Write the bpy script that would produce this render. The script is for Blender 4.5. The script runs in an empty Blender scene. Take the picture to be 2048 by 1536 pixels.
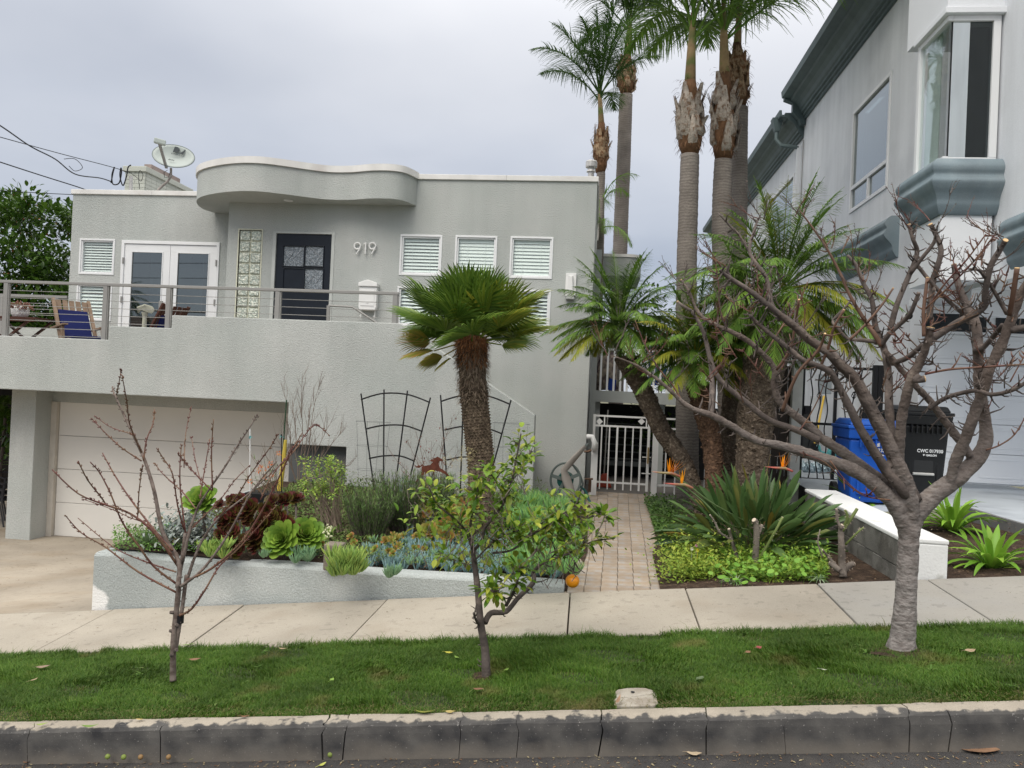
import bpy, math, random
import numpy as np
from mathutils import Vector, Matrix, Euler
from math import radians as R, pi, sin, cos

S = bpy.context.scene
# ------------------------------------------------------------------ camera
FPX = 1540.0
yaw, pit, rol = R(6.3), R(0.31), R(2.53)
CF = Vector((-sin(yaw)*cos(pit), cos(yaw)*cos(pit), sin(pit)))
r0 = Vector((cos(yaw), sin(yaw), 0)); u0 = r0.cross(CF)
CR = r0*cos(rol)+u0*sin(rol); CU = -r0*sin(rol)+u0*cos(rol)
CAM = Vector((0, 0, 1.7))
cd = bpy.data.cameras.new('camera'); cam = bpy.data.objects.new('camera', cd)
S.collection.objects.link(cam); S.camera = cam
cd.sensor_width = 36; cd.lens = 36*FPX/2048; cd.clip_start = .05; cd.clip_end = 3000
M3 = Matrix((CR, CU, -CF)).transposed()
cam.matrix_world = Matrix.Translation(CAM) @ M3.to_4x4()
# ------------------------------------------------------------------ sky and light
SUN_EL, SUN_AZ = R(50), R(200)
w = bpy.data.worlds.new('World'); S.world = w; w.use_nodes = True
N = w.node_tree.nodes; L = w.node_tree.links; N.clear()
out = N.new('ShaderNodeOutputWorld'); bg = N.new('ShaderNodeBackground'); L.new(bg.outputs[0], out.inputs[0])
sky = N.new('ShaderNodeTexSky'); sky.sky_type = 'NISHITA'; sky.sun_disc = False
sky.sun_elevation = SUN_EL; sky.sun_rotation = SUN_AZ
tc = N.new('ShaderNodeTexCoord'); sep = N.new('ShaderNodeSeparateXYZ'); L.new(tc.outputs['Generated'], sep.inputs[0])
# overcast layer: cloud sheet seen at a slant (direction divided by its height), brighter towards the zenith
zc = N.new('ShaderNodeMath'); zc.operation = 'MAXIMUM'; zc.inputs[1].default_value = 0; L.new(sep.outputs[2], zc.inputs[0])
za = N.new('ShaderNodeMath'); za.operation = 'ADD'; za.inputs[1].default_value = .22; L.new(zc.outputs[0], za.inputs[0])
dv = N.new('ShaderNodeVectorMath'); dv.operation = 'DIVIDE'; L.new(tc.outputs['Generated'], dv.inputs[0]); L.new(za.outputs[0], dv.inputs[1])
nz = N.new('ShaderNodeTexNoise'); nz.inputs['Scale'].default_value = .8; nz.inputs['Detail'].default_value = 5
nz.inputs['Roughness'].default_value = .45; L.new(dv.outputs[0], nz.inputs['Vector'])
cr = N.new('ShaderNodeValToRGB'); L.new(nz.outputs[0], cr.inputs[0])
cr.color_ramp.elements[0].position = .34; cr.color_ramp.elements[0].color = (.36, .395, .47, 1)
cr.color_ramp.elements[1].position = .66; cr.color_ramp.elements[1].color = (.595, .615, .665, 1)
el = N.new('ShaderNodeMapRange'); el.interpolation_type = 'SMOOTHSTEP'; L.new(sep.outputs[2], el.inputs[0])
el.inputs[1].default_value = .30; el.inputs[2].default_value = 1; el.inputs[3].default_value = 1.0; el.inputs[4].default_value = 4.0
warm = N.new('ShaderNodeMix'); warm.data_type = 'RGBA'; warm.blend_type = 'MULTIPLY'; L.new(cr.outputs[0], warm.inputs[6]); warm.inputs[7].default_value = (1.10, 1.0, .84, 1)
wf = N.new('ShaderNodeMapRange'); L.new(sep.outputs[2], wf.inputs[0]); wf.inputs[1].default_value = .3; wf.inputs[2].default_value = .8; L.new(wf.outputs[0], warm.inputs[0])
mu = N.new('ShaderNodeVectorMath'); mu.operation = 'SCALE'; L.new(warm.outputs[2], mu.inputs[0]); L.new(el.outputs[0], mu.inputs['Scale'])
sk = N.new('ShaderNodeVectorMath'); sk.operation = 'SCALE'; L.new(sky.outputs[0], sk.inputs[0]); sk.inputs['Scale'].default_value = .10
mx = N.new('ShaderNodeMix'); mx.data_type = 'RGBA'; mx.inputs[0].default_value = .88
L.new(sk.outputs[0], mx.inputs[6]); L.new(mu.outputs[0], mx.inputs[7]); L.new(mx.outputs[2], bg.inputs[0])
bg.inputs[1].default_value = 1.0
sd = bpy.data.lights.new('sun', 'SUN'); sun = bpy.data.objects.new('sun', sd); S.collection.objects.link(sun)
sd.energy = 1.5; sd.angle = R(35); sd.color = (1, .93, .82)
sun.rotation_euler = Euler((R(90)-SUN_EL, 0, R(-25)), 'XYZ')
sun['label'] = 'soft overcast daylight'
S.view_settings.view_transform = 'Standard'; S.view_settings.look = 'None'
S.view_settings.exposure = 0.34; S.view_settings.gamma = 1; S.view_settings.use_curve_mapping = False
S.cycles.max_bounces = 7; S.cycles.diffuse_bounces = 4; S.cycles.transparent_max_bounces = 24
S.cycles.use_denoising = True

# ------------------------------------------------------------------ placing helpers: photo pixel + real distance -> point
def ray(px, py): return CF*FPX + CR*(px-1024) + CU*(768-py)
def W(px, py, Y):
    d = ray(px, py); return CAM + d*(Y/d.y)
def WX(px, py, X):
    d = ray(px, py); return CAM + d*(X/d.x)
def rw(x0, y0, x1, y1, Y):
    c = [W(x0, (y0+y1)/2, Y), W(x1, (y0+y1)/2, Y), W((x0+x1)/2, y0, Y), W((x0+x1)/2, y1, Y)]
    return c[0].x, c[1].x, c[3].z, c[2].z
G = .11
def gz(X, h=.16): return h+G*X
rnd = random.Random(7)
def U(a, b): return rnd.uniform(a, b)

# ------------------------------------------------------------------ materials
def mat(name, col, rough=.7, var=.12, vscale=3., fine=0, bump=0, bscale=60., metal=0, spec=.28, col2=None, c2s=1., c2t=(.45, .6), island=None, rand=0, rings=0, trans=0, bdist=.01, streak=0, coat=0, spots=0):
    m = bpy.data.materials.new(name); m.use_nodes = True
    n = m.node_tree.nodes; l = m.node_tree.links; n.clear()
    o = n.new('ShaderNodeOutputMaterial'); p = n.new('ShaderNodeBsdfPrincipled')
    p.inputs['Roughness'].default_value = rough; p.inputs['Metallic'].default_value = metal
    p.inputs['Specular IOR Level'].default_value = spec
    if coat: p.inputs['Coat Weight'].default_value = coat
    t = n.new('ShaderNodeTexCoord')
    def rgb(c):
        x = n.new('ShaderNodeRGB'); x.outputs[0].default_value = (*c, 1); return x.outputs[0]
    def noise(s, d=4, v=None):
        x = n.new('ShaderNodeTexNoise'); x.inputs['Scale'].default_value = s; x.inputs['Detail'].default_value = d
        l.new(v or t.outputs['Object'], x.inputs['Vector']); return x.outputs[0]
    def mrange(a, lo, hi, b0=0., b1=1.):
        x = n.new('ShaderNodeMapRange'); l.new(a, x.inputs[0]); x.inputs[1].default_value = lo; x.inputs[2].default_value = hi
        x.inputs[3].default_value = b0; x.inputs[4].default_value = b1; return x.outputs[0]
    def mixc(f, a, b, mode='MIX'):
        x = n.new('ShaderNodeMix'); x.data_type = 'RGBA'; x.blend_type = mode
        if isinstance(f, float): x.inputs[0].default_value = f
        else: l.new(f, x.inputs[0])
        l.new(a, x.inputs[6]); l.new(b, x.inputs[7]); return x.outputs[2]
    def hsv(c, v):
        x = n.new('ShaderNodeHueSaturation'); l.new(c, x.inputs['Color']); l.new(v, x.inputs['Value']); return x.outputs[0]
    if island:
        g = n.new('ShaderNodeNewGeometry'); r = n.new('ShaderNodeValToRGB'); oi_ = n.new('ShaderNodeObjectInfo'); ad = n.new('ShaderNodeMath'); ad.operation = 'ADD'; l.new(g.outputs['Random Per Island'], ad.inputs[0]); l.new(oi_.outputs['Random'], ad.inputs[1])
        fr_ = n.new('ShaderNodeMath'); fr_.operation = 'FRACT'; l.new(ad.outputs[0], fr_.inputs[0]); l.new(fr_.outputs[0], r.inputs[0])
        e = r.color_ramp.elements; k = len(island)
        e[0].color = (*island[0], 1); e[1].color = (*island[-1], 1)
        for i, c in enumerate(island[1:-1]):
            q = e.new((i+1)/(k-1)); q.color = (*c, 1)
        c = r.outputs[0]
    else: c = rgb(col)
    if col2: c = mixc(mrange(noise(c2s), *c2t), c, rgb(col2))
    if var: c = hsv(c, mrange(noise(vscale), .3, .7, 1-var, 1+var))
    if fine: c = hsv(c, mrange(noise(bscale*1.7, 2), .3, .7, 1-fine, 1+fine))
    if spots:
        c = hsv(c, mrange(noise(13, 7), .60, .66, 1, 1-spots)); c = hsv(c, mrange(noise(41, 3), .66, .69, 1, 1-spots*1.2)); c = hsv(c, mrange(noise(.9, 6), .35, .65, 1-spots*.5, 1+spots*.25))
    if streak:
        mp = n.new('ShaderNodeMapping'); mp.inputs['Scale'].default_value = (2.6, 2.6, .3); l.new(t.outputs['Object'], mp.inputs[0])
        c = hsv(c, mrange(noise(1.5, 4, mp.outputs[0]), .35, .7, 1+streak*.3, 1-streak))
    if rings:
        wv = n.new('ShaderNodeTexWave'); wv.bands_direction = 'Z'; wv.inputs['Scale'].default_value = rings; wv.inputs['Distortion'].default_value = 4.5; wv.inputs['Detail'].default_value = 2; wv.inputs['Detail Scale'].default_value = 1.5
        l.new(t.outputs['Object'], wv.inputs[0]); c = hsv(c, mrange(wv.outputs['Fac'], 0, 1, .80, 1.10))
    if rand:
        oi = n.new('ShaderNodeObjectInfo'); c = hsv(c, mrange(oi.outputs['Random'], 0, 1, 1-rand, 1+rand))
    l.new(c, p.inputs['Base Color'])
    if bump:
        b = n.new('ShaderNodeBump'); b.inputs['Strength'].default_value = bump; b.inputs['Distance'].default_value = bdist
        l.new(noise(bscale, 5), b.inputs['Height']); l.new(b.outputs[0], p.inputs['Normal'])
    if trans:
        tr = n.new('ShaderNodeBsdfTranslucent'); l.new(c, tr.inputs[0]); ms = n.new('ShaderNodeMixShader'); ms.inputs[0].default_value = trans
        l.new(p.outputs[0], ms.inputs[1]); l.new(tr.outputs[0], ms.inputs[2]); l.new(ms.outputs[0], o.inputs[0])
    else: l.new(p.outputs[0], o.inputs[0])
    m['_c'] = 1
    return m
def leafm(name, cols, rough=.5, trans=.2, spec=.22, var=.15): return mat(name, None, rough, island=cols, trans=trans, spec=min(spec, .3), var=var, vscale=6)
def glass(name, tint=(.8, .9, .9), base=.10, refl=1.5):
    m = bpy.data.materials.new(name); m.use_nodes = True; n = m.node_tree.nodes; l = m.node_tree.links; n.clear()
    o = n.new('ShaderNodeOutputMaterial'); lw = n.new('ShaderNodeLayerWeight'); lw.inputs['Blend'].default_value = .5; f = n.new('ShaderNodeMath'); f.operation = 'POWER'; f.inputs[1].default_value = 4.2; l.new(lw.outputs['Facing'], f.inputs[0])
    a = n.new('ShaderNodeMath'); a.operation = 'ADD'; a.use_clamp = True; a.inputs[1].default_value = base; l.new(f.outputs[0], a.inputs[0])
    t = n.new('ShaderNodeBsdfTransparent'); t.inputs[0].default_value = (*tint, 1); g = n.new('ShaderNodeBsdfGlossy'); g.inputs['Roughness'].default_value = .015
    g.inputs[0].default_value = (.9, .95, .97, 1)
    x = n.new('ShaderNodeMixShader'); l.new(a.outputs[0], x.inputs[0]); l.new(t.outputs[0], x.inputs[1]); l.new(g.outputs[0], x.inputs[2]); l.new(x.outputs[0], o.inputs[0])
    return m

# ------------------------------------------------------------------ mesh builder
ORG = {}
COL = S.collection
class MB:
    def __init__(s): s.v = []; s.f = []
    def add(s, vs, fs):
        k = len(s.v); s.v += [tuple(a) for a in vs]; s.f += [tuple(i+k for i in f) for f in fs]; return s
    def box(s, x0, x1, y0, y1, z0, z1, sl=0):
        vs = [(x, y, z+sl*x) for z in (z0, z1) for y in (y0, y1) for x in (x0, x1)]
        return s.add(vs, [(0, 2, 3, 1), (4, 5, 7, 6), (0, 1, 5, 4), (2, 6, 7, 3), (0, 4, 6, 2), (1, 3, 7, 5)])
    def hexa(s, b, t):   # b, t: four points each, anticlockwise from above
        return s.add(list(b)+list(t), [(3, 2, 1, 0), (4, 5, 6, 7), (0, 1, 5, 4), (1, 2, 6, 5), (2, 3, 7, 6), (3, 0, 4, 7)])
    def bar(s, a, b, w, d=None, up=Vector((0, 0, 1))):
        a = Vector(a); b = Vector(b); d = d or w; t = (b-a).normalized()
        if abs(t.dot(up)) > .97: up = Vector((0, 1, 0))
        x = t.cross(up).normalized()*w/2; y = x.cross(t).normalized()*d/2
        return s.hexa([a-x-y, a+x-y, a+x+y, a-x+y], [b-x-y, b+x-y, b+x+y, b-x+y])
    def tube(s, P, r, n=8, cap=True, jit=0, sq=1):
        P = [Vector(p) for p in P]; k = len(P)
        if not hasattr(r, '__len__'): r = [r]*k
        t = (P[1]-P[0]).normalized(); a = t.orthogonal().normalized(); vs = []
        for i in range(k):
            t2 = (P[min(i+1, k-1)]-P[max(i-1, 0)])
            if t2.length > 1e-9:
                t2.normalize(); a = (t.rotation_difference(t2)) @ a; t = t2
            a = (a - t*a.dot(t)).normalized(); b = t.cross(a)
            for j in range(n):
                q = 2*pi*j/n; rr = r[i]*(1+(U(-jit, jit) if jit else 0)); vs.append(P[i]+a*cos(q)*rr+b*sin(q)*rr*sq)
        fs = [(i*n+j, i*n+(j+1) % n, (i+1)*n+(j+1) % n, (i+1)*n+j) for i in range(k-1) for j in range(n)]
        if cap: fs += [tuple(range(n-1, -1, -1)), tuple(range((k-1)*n, k*n))]
        return s.add(vs, fs)
    def ribbon(s, P, sides, w, fold=0, nrm=None):  # P points, sides vectors, widths
        vs = []; k = len(P)
        if fold:
            for i in range(k):
                nn = nrm[i]
                vs += [P[i]-sides[i]*w[i]+nn*fold*w[i], P[i], P[i]+sides[i]*w[i]+nn*fold*w[i]]
            fs = [(3*i+j, 3*i+j+1, 3*i+j+4, 3*i+j+3) for i in range(k-1) for j in (0, 1)]
        else:
            for i in range(k): vs += [P[i]-sides[i]*w[i], P[i]+sides[i]*w[i]]
            fs = [(2*i, 2*i+1, 2*i+3, 2*i+2) for i in range(k-1)]
        return s.add(vs, fs)
    def prism(s, pts, y0, y1, ax='y'):   # polygon in XZ (or YZ with ax='x', XY with ax='z')
        n = len(pts)
        mk = {'y': lambda p, t: (p[0], t, p[1]), 'x': lambda p, t: (t, p[0], p[1]), 'z': lambda p, t: (p[0], p[1], t)}[ax]
        vs = [mk(p, y0) for p in pts]+[mk(p, y1) for p in pts]
        return s.add(vs, [tuple(range(n)), tuple(range(2*n-1, n-1, -1))]+[(i, i+n, (i+1) % n+n, (i+1) % n) for i in range(n)])
    def disc(s, c, r, ax, n=20, th=.01):
        c = Vector(c); ax = Vector(ax).normalized(); return s.tube([c-ax*th/2, c+ax*th/2], r, n)
    def build(s, name, m, parent=None, smooth=False, bevel=0, kind=None, label=None, cat=None, group=None, org=None, auto=False):
        me = bpy.data.meshes.new(name)
        o = bpy.data.objects.new(name, me); COL.objects.link(o)
        if parent: og = ORG[parent.name]; o.parent = parent
        elif org is not None: og = Vector(org); o.location = og
        elif kind: og = Vector((0, 0, 0))
        elif s.v:
            a = np.array(s.v); og = Vector(((a[:, 0].min()+a[:, 0].max())/2, (a[:, 1].min()+a[:, 1].max())/2, a[:, 2].min())); o.location = og
        ORG[o.name] = og
        me.from_pydata([(a[0]-og.x, a[1]-og.y, a[2]-og.z) for a in s.v], [], s.f)
        me.materials.append(m)
        if smooth: me.polygons.foreach_set('use_smooth', [True]*len(me.polygons))
        me.validate(); me.update()
        if bevel:
            b = o.modifiers.new('b', 'BEVEL'); b.width = bevel; b.segments = 2; b.limit_method = 'ANGLE'; b.angle_limit = R(40)
        tag(o, label, cat, group, kind); return o
def tag(o, label=None, cat=None, group=None, kind=None):
    for k, v in (('label', label), ('category', cat), ('group', group), ('kind', kind)):
        if v: o[k] = v
    return o
def thing(name, label, cat, loc, group=None):
    o = bpy.data.objects.new(name, None); COL.objects.link(o); o.location = loc; o.empty_display_size = .1
    ORG[o.name] = Vector(loc); return tag(o, label, cat, group)
def B(x0, x1, y0, y1, z0, z1): return MB().box(x0, x1, y0, y1, z0, z1)
def fixnormals(o):
    import bmesh
    b = bmesh.new(); b.from_mesh(o.data); bmesh.ops.recalc_face_normals(b, faces=b.faces); b.to_mesh(o.data); b.free(); return o
def wall_grid(mb, x0, x1, z0, z1, y0, y1, holes, ax='y'):
    """wall between y0 and y1 with rectangular openings"""
    xs = sorted({x0, x1, *[h[0] for h in holes], *[h[1] for h in holes]}); zs = sorted({z0, z1, *[h[2] for h in holes], *[h[3] for h in holes]})
    xs = [x for x in xs if x0-1e-6 <= x <= x1+1e-6]; zs = [z for z in zs if z0-1e-6 <= z <= z1+1e-6]
    inh = lambda x, z: any(h[0] < x < h[1] and h[2] < z < h[3] for h in holes)
    mk = (lambda x, y, z: (x, y, z)) if ax == 'y' else (lambda x, y, z: (y, x, z))
    for i in range(len(xs)-1):
        for j in range(len(zs)-1):
            a, b, c, d = xs[i], xs[i+1], zs[j], zs[j+1]
            if inh((a+b)/2, (c+d)/2): continue
            for y, fl in ((y0, 0), (y1, 1)):
                q = [mk(a, y, c), mk(b, y, c), mk(b, y, d), mk(a, y, d)]
                mb.add(q[::-1] if fl else q, [(0, 1, 2, 3)])
    for (a, b, c, d) in list(holes)+[(x0, x1, z0, z1)]:
        for p, q in (((a, c), (b, c)), ((b, c), (b, d)), ((b, d), (a, d)), ((a, d), (a, c))):
            mb.add([mk(p[0], y0, p[1]), mk(q[0], y0, q[1]), mk(q[0], y1, q[1]), mk(p[0], y1, p[1])], [(0, 1, 2, 3)])
    return mb
def frame(mb, x0, x1, z0, z1, y0, y1, w, ax='y'):
    for a, b, c, d in ((x0, x1, z0, z0+w), (x0, x1, z1-w, z1), (x0, x0+w, z0+w, z1-w), (x1-w, x1, z0+w, z1-w)):
        if ax == 'y': mb.box(a, b, y0, y1, c, d)
        else: mb.box(y0, y1, a, b, c, d)
    return mb
def text(s, size, loc, rot, m, parent, name='lettering', ext=.002, sx=1, bold=0, shear=0, scale_x=1.):
    c = bpy.data.curves.new(name, 'FONT'); c.body = s; c.size = size; c.extrude = ext; c.align_x = 'CENTER'; c.align_y = 'CENTER'; c.offset = bold; c.shear = shear
    o = bpy.data.objects.new(name, c); COL.objects.link(o)
    dg = bpy.context.evaluated_depsgraph_get(); me = bpy.data.meshes.new_from_object(o.evaluated_get(dg)); bpy.data.objects.remove(o)
    o = bpy.data.objects.new(name, me); COL.objects.link(o); me.materials.clear(); me.materials.append(m)
    og = ORG[parent.name] if parent else Vector()
    o.parent = parent; o.matrix_local = Matrix.Translation(Vector(loc)-og) @ rot.to_matrix().to_4x4() @ Matrix.Diagonal((scale_x, 1, 1, 1)); ORG[o.name] = og
    return o
# ------------------------------------------------------------------ shared materials
M = {}
M['stucco'] = mat('stucco', (.44, .465, .448), .9, .07, .8, fine=.12, bump=1, bscale=62, bdist=.012, col2=(.47, .485, .47), c2s=.9, c2t=(.42, .62), streak=.055)
M['trim'] = mat('roof_trim', (.75, .74, .72), .6, .05, 2, streak=.10, col2=(.6, .56, .53), c2s=1.6, c2t=(.58, .75))
M['white'] = mat('white_paint', (.78, .79, .80), .4, .03, 2)
M['slat'] = mat('blind_slat', (.84, .87, .86), .5, .02)
M['glass'] = glass('window_glass', (.97, .99, .98), .03)
M['glass_dark'] = glass('reflective_glass', (.42, .48, .48), .17)
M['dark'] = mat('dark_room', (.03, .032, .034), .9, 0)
M['room'] = mat('room_lining', (.22, .22, .21), .9, .1)
M['concrete'] = mat('sidewalk_concrete', (.37, .335, .28), .9, .13, 1.1, fine=.14, bump=.25, bscale=120, bdist=.003, col2=(.33, .29, .235), c2s=2.6, c2t=(.52, .75), rand=.06, spots=.16)
M['concrete_grey'] = mat('newer_sidewalk_concrete', (.32, .305, .275), .9, .08, 1.5, fine=.08, bump=.25, bscale=120, bdist=.003, col2=(.31, .30, .28), c2s=2.5, c2t=(.5, .75), rand=.06, spots=.16)
M['drive'] = mat('driveway_concrete', (.36, .315, .255), .9, .14, 1.2, fine=.08, bump=.3, bscale=80, bdist=.003, col2=(.30, .245, .18), c2s=1.3, c2t=(.5, .75), spots=.18)
M['drive2'] = mat('blue_grey_concrete', (.48, .52, .56), .75, .08, 1.2, fine=.05, bump=.2, bscale=90, bdist=.003, col2=(.33, .36, .40), c2s=1.6, c2t=(.5, .7))
M['asphalt'] = mat('asphalt', (.05, .048, .048), .95, .2, 2, fine=.45, bump=.9, bscale=170, bdist=.006, col2=(.085, .078, .07), c2s=6, c2t=(.5, .75))
M['soil'] = mat('soil', (.055, .035, .024), 1, .35, 9, fine=.4, bump=1, bscale=45, bdist=.03, col2=(.13, .09, .06), c2s=14, c2t=(.55, .75))
M['metal'] = mat('brushed_steel', (.30, .295, .285), .5, .05, metal=.2)
M['black_metal'] = mat('black_iron', (.012, .012, .014), .45, 0)
M['black_plastic'] = mat('black_plastic', (.014, .014, .016), .42, .1)
M['bark'] = mat('bark', (.125, .092, .075), .9, .25, 14, bump=1, bscale=70, bdist=.008, col2=(.07, .05, .042), c2s=25)
def add_sheet(name, pts, m, **k):
    n = len(pts); return MB().add(pts, [tuple(range(n))]).build(name, m, **k)

# ---- terrain, road, kerb, lawn base, pavement
add_sheet('ground', [(-600, -600, -6), (600, -600, -6), (600, 900, -6), (-600, 900, -6)], mat('earth', (.12, .12, .08), 1), kind='structure')
def grid_sheet(name, xs, ys, zf, m, **k):
    mb = MB(); nx = len(xs)
    for y in ys:
        for x in xs: mb.v.append((x, y, zf(x, y)))
    for j in range(len(ys)-1):
        for i in range(nx-1): a = j*nx+i; mb.f.append((a, a+1, a+1+nx, a+nx))
    return mb.build(name, m, kind='structure', smooth=True, **k)
road = grid_sheet('road', [-45+90*i/60 for i in range(61)], [-9, -5, -2, 0, 2, 3, 3.75], lambda x, y: G*x-.006-(.02 if y > 3.5 else 0), M['asphalt'])
# kerb: dark painted face, pale worn top; blocks part at the cracks of the photograph
def kerb_mat():
    m = mat('kerb_concrete', (.32, .285, .235), .9, .16, 3, fine=.12, bump=.3, bscale=130, bdist=.003)
    n = m.node_tree.nodes; l = m.node_tree.links; p = [x for x in n if x.type == 'BSDF_PRINCIPLED'][0]
    src = p.inputs['Base Color'].links[0].from_socket
    g = n.new('ShaderNodeNewGeometry'); s = n.new('ShaderNodeSeparateXYZ'); l.new(g.outputs['Normal'], s.inputs[0])
    t = [x for x in n if x.type == 'TEX_COORD'][0]
    def nz(sc, d=5, lo=.3, hi=.7, a=0, b=1):
        q = n.new('ShaderNodeTexNoise'); q.inputs['Scale'].default_value = sc; q.inputs['Detail'].default_value = d; l.new(t.outputs['Object'], q.inputs[0])
        r = n.new('ShaderNodeMapRange'); l.new(q.outputs[0], r.inputs[0]); r.inputs[1].default_value = lo; r.inputs[2].default_value = hi; r.inputs[3].default_value = a; r.inputs[4].default_value = b; return r.outputs[0]
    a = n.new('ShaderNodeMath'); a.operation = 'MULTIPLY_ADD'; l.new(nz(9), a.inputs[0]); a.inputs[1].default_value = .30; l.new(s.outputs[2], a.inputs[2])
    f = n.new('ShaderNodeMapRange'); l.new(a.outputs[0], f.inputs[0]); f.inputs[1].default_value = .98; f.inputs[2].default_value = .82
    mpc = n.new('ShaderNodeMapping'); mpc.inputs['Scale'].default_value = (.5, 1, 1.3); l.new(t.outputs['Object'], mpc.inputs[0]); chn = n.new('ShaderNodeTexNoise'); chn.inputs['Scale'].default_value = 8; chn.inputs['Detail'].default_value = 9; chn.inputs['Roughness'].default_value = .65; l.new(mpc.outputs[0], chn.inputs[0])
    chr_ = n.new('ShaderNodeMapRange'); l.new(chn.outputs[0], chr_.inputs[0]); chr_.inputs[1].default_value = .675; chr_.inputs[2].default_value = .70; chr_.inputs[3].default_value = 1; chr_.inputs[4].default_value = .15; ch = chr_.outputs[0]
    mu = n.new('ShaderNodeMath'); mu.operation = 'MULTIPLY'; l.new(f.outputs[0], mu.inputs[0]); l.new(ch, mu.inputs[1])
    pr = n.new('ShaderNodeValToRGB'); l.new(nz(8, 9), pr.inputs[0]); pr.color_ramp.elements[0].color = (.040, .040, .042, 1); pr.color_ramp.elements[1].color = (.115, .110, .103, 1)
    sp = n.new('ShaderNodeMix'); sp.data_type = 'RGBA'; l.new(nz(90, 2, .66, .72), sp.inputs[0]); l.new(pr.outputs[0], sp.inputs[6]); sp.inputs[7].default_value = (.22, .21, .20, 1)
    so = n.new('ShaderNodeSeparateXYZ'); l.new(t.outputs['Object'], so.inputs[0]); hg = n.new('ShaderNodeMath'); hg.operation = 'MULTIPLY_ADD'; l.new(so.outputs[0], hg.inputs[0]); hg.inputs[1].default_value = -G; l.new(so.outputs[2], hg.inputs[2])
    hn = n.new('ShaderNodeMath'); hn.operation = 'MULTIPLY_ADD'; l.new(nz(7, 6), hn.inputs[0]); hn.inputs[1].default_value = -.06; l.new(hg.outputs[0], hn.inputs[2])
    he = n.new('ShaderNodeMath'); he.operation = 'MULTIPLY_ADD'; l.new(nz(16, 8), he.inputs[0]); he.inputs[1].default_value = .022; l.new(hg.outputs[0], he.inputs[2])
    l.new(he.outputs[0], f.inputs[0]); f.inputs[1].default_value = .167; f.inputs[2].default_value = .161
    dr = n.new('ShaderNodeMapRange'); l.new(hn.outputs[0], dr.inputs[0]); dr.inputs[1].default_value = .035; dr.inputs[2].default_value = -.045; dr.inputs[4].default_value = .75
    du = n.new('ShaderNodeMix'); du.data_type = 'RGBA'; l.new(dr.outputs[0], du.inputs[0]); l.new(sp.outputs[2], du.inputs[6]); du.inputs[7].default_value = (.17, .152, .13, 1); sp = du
    x = n.new('ShaderNodeMix'); x.data_type = 'RGBA'; l.new(mu.outputs[0], x.inputs[0]); l.new(src, x.inputs[6]); l.new(sp.outputs[2], x.inputs[7]); l.new(x.outputs[2], p.inputs['Base Color'])
    return m
KM = kerb_mat()
kerb = add_sheet('kerb', [(-45, 3.66, gz(-45, -.1)), (45, 3.66, gz(45, -.1)), (45, 3.75, gz(45, -.1)), (-45, 3.75, gz(-45, -.1))], KM, kind='structure')
kx = [W(p, 1470, 3.67).x for p in (-500, -230, 58, 320, 648, 690, 918, 1035, 1200, 1415, 1572, 1815, 1900, 2250, 2500)]
kx = [-45, -20, -8]+kx+[8, 20, 45]
prof = [(3.665, -.05), (3.667, .10), (3.671, .135), (3.680, .150), (3.695, .158), (3.72, .161), (3.755, .161), (3.762, .10), (3.762, -.05)]
kr = random.Random(3)
edge = None
for a, b in zip(kx[:-1], kx[1:]):
    gap = kr.choice((.001, .0012, .002, .005)) if abs(a) < 5 else 0
    ea = [(kr.uniform(-.012, .012)) for _ in prof] if edge is None else edge
    eb = [(kr.uniform(-.012, .012)) for _ in prof]; edge = eb
    n = len(prof); vs = []; K = max(2, int((b-a)/.12)) if abs(a) < 5 else 2
    for i in range(K+1):
        t = i/K; x = a+gap+(b-a-2*gap)*t
        for j, (y, z) in enumerate(prof):
            e = ea[j] if i == 0 else eb[j] if i == K else 0
            wz = kr.uniform(-.0022, .0022) if j > 1 else 0
            vs.append((x+e, y+wz+(.004 if i in (0, K) and 2 < j < 5 else 0), z+G*x+wz-(.004 if i in (0, K) and 2 < j < 5 else 0)))
    fs = [(i*n+j, (i+1)*n+j, (i+1)*n+j+1, i*n+j+1) for i in range(K) for j in range(n-1)]+[tuple(range(n)), tuple(range(K*n+n-1, K*n-1, -1))]
    ORG.setdefault('kerb', Vector())
    MB().add(vs, fs).build('kerb_block', KM, kerb)
YL0, YL1 = 3.752, 4.885       # lawn strip
YS0, YS1 = 4.885, 5.97       # pavement
lawnm = mat('lawn_soil', (.035, .05, .018), 1, .3, 8, bump=.8, bscale=60, bdist=.01, col2=(.09, .07, .03), c2s=7, c2t=(.55, .7))
grid_sheet('lawn_base', [-45+i for i in range(91)], [YL0+.011, YL1], lambda x, y: gz(x, .15), lawnm)
grid_sheet('subgrade', [-45+i for i in range(91)], [YL1, YS1+.02], lambda x, y: gz(x, .12), mat('joint_dirt', (.06, .045, .035), 1))
jt = [(-260, -420), (228, 62), (490, 368), (775, 690), (1140, 1134), (1370, 1403), (1633, 1722), (1852, 1992), (2080, 2270)]
jx = [((W(a, 1195, YS1).x), (W(b, 1275, YS0).x)) for a, b in jt]
jx = [(x, x) for x in (-45, -30, -20, -12, -8)]+jx+[(x, x) for x in (5, 8, 12, 20, 30, 45)]
sw = add_sheet('pavement', [(-45, YS0, gz(-45, .11)), (45, YS0, gz(45, .11)), (45, YS1, gz(45, .11)), (-45, YS1, gz(-45, .11))], M['concrete'], kind='structure')
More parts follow.
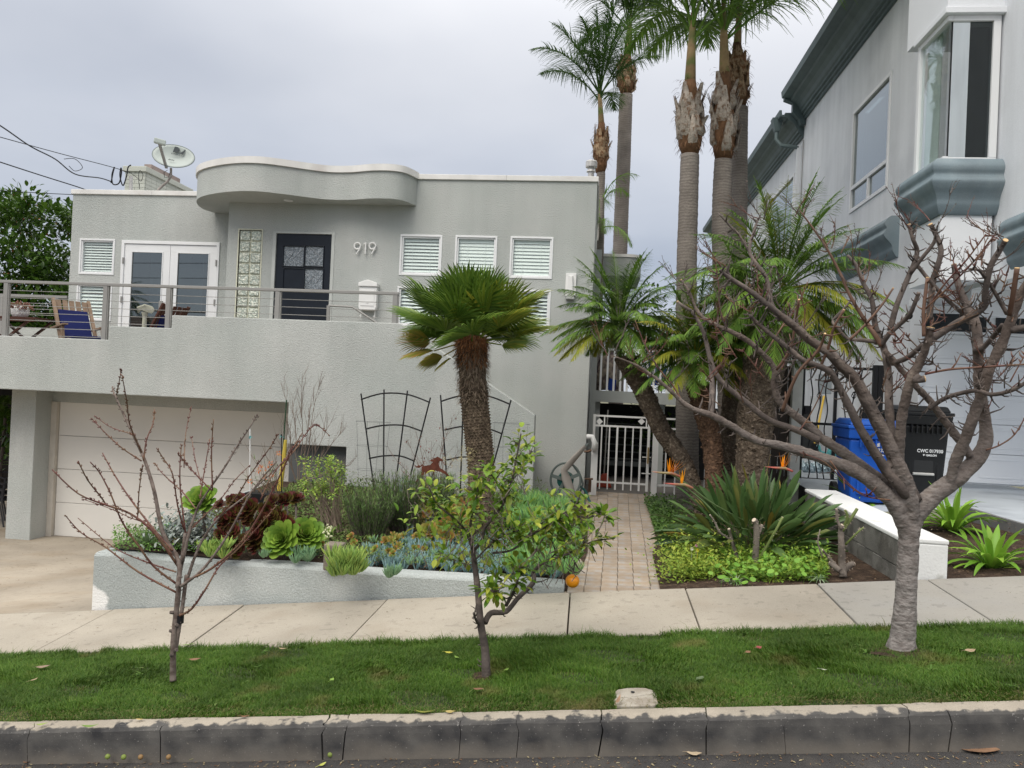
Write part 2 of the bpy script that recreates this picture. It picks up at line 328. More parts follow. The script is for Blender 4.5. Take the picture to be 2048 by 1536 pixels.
for k in range(len(jx)-1):
    (a1, a0), (b1, b0) = jx[k], jx[k+1]; g_ = .005
    P = [(a0+g_, YS0), (b0-g_, YS0), (b1-g_, YS1), (a1+g_, YS1)]
    dz = kr.uniform(-.003, .003)
    MB().hexa([(x, y, gz(x, .10)) for x, y in P], [(x, y, gz(x, .16)+dz) for x, y in P]).build('slab', M['concrete_grey'] if k >= len(jx)-9 and b1 > 2.0 and a1 > 1.5 else M['concrete'], sw, bevel=.006)

# ---- driveway sloping down to the garage
def dz_(x, y):
    t = min(1, max(0, (y-YS1)/(11.3-YS1))); return gz(max(x, -9), .158)*(1-t)+(-1.1)*t if y < 11.3 else -1.1
grid_sheet('driveway', [-16, -13, -11, -9.5, -8, -7, -6, -5, -4.05], [YS1+.006, 6.6, 7.3, 8, 9, 10, 11.3, 12.6, 15, 18], dz_, M['drive'])
# ---- planting beds
def bed(name, pts): return add_sheet(name, pts, M['soil'], kind='structure')
bed('planter_soil', [(-4.0, 6.05, .22), (-.1, 6.1, .12), (-.02, 7.5, .16), (-.05, 9, .18), (-.02, 10.8, .12), (-4.6, 10.8, .2)])
grid_sheet('side_yard_ground', [-.25, .3, 1, 2, 3, 4.4], [10.7, 12, 14, 18, 26], lambda x, y: .075, mat('yard_paving', (.16, .15, .14), .9, .15, 2))
bed('flower_bed_soil', [(.55, 6.0, .20), (2.35, 6.0, .385), (2.35, 8.6, .34), (3.1, 10.8, .25), (.7, 10.8, .1)])
bed('border_bed_soil', [(2.55, 5.985, .43), (5.6, 5.985, .78), (4.7, 6.5, .68), (4.05, 7.2, .56), (3.9, 8.6, .53), (2.5, 8.8, .50)])
# neighbour's driveway and yard
def nz_(x, y):
    x = min(x, 4.9)
    a = gz(x, .16); b = .70; t = min(1, max(0, (y-5.98)/(11-5.98))); return a*(1-t)+b*t
mbn = MB()
rows = [(5.98, 5.55), (6.5, 4.72), (7.2, 4.06), (8.0, 3.97), (8.62, 3.92)]
vs = []
for y, x in rows: vs += [(x, y, nz_(x, y)), (14, y, nz_(14, y))]
mbn.add(vs, [(2*i, 2*i+1, 2*i+3, 2*i+2) for i in range(len(rows)-1)])
mbn.add([(2.75, 8.62, .52), (3.92, 8.62, nz_(3.92, 8.62)), (14, 8.62, nz_(14, 8.62)), (14, 11.3, .70), (2.75, 11.3, .60)], [(0, 1, 2, 3, 4)])
mbn.build('neighbour_driveway', M['drive2'], kind='structure')
add_sheet('side_passage', [(2.75, 11.3, .60), (6, 11.3, .60), (6, 26, .60), (2.75, 26, .60)], M['drive2'], kind='structure')
# driveway edging strip
mb = MB()
for (y0, x0), (y1, x1) in zip(rows[:-1], rows[1:]):
    z0, z1 = nz_(x0, y0), nz_(x1, y1)
    mb.hexa([(x0-.05, y0, z0-.2), (x0-.004, y0, z0-.2), (x1-.004, y1, z1-.2), (x1-.05, y1, z1-.2)], [(x0-.05, y0, z0+.02), (x0-.004, y0, z0+.02), (x1-.004, y1, z1+.02), (x1-.05, y1, z1+.02)])
mb.build('driveway_edging', mat('edging', (.16, .16, .16), .9, .1), kind='structure')

# ---- paved walk, tile by tile
tilem = mat('paving_stone', (.33, .262, .198), .85, .12, 12, fine=.1, bump=.35, bscale=90, bdist=.004, col2=(.30, .275, .25), c2s=9, c2t=(.45, .65), rand=.15)
walk = add_sheet('path', [(-.2, 5.985, .12), (.66, 5.985, .17), (.95, 12.6, .075), (-.12, 12.6, .068)], mat('tile_joint', (.29, .235, .18), 1), kind='structure')
shapes = []
tr = random.Random(5)
def tile_mesh(w, d):
    h = .02; e = .004
    me = bpy.data.meshes.new('paving_tile')
    b = [(-w/2, -d/2), (w/2, -d/2), (w/2, d/2), (-w/2, d/2)]
    vs = [(x, y, 0) for x, y in b]+[(x, y, h-e) for x, y in b]+[(x*(1-2*e/w)+tr.uniform(-.001, .001), y*(1-2*e/d), h) for x, y in b]
    fs = [(8, 9, 10, 11)]
    for k in (0, 4):
        fs += [(k+i, k+(i+1) % 4, k+4+(i+1) % 4, k+4+i) for i in range(4)]
    me.from_pydata(vs, [], fs); me.materials.append(tilem); me.update(); return me
TD = .235
tms = [tile_mesh(.146-.0035, TD-.005) for _ in range(4)]
row = 0; y = 6.07
while y < 12.45:
    t = (y-6)/6.5; xl = -.16+.10*t; xr = .61+.27*t
    off = (row % 2)*.0+tr.uniform(-.01, .01); n_ = 6; wd = (xr-xl)/n_
    for i in range(n_):
        x = xl+(i+.5)*wd+off*.3
        o = bpy.data.objects.new('paving_tile', tr.choice(tms)); COL.objects.link(o); o.parent = walk
        o.location = (x, y, .128+.055*(x+.2)*(1-t)-.055*t+tr.uniform(-.0015, .0015)); o.scale = (wd/.146, 1, 1)
        o.rotation_euler = (tr.uniform(-.004, .004), tr.uniform(-.004, .004), tr.choice((0, pi))+tr.uniform(-.008, .008))
    y += TD; row += 1

# ---- planter wall of rough stucco, with the bare white patch at its low end
def planter_mat():
    m = mat('planter_stucco', (.37, .40, .395), .95, .08, 1, fine=.16, bump=.8, bscale=75, bdist=.012, col2=(.50, .52, .51), c2s=1.5, c2t=(.5, .8))
    n = m.node_tree.nodes; l = m.node_tree.links; p = [x for x in n if x.type == 'BSDF_PRINCIPLED'][0]; src = p.inputs['Base Color'].links[0].from_socket
    t = [x for x in n if x.type == 'TEX_COORD'][0]
    q = n.new('ShaderNodeTexNoise'); q.inputs['Scale'].default_value = 14; l.new(t.outputs['Object'], q.inputs[0])
    v = n.new('ShaderNodeVectorMath'); v.operation = 'DISTANCE'; l.new(t.outputs['Object'], v.inputs[0]); v.inputs[1].default_value = (-.02, -.02, .04)
    a = n.new('ShaderNodeMath'); a.operation = 'MULTIPLY_ADD'; l.new(q.outputs[0], a.inputs[0]); a.inputs[1].default_value = .09; l.new(v.outputs['Value'], a.inputs[2])
    r = n.new('ShaderNodeMapRange'); l.new(a.outputs[0], r.inputs[0]); r.inputs[1].default_value = .20; r.inputs[2].default_value = .225; r.inputs[3].default_value = 1; r.inputs[4].default_value = 0
    x = n.new('ShaderNodeMix'); x.data_type = 'RGBA'; l.new(r.outputs[0], x.inputs[0]); l.new(src, x.inputs[6]); x.inputs[7].default_value = (.78, .78, .77, 1); l.new(x.outputs[2], p.inputs['Base Color'])
    return m
pa = W(182, 1218, YS1+.01); pb = W(1128, 1176, YS1+.01); zt0 = W(200, 1106, YS1+.01).z; zt1 = W(1110, 1166, YS1+.01).z
mb = MB(); K = 24; vs = []
for i in range(K+1):
    t = i/K; x = pa.x+(pb.x-pa.x)*t; zt = zt0+(zt1-zt0)*t+.012*sin(t*17)*(1-t); zb = gz(x, .05); wid = .17
    y0 = YS1+.012+.006*sin(t*23)
    vs += [(x, y0, zb), (x, y0-.002, zt-.03), (x, y0+.012, zt-.008), (x, y0+.04, zt), (x, y0+wid-.03, zt), (x, y0+wid, zt-.02), (x, y0+wid, zb)]
fs = [(i*7+j, (i+1)*7+j, (i+1)*7+j+1, i*7+j+1) for i in range(K) for j in range(6)]+[tuple(range(6, -1, -1)), tuple(range(K*7, K*7+7))]
mb.add(vs, fs)
# rounded return running back along the driveway
x0 = pa.x
ret = [(x0, YS1+.03), (x0-.01, 6.2), (x0-.02, 6.9), (-4.5, 8.6), (-4.62, 10.7)]
vs = []
for (x, y) in ret:
    zt = zt0+.004
    vs += [(x, y, -1.2), (x, y, zt-.03), (x+.02, y, zt), (x+.15, y, zt), (x+.18, y, zt-.03), (x+.18, y, -1.2)]
fs = [(i*6+j, i*6+j+1, (i+1)*6+j+1, (i+1)*6+j) for i in range(len(ret)-1) for j in range(5)]+[tuple(range(6))]
mb.add(vs, fs)
pw = mb.build('planter_wall', planter_mat(), smooth=False, org=(pa.x, YS1+.01, gz(pa.x, .16)), label='low grey rough stucco planter wall with a bare white patch at its end', cat='planter wall', bevel=.012)
fixnormals(pw)

# ---- neighbour's white-topped block wall
bw = thing('block_wall', 'low concrete block wall with white painted top and end between flower beds', 'wall', (2.3, 6, .4))
blockm = mat('weathered_block', (.17, .165, .15), .95, .2, 5, fine=.15, bump=.6, bscale=60, bdist=.008, col2=(.10, .095, .085), c2s=4, rand=.12)
wtop = mat('white_wall_paint', (.72, .73, .72), .8, .06, 3, bump=.5, bscale=50, bdist=.008, col2=(.5, .5, .47), c2s=6, c2t=(.62, .75))
xa, ya = 2.29, 6.0; xb_, yb_ = 2.36, 8.9
e0 = W(1785, 1073, 6.0).z; zt = e0-.035
MB().hexa([(xa+.012, ya+.05, .1), (xa+.20, ya+.05, .1), (xb_+.2, yb_, .1), (xb_+.012, yb_, .1)], [(xa+.012, ya+.05, zt-.005), (xa+.20, ya+.05, zt-.005), (xb_+.2, yb_, zt-.005), (xb_+.012, yb_, zt-.005)]).build('core', blockm, bw)
for r_ in range(3):
    z1 = zt-.2*r_; z0 = z1-.195; off = .2 if r_ % 2 else 0; y = ya-off
    while y < yb_:
        y0 = max(y, ya)+.003; y1 = min(y+.40, yb_)-.003
        if y1-y0 > .03:
            xx = xa+(xb_-xa)*(y0-ya)/(yb_-ya); MB().box(xx, xx+.1, y0, y1, max(z0, .12), z1).build('concrete_block', blockm, bw, bevel=.004)
        y += .40
MB().hexa([(xa-.012, ya-.02, zt), (xa+.33, ya-.02, zt), (xb_+.33, yb_, zt), (xb_-.012, yb_, zt)], [(xa-.012, ya-.02, e0), (xa+.33, ya-.02, e0), (xb_+.33, yb_, e0), (xb_-.012, yb_, e0)]).build('cap', wtop, bw, bevel=.01)
MB().hexa([(xa-.008, ya-.018, .30), (xa+.325, ya-.018, .30), (xa+.325, ya+.06, .30), (xa-.008, ya+.04, .30)], [(xa-.008, ya-.018, zt-.002), (xa+.325, ya-.018, zt-.002), (xa+.325, ya+.06, zt-.002), (xa-.008, ya+.04, zt-.002)]).build('end_face', wtop, bw, bevel=.01)
MB().hexa([(xa+.21, ya+.061, .2), (xa+.322, ya+.061, .2), (xb_+.322, yb_, .2), (xb_+.21, yb_, .2)], [(xa+.21, ya+.061, zt-.002), (xa+.322, ya+.061, zt-.002), (xb_+.322, yb_, zt-.002), (xb_+.21, yb_, zt-.002)]).build('painted_side', wtop, bw)
# ================================================================== THE GREY HOUSE
YF = 12.2; YL = 13.0; YD = 10.8
house = thing('house', 'grey stucco two storey house with curved canopy and house number above the garage', 'house', (-4, YF, 0))
st = M['stucco']
xR = W(1195, 355, YF).x; xC = W(458, 425, YF).x; zR = W(1000, 352, YF).z; zL = W(270, 382, YL).z; xL = W(146, 400, YL).x
FL1, FL2 = 2.0, 1.86      # floor level at the entry, at the terrace
wins = {'a': rw(801, 471, 882, 550, YF), 'b': rw(911, 473, 992, 553, YF), 'c': rw(1021, 475, 1104, 556, YF),
        'd': rw(795, 575, 874, 652, YF), 'e': rw(906, 577, 988, 655, YF), 'f': rw(1014, 581, 1099, 658, YF)}
gb = rw(475, 460, 520, 637, YF); gb = (gb[0], gb[1], gb[3]-(gb[3]-gb[2])*10/8, gb[3])
fd = rw(545, 466, 664, 640, YF); fd = (fd[0], fd[1], FL1+.02, fd[3])
lw = {'g': rw(160, 479, 228, 548, YL), 'h': rw(154, 568, 222, 640, YL)}
fr = rw(241, 483, 437, 640, YL); fr = (fr[0], fr[1], FL2+.02, fr[3])
T_ = .16
mb = MB(); wall_grid(mb, xC, xR, 0, zR-.02, YF, YF+T_, list(wins.values())+[gb, fd]); fixnormals(mb.build('front_wall', st, house))
mb = MB(); wall_grid(mb, xL, xC+.3, 1.0, zL-.02, YL, YL+T_, list(lw.values())+[fr]); fixnormals(mb.build('terrace_wall', st, house))
mb = MB(); mb.box(xC, xC+T_, YF+T_+.001, YL-.001, 1, zR-.02); mb.build('return_wall', st, house)
B(xR-.18, xR-.002, YF+T_+.001, 22, 0, zR-.02).build('side_wall', st, house)
B(xL+.002, xL+.18, YL+T_+.001, 22, 0, zL-.02).build('side_wall', st, house)
B(xL+.2, xR-.2, YL+.6, 22, zL-.5, zL-.3).build('flat_roof', M['room'], house)
B(xL+.2, xR-.2, YL+T_+.9, YL+1.0+T_, 0, zL-.5).build('room_backing', M['room'], house)
B(xC+.2, xR-.2, YF+T_+.5, YF+T_+.55, 1.2, zR-.6).build('room_backing', M['room'], house)
# roof edge trim (metal coping): thin pieces, jointed
for x0, x1, y, z in ((W(833, 350, YF).x+.01, xR+.02, YF-.03, zR), (xL-.03, xC-.3, YL-.03, zL)):
    n = max(1, round((x1-x0)/1.6))
    for i in range(n):
        B(x0+(x1-x0)*i/n+.001, x0+(x1-x0)*(i+1)/n-.001, y, y+.25, z-.075, z+.008).build('roof_trim', M['trim'], house, bevel=.006)
B(xR-.2, xR+.025, YF+.222, 22, zR-.075, zR+.008).build('roof_trim', M['trim'], house)
B(xL-.03, xL+.2, YL+.222, 22, zL-.075, zL+.008).build('roof_trim', M['trim'], house)
# ---- S-curved canopy
cz0 = W(832, 412, YF).z; cz1 = zR-.075
ctrl = [(433, 13.02), (410, 12.75), (397, 12.42), (394, 12.1), (403, 11.83), (430, 11.6), (470, 11.44), (515, 11.42), (560, 11.54), (610, 11.72), (655, 11.86), (700, 11.86), (742, 11.75), (780, 11.74), (808, 11.86), (832, 12.17)]
cp = [Vector((W(p, 385, y).x, y, 0)) for p, y in ctrl]
def smooth_curve(P, k=6):
    o = []
    for i in range(len(P)-1):
        a, b, c, d = P[max(i-1, 0)], P[i], P[i+1], P[min(i+2, len(P)-1)]
        for j in range(k):
            t = j/k; o.append(.5*((2*b)+(c-a)*t+(2*a-5*b+4*c-d)*t*t+(3*b-a-3*c+d)*t**3))
    return o+[P[-1]]
cc = smooth_curve(cp, 12)
def curved_slab(name, z0, z1, off, m, bevel=0):
    n = len(cc); P = []
    for i, p in enumerate(cc):
        t = (cc[min(i+1, n-1)]-cc[max(i-1, 0)]).normalized(); P.append(p+Vector((t.y, -t.x, 0))*off)
    poly = [(p.x, p.y) for p in P]+[(P[-1].x, YF+.2), (xC, YF+.2), (xC, 13.1), (P[0].x, 13.1)]
    k = len(poly); mb = MB()
    vs = [(x, y, z0) for x, y in poly]+[(x, y, z1) for x, y in poly]
    mb.add(vs, [tuple(range(k)), tuple(range(2*k-1, k-1, -1))]+[(i, i+k, (i+1) % k+k, (i+1) % k) for i in range(k)])
    o = mb.build(name, m, house); 
    return o
fixnormals(curved_slab('canopy', cz0, cz1, 0, st)); fixnormals(curved_slab('canopy_trim', cz1+.001, zR+.03, .03, M['trim']))
# the curve stands above the plain trim
c_ = W(577, 397, 11.95)
MB().disc((c_.x, c_.y, cz0-.008), .075, (0, 0, 1), 24, .012).build('recessed_light', M['white'], house)
c_ = W(712, 322, 12.3); MB().disc((c_.x, c_.y, zR+.05), .11, (0, 0, 1), 20, .04).build('roof_vent_cap', M['trim'], house)
# ---- windows with blinds
def window(rc, y, tilt, fw=.045, nsl=13, door=False, slats=True):
    x0, x1, z0, z1 = rc
    f = frame(MB(), x0-.012, x1+.012, z0-.012, z1+.012, y-.012, y+.05, .03)
    frame(f, x0+.019, x1-.019, z0+.019, z1-.019, y+.006, y+.07, .022)
    f = f.build('window', M['white'], house, bevel=.003)
    B(x0+.041, x1-.041, y+.035, y+.04, z0+.041, z1-.041).build('pane', M['glass'], f)
    if slats:
        n = nsl; h = (z1-z0-.09)/n
        for i in range(n):
            zc_ = z0+.045+h*(i+.5); w_ = h*.49; a = tilt+.12+rnd.uniform(-.05, .05)
            mb = MB(); dy, dz = cos(a)*w_, sin(a)*w_
            mb.hexa([(x0+.045, y+.062-dy, zc_-dz), (x1-.045, y+.062-dy, zc_-dz), (x1-.045, y+.062+dy, zc_+dz), (x0+.045, y+.062+dy, zc_+dz)],
                    [(x0+.045, y+.062-dy, zc_-dz+.003), (x1-.045, y+.062-dy, zc_-dz+.003), (x1-.045, y+.062+dy, zc_+dz+.003), (x0+.045, y+.062+dy, zc_+dz+.003)])
            mb.build('slat', M['slat'], f)
        mb = MB()
        for q in (.28, .72): mb.tube([(x0+(x1-x0)*q, y+.046, z0+.04), (x0+(x1-x0)*q, y+.046, z1-.04)], .002, 4)
        mb.build('cord', M['slat'], f)
    return f
window(wins['a'], YF, .86, nsl=10); window(wins['b'], YF, 1.12, nsl=10); window(wins['c'], YF, 1.06, nsl=10)
window(wins['d'], YF, .85, nsl=9); window(wins['e'], YF, .85, nsl=9); window(wins['f'], YF, .7, nsl=9)
window(lw['g'], YL, .68, nsl=11); window(lw['h'], YL, .8, nsl=9)
# ---- French doors
x0, x1, z0, z1 = fr
f = frame(MB(), x0, x1, z0, z1, YL-.02, YL+.06, .055).build('door_frame', M['white'], house, bevel=.004)
xm = (x0+x1)/2
for a, b in ((x0+.058, xm-.003), (xm+.003, x1-.058)):
    d = frame(MB(), a, b, z0+.02, z1-.06, YL, YL+.045, .13).build('french_door', M['white'], house, bevel=.004)
    frame(MB(), a+.13, b-.13, z0+.15, z1-.19, YL-.008, YL+.01, .016).build('glazing_bead', M['white'], d)
    B(a+.14, b-.14, YL+.015, YL+.02, z0+.16, z1-.2).build('pane', M['glass_dark'], d)
    hx = a-.012 if a < xm-.5 else b+.012
    for hz in (.35, 1.05, 1.75): B(hx-.012, hx+.012, YL-.035, YL-.004, z0+hz, z0+hz+.11).build('hinge', M['metal'], d)
B(xm-.16, xm-.10, YL-.03, YL-.005, z0+.92, z0+1.1).build('handle_plate', M['metal'], house)
for q in (.15, .62): B(x0+.2+q, x0+.3+q+.45, YL+.35, YL+.37, z0, z1).build('curtain', mat('curtain', (.42, .45, .44), .9, .05), house)
# ---- glass block strip
x0, x1, z0, z1 = gb
gf = mat('glass_block_grout', (.62, .62, .50), .7, .05); gbm = mat('glass_block', (.40, .46, .40), .12, .35, 30, bump=1, bscale=28, bdist=.03, spec=.9, col2=(.66, .68, .58), c2s=28, rand=.12)
f = frame(MB(), x0-.02, x1+.02, z0-.02, z1+.02, YF-.008, YF+.04, .02); f.box(x0, x1, YF+.03, YF+.04, z0, z1); f = f.build('glass_block_window', gf, house)
hh = (z1-z0)/10; ww = (x1-x0)/2
for i in range(10):
    for j in range(2):
        B(x0+ww*j+.012, x0+ww*(j+1)-.012, YF+.006, YF+.029, z0+hh*i+.012, z0+hh*(i+1)-.012).build('glass_block', gbm, f, bevel=.012)
# ---- front door
x0, x1, z0, z1 = fd
f = MB()
for q in ((x0-.02, x0+.035, z0, z1+.02), (x1-.03, x1+.02, z0, z1+.02), (x0+.035, x1-.03, z1-.012, z1+.02)): f.box(q[0], q[1], YF-.01, YF+.06, q[2], q[3])
f.build('door_jamb', mat('door_jamb', (.50, .52, .50), .6), house)
a, b = x0+.04, x1-.035; wd = b-a
navy = mat('blue_black_door', (.012, .016, .024), .35, .15, 6, bump=.25, bscale=60, bdist=.003)
p = [rw(566, 492, 607, 532, YF), rw(609, 492, 646, 532, YF), rw(608, 537, 645, 578, YF)]
c4 = rw(566, 537, 606, 578, YF)
mb = MB(); wall_grid(mb, a, b, z0, z1-.015, YF+.02, YF+.065, p)
fdo = fixnormals(mb.build('front_door', navy, house))
for q in p+[c4]:
    frame(MB(), q[0]-.012, q[1]+.012, q[2]-.012, q[3]+.012, YF+.002, YF+.0195, .014).build('pane_moulding', navy, fdo, bevel=.004)
dg_ = mat('textured_glass', (.12, .145, .165), .1, .3, 45, bump=.6, bscale=120, bdist=.01, spec=.9, col2=(.24, .27, .30), c2s=45)
caming = mat('lead_came', (.42, .43, .44), .35, .05, metal=.5)
for k, q in enumerate(p):
    B(q[0]+.003, q[1]-.003, YF+.03, YF+.036, q[2]+.003, q[3]-.003).build('pane', dg_, fdo)
    mb = MB(); xa_, xb2, za_, zb_ = q; cx, cz = (xa_+xb2)/2, (za_+zb_)/2
    pts = [[(xa_, zb_-.06), (cx-.02, za_+.12), (xb2, zb_-.02)], [(cx-.02, za_+.12), (xb2-.02, za_+.02)], [(xa_+.02, za_+.02), (cx, zb_-.08)]] if k == 0 else \
          [[(xa_, cz), (cx+.02, za_+.05), (xb2, cz+.08)], [(xa_+.06, zb_), (xb2, za_+.12)]] if k == 1 else [[(xa_, zb_-.08), (cx+.04, za_+.10), (xb2, zb_-.05)], [(xa_, za_+.03), (cx, cz+.05)], [(cx, zb_), (xb2, cz)]]
    for pl in pts:
        for u, v in zip(pl[:-1], pl[1:]): mb.bar((u[0], YF+.027, u[1]), (v[0], YF+.027, v[1]), .008, .004)
    mb.build('came', caming, fdo)
hx = a+.055; hz = W(545, 620, YF).z
B(hx-.022, hx+.022, YF-.002, YF+.018, hz-.16, hz+.14).build('lock_plate', M['metal'], fdo)
MB().tube([(hx, YF-.03, hz-.13), (hx, YF-.06, hz-.10), (hx, YF-.06, hz+.03), (hx, YF-.03, hz+.05)], .010, 8).build('handle', M['metal'], fdo, smooth=True)
B(x0-.03, x1+.03, YF-.25, YF+.15, FL1-.05, FL1+.015).build('door_sill', M['concrete'], house)
# ---- house number 919
num = mat('number_metal', (.80, .80, .79), .35, .02)
for ch, px in (('9', 716), ('1', 731), ('9', 746)):
    z_ = W(px, 497, YF)
    mb = MB(); hN = .19; x_ = z_.x; zc2 = z_.z
    if ch == '9':
        rr = .052; cz = zc2+.036
        ring = [Vector((x_+rr*cos(t), YF-.035, cz+rr*sin(t))) for t in [2*pi*i/22 for i in range(23)]]; mb.tube(ring, .0125, 6)
        mb.tube([(x_+rr*.98, YF-.035, cz-.012), (x_+rr*.75, YF-.035, cz-.05), (x_-.01, YF-.035, zc2-hN/2)], .0125, 6)
    else:
        mb.tube([(x_+.012, YF-.035, zc2-hN/2), (x_+.012, YF-.035, zc2+hN/2)], .0125, 6); mb.tube([(x_+.012, YF-.035, zc2+hN/2-.004), (x_-.022, YF-.035, zc2+hN/2-.03)], .008, 6)
    mb.tube([(x_, YF-.035, zc2), (x_, YF, zc2)], .004, 4)
    mb.build('house_number', num, house)
# ---- terrace, stairs, parapet wall
def dw(px, py): p = W(px, py, YD); return (p.x, p.z)
xend = dw(1070, 900)[0]
a_ = dw(-420, 664); z1a = dw(100, 675)[1]; z2a = dw(280, 654)[1]; z3a = dw(560, 638)[1]
zb = dw(300, 792)[1]; xs1 = dw(217, 665)[0]; xs2 = dw(343, 645)[0]
xg = dw(575, 850)[0]; zg = dw(630, 891)[1]; xn = dw(691, 930)[0]
poly = [(a_[0], zb), (a_[0], z1a), (xs1, z1a), (xs1, z2a), (xs2, z2a), (xs2, z3a), (dw(800, 648)[0], z3a), dw(1070, 830), (xend, -.05), (xn, -.05), (xn, zg), (xg, zg), (xg, zb)]
mb = MB().prism(poly, YD, YD+.16); fixnormals(mb.build('parapet_wall', st, house, bevel=.012))
B(a_[0], xs1, YD+.162, YL+3, 1.36, 1.75).build('terrace_floor', M['concrete'], house)
B(xs1+.001, xs2, YD+.162, YL-.001, 1.36, FL2).build('terrace_floor', M['concrete'], house)
B(xs2+.001, dw(800, 648)[0], YD+.162, YF-.001, 1.36, FL1).build('terrace_floor', M['concrete'], house)
B(xs2+.001, xC, YF, YL-.001, 1.36, FL1).build('terrace_floor', M['concrete'], house)
sx0 = dw(800, 648)[0]
for i in range(int((xend-sx0-.05)/.27)):
    B(sx0+i*.27+.002, sx0+(i+1)*.27, YD+.162, YF-.002, .0, FL1-.16*(i+1)).build('stair_step', M['concrete'], house)
# garage
YG = 12.0
gx0 = W(112, 940, YG).x; gt = W(117, 803, YG).z
gfloor = -1.12
B(gx0-.5, gx0-.07, YG-.45, YG+.3, gfloor-.1, 1.36).build('garage_pier', st, house, bevel=.01)
B(gx0-.07, xg+3.2, YG-.06, YG+.2, gt, 1.36).build('garage_header', st, house)
gw = mat('garage_door_white', (.70, .68, .64), .6, .04, 1.2, bump=.1, bscale=40, bdist=.002)
B(gx0-.069, gx0+.03, YG-.09, YG+.05, gfloor, gt-.001).build('garage_jamb', mat('garage_jamb', (.55, .51, .45), .7, .1, 4), house)
gdo = B(gx0+.03, xg+2.9, YG+.03, YG+.05, gfloor, gt).build('garage_door', M['dark'], house)
for i in range(4):
    h4 = (gt-gfloor-.02)/4; B(gx0+.035, xg+2.9, YG-.02, YG+.028, gfloor+.02+h4*i+.003, gfloor+.02+h4*(i+1)-.003).build('door_panel', gw, gdo, bevel=.006)
# shade inside the opening painted as a dark panel, grey plinth strips
dgy = mat('dark_grey_paint_and_shade', (.10, .105, .105), .85, .1, 2, bump=.5, bscale=50)
B(xg-.02, xn+.05, YD+.17, YD+.22, -1.1, zg-.0).build('opening_shade_panel', dgy, house)
B(xg-.03, xg+.12, YD+.222, YG-.1, -1.1, zb).build('opening_return', st, house)
p1 = rw(640, 973, 808, 1010, YD-.04); B(p1[0], p1[1], YD-.05, YD-.002, 0, p1[3]).build('plinth', dgy, house)
p2 = rw(812, 1001, 1068, 1040, YD-.04); B(p1[1]+.002, xend, YD-.035, YD-.002, 0, p2[3]).build('plinth', mat('plinth_grey', (.2, .21, .215), .9), house)
# under the terrace beyond the garage: shade painted on a near-black back wall
B(-17, gx0-.55, 17.0, 17.15, -1.3, 1.7).build('undercroft_shade_wall', mat('undercroft_shade_wall', (.02, .018, .016), 1), house)
# white low wall at the far side of the terrace
pr = rw(-60, 655, 133, 690, 13.6)
B(pr[0]-3, xL-.01, 13.6, 13.75, 1.36, pr[3]).build('terrace_back_wall', st, house)
# ---- curved balcony at the rear, seen past the corner
rb = W(1284, 520, 15.5); zt_ = W(1240, 508, 15.5).z; zbm = W(1240, 551, 15.5).z
n = 10; poly = [(xR, 15.5)]+[(rb.x-.3+.3*sin(t), 15.8-.3*cos(t)) for t in [pi/2*i/n for i in range(n+1)]]+[(rb.x, 17.5), (xR, 17.5)]
MB().prism(poly, zbm, zt_-.06, 'z').build('rear_canopy', st, house); 
poly2 = [(x+(.02 if x > xR+.1 else 0), y-.02) for x, y in poly]
MB().prism(poly2, zt_-.058, zt_, 'z').build('roof_trim', M['trim'], house)
# rear side deck with balusters, beam, posts
grp = mat('grey_wood_paint', (.36, .38, .37), .7, .06)
YB = 13.6
bl = W(1190, 700, YB).x; br = W(1420, 700, YB).x; zb0 = W(1250, 800, YB).z; zb1 = W(1250, 783, YB).z; zt = W(1250, 697, YB).z
deck = thing('side_deck', 'raised grey timber deck with balusters beside the house behind the white gate', 'deck', ((bl+br)/2, YB, .1))
B(xR+.02, br, YB, YB+.14, zb0-.05, zb1).build('beam', grp, deck)
B(xR+.02, br, YB+.141, YB+2.2, zb1-.06, zb1-.02).build('floor', grp, deck)
B(xR+.02, br, YB+.02, YB+.08, zt-.04, zt).build('rail', M['white'], deck)
x = xR+.06
while x < br: B(x, x+.035, YB+.03, YB+.06, zb1, zt-.04).build('baluster', M['white'], deck); x += .115
for px in (1187, 1318): x = W(px, 850, YB).x; B(x, x+.10, YB+.15, YB+.25, .06, zb0).build('post', grp, deck)
B(xR+.02, xR+.12, YB-.02, YB+.1, .06, 4.2).build('post', grp, deck)
# chimney of painted brick
brick = mat('painted_brick', (.50, .52, .47), .85, .06, 4, bump=.5, bscale=50, bdist=.006, rand=.05)
YC = 16.0
c0, c1, cz0_, cz1_ = rw(250, 333, 290, 384, YC)
ch = B(c0+.01, c1-.01, YC+.01, YC+1.9, cz0_-.3, cz1_-.12).build('chimney', brick, house)
bh = .085; k = 0; z = cz1_-.125
while z > cz0_-.05:
    bw_ = (c1-c0)/2; off = bw_/2 if k % 2 else 0; x = c0-off
    while x < c1-.02:
        a, b = max(x, c0)+.004, min(x+bw_, c1)-.004
        if b-a > .02: B(a, b, YC-.006, YC+.03, z-bh+.006, z).build('brick', brick, ch)
        x += bw_
    z -= bh; k += 1
z = cz1_-.125
while z > cz0_-.05:
    y = YC+.04
    while y < YC+1.85: B(c1-.02, c1+.006, y, min(y+.2, YC+1.9)-.006, z-bh+.006, z).build('brick', brick, ch); y += .2
    z -= bh
B(c0-.04, c1+.05, YC-.05, YC+1.95, cz1_-.12, cz1_).build('chimney_cap', brick, ch, bevel=.01)
B(c0+.25, c1-.05, YC+.3, YC+1.5, cz1_, cz1_+.14).build('chimney_flue', mat('flue', (.3, .24, .22), .8, .2), ch)
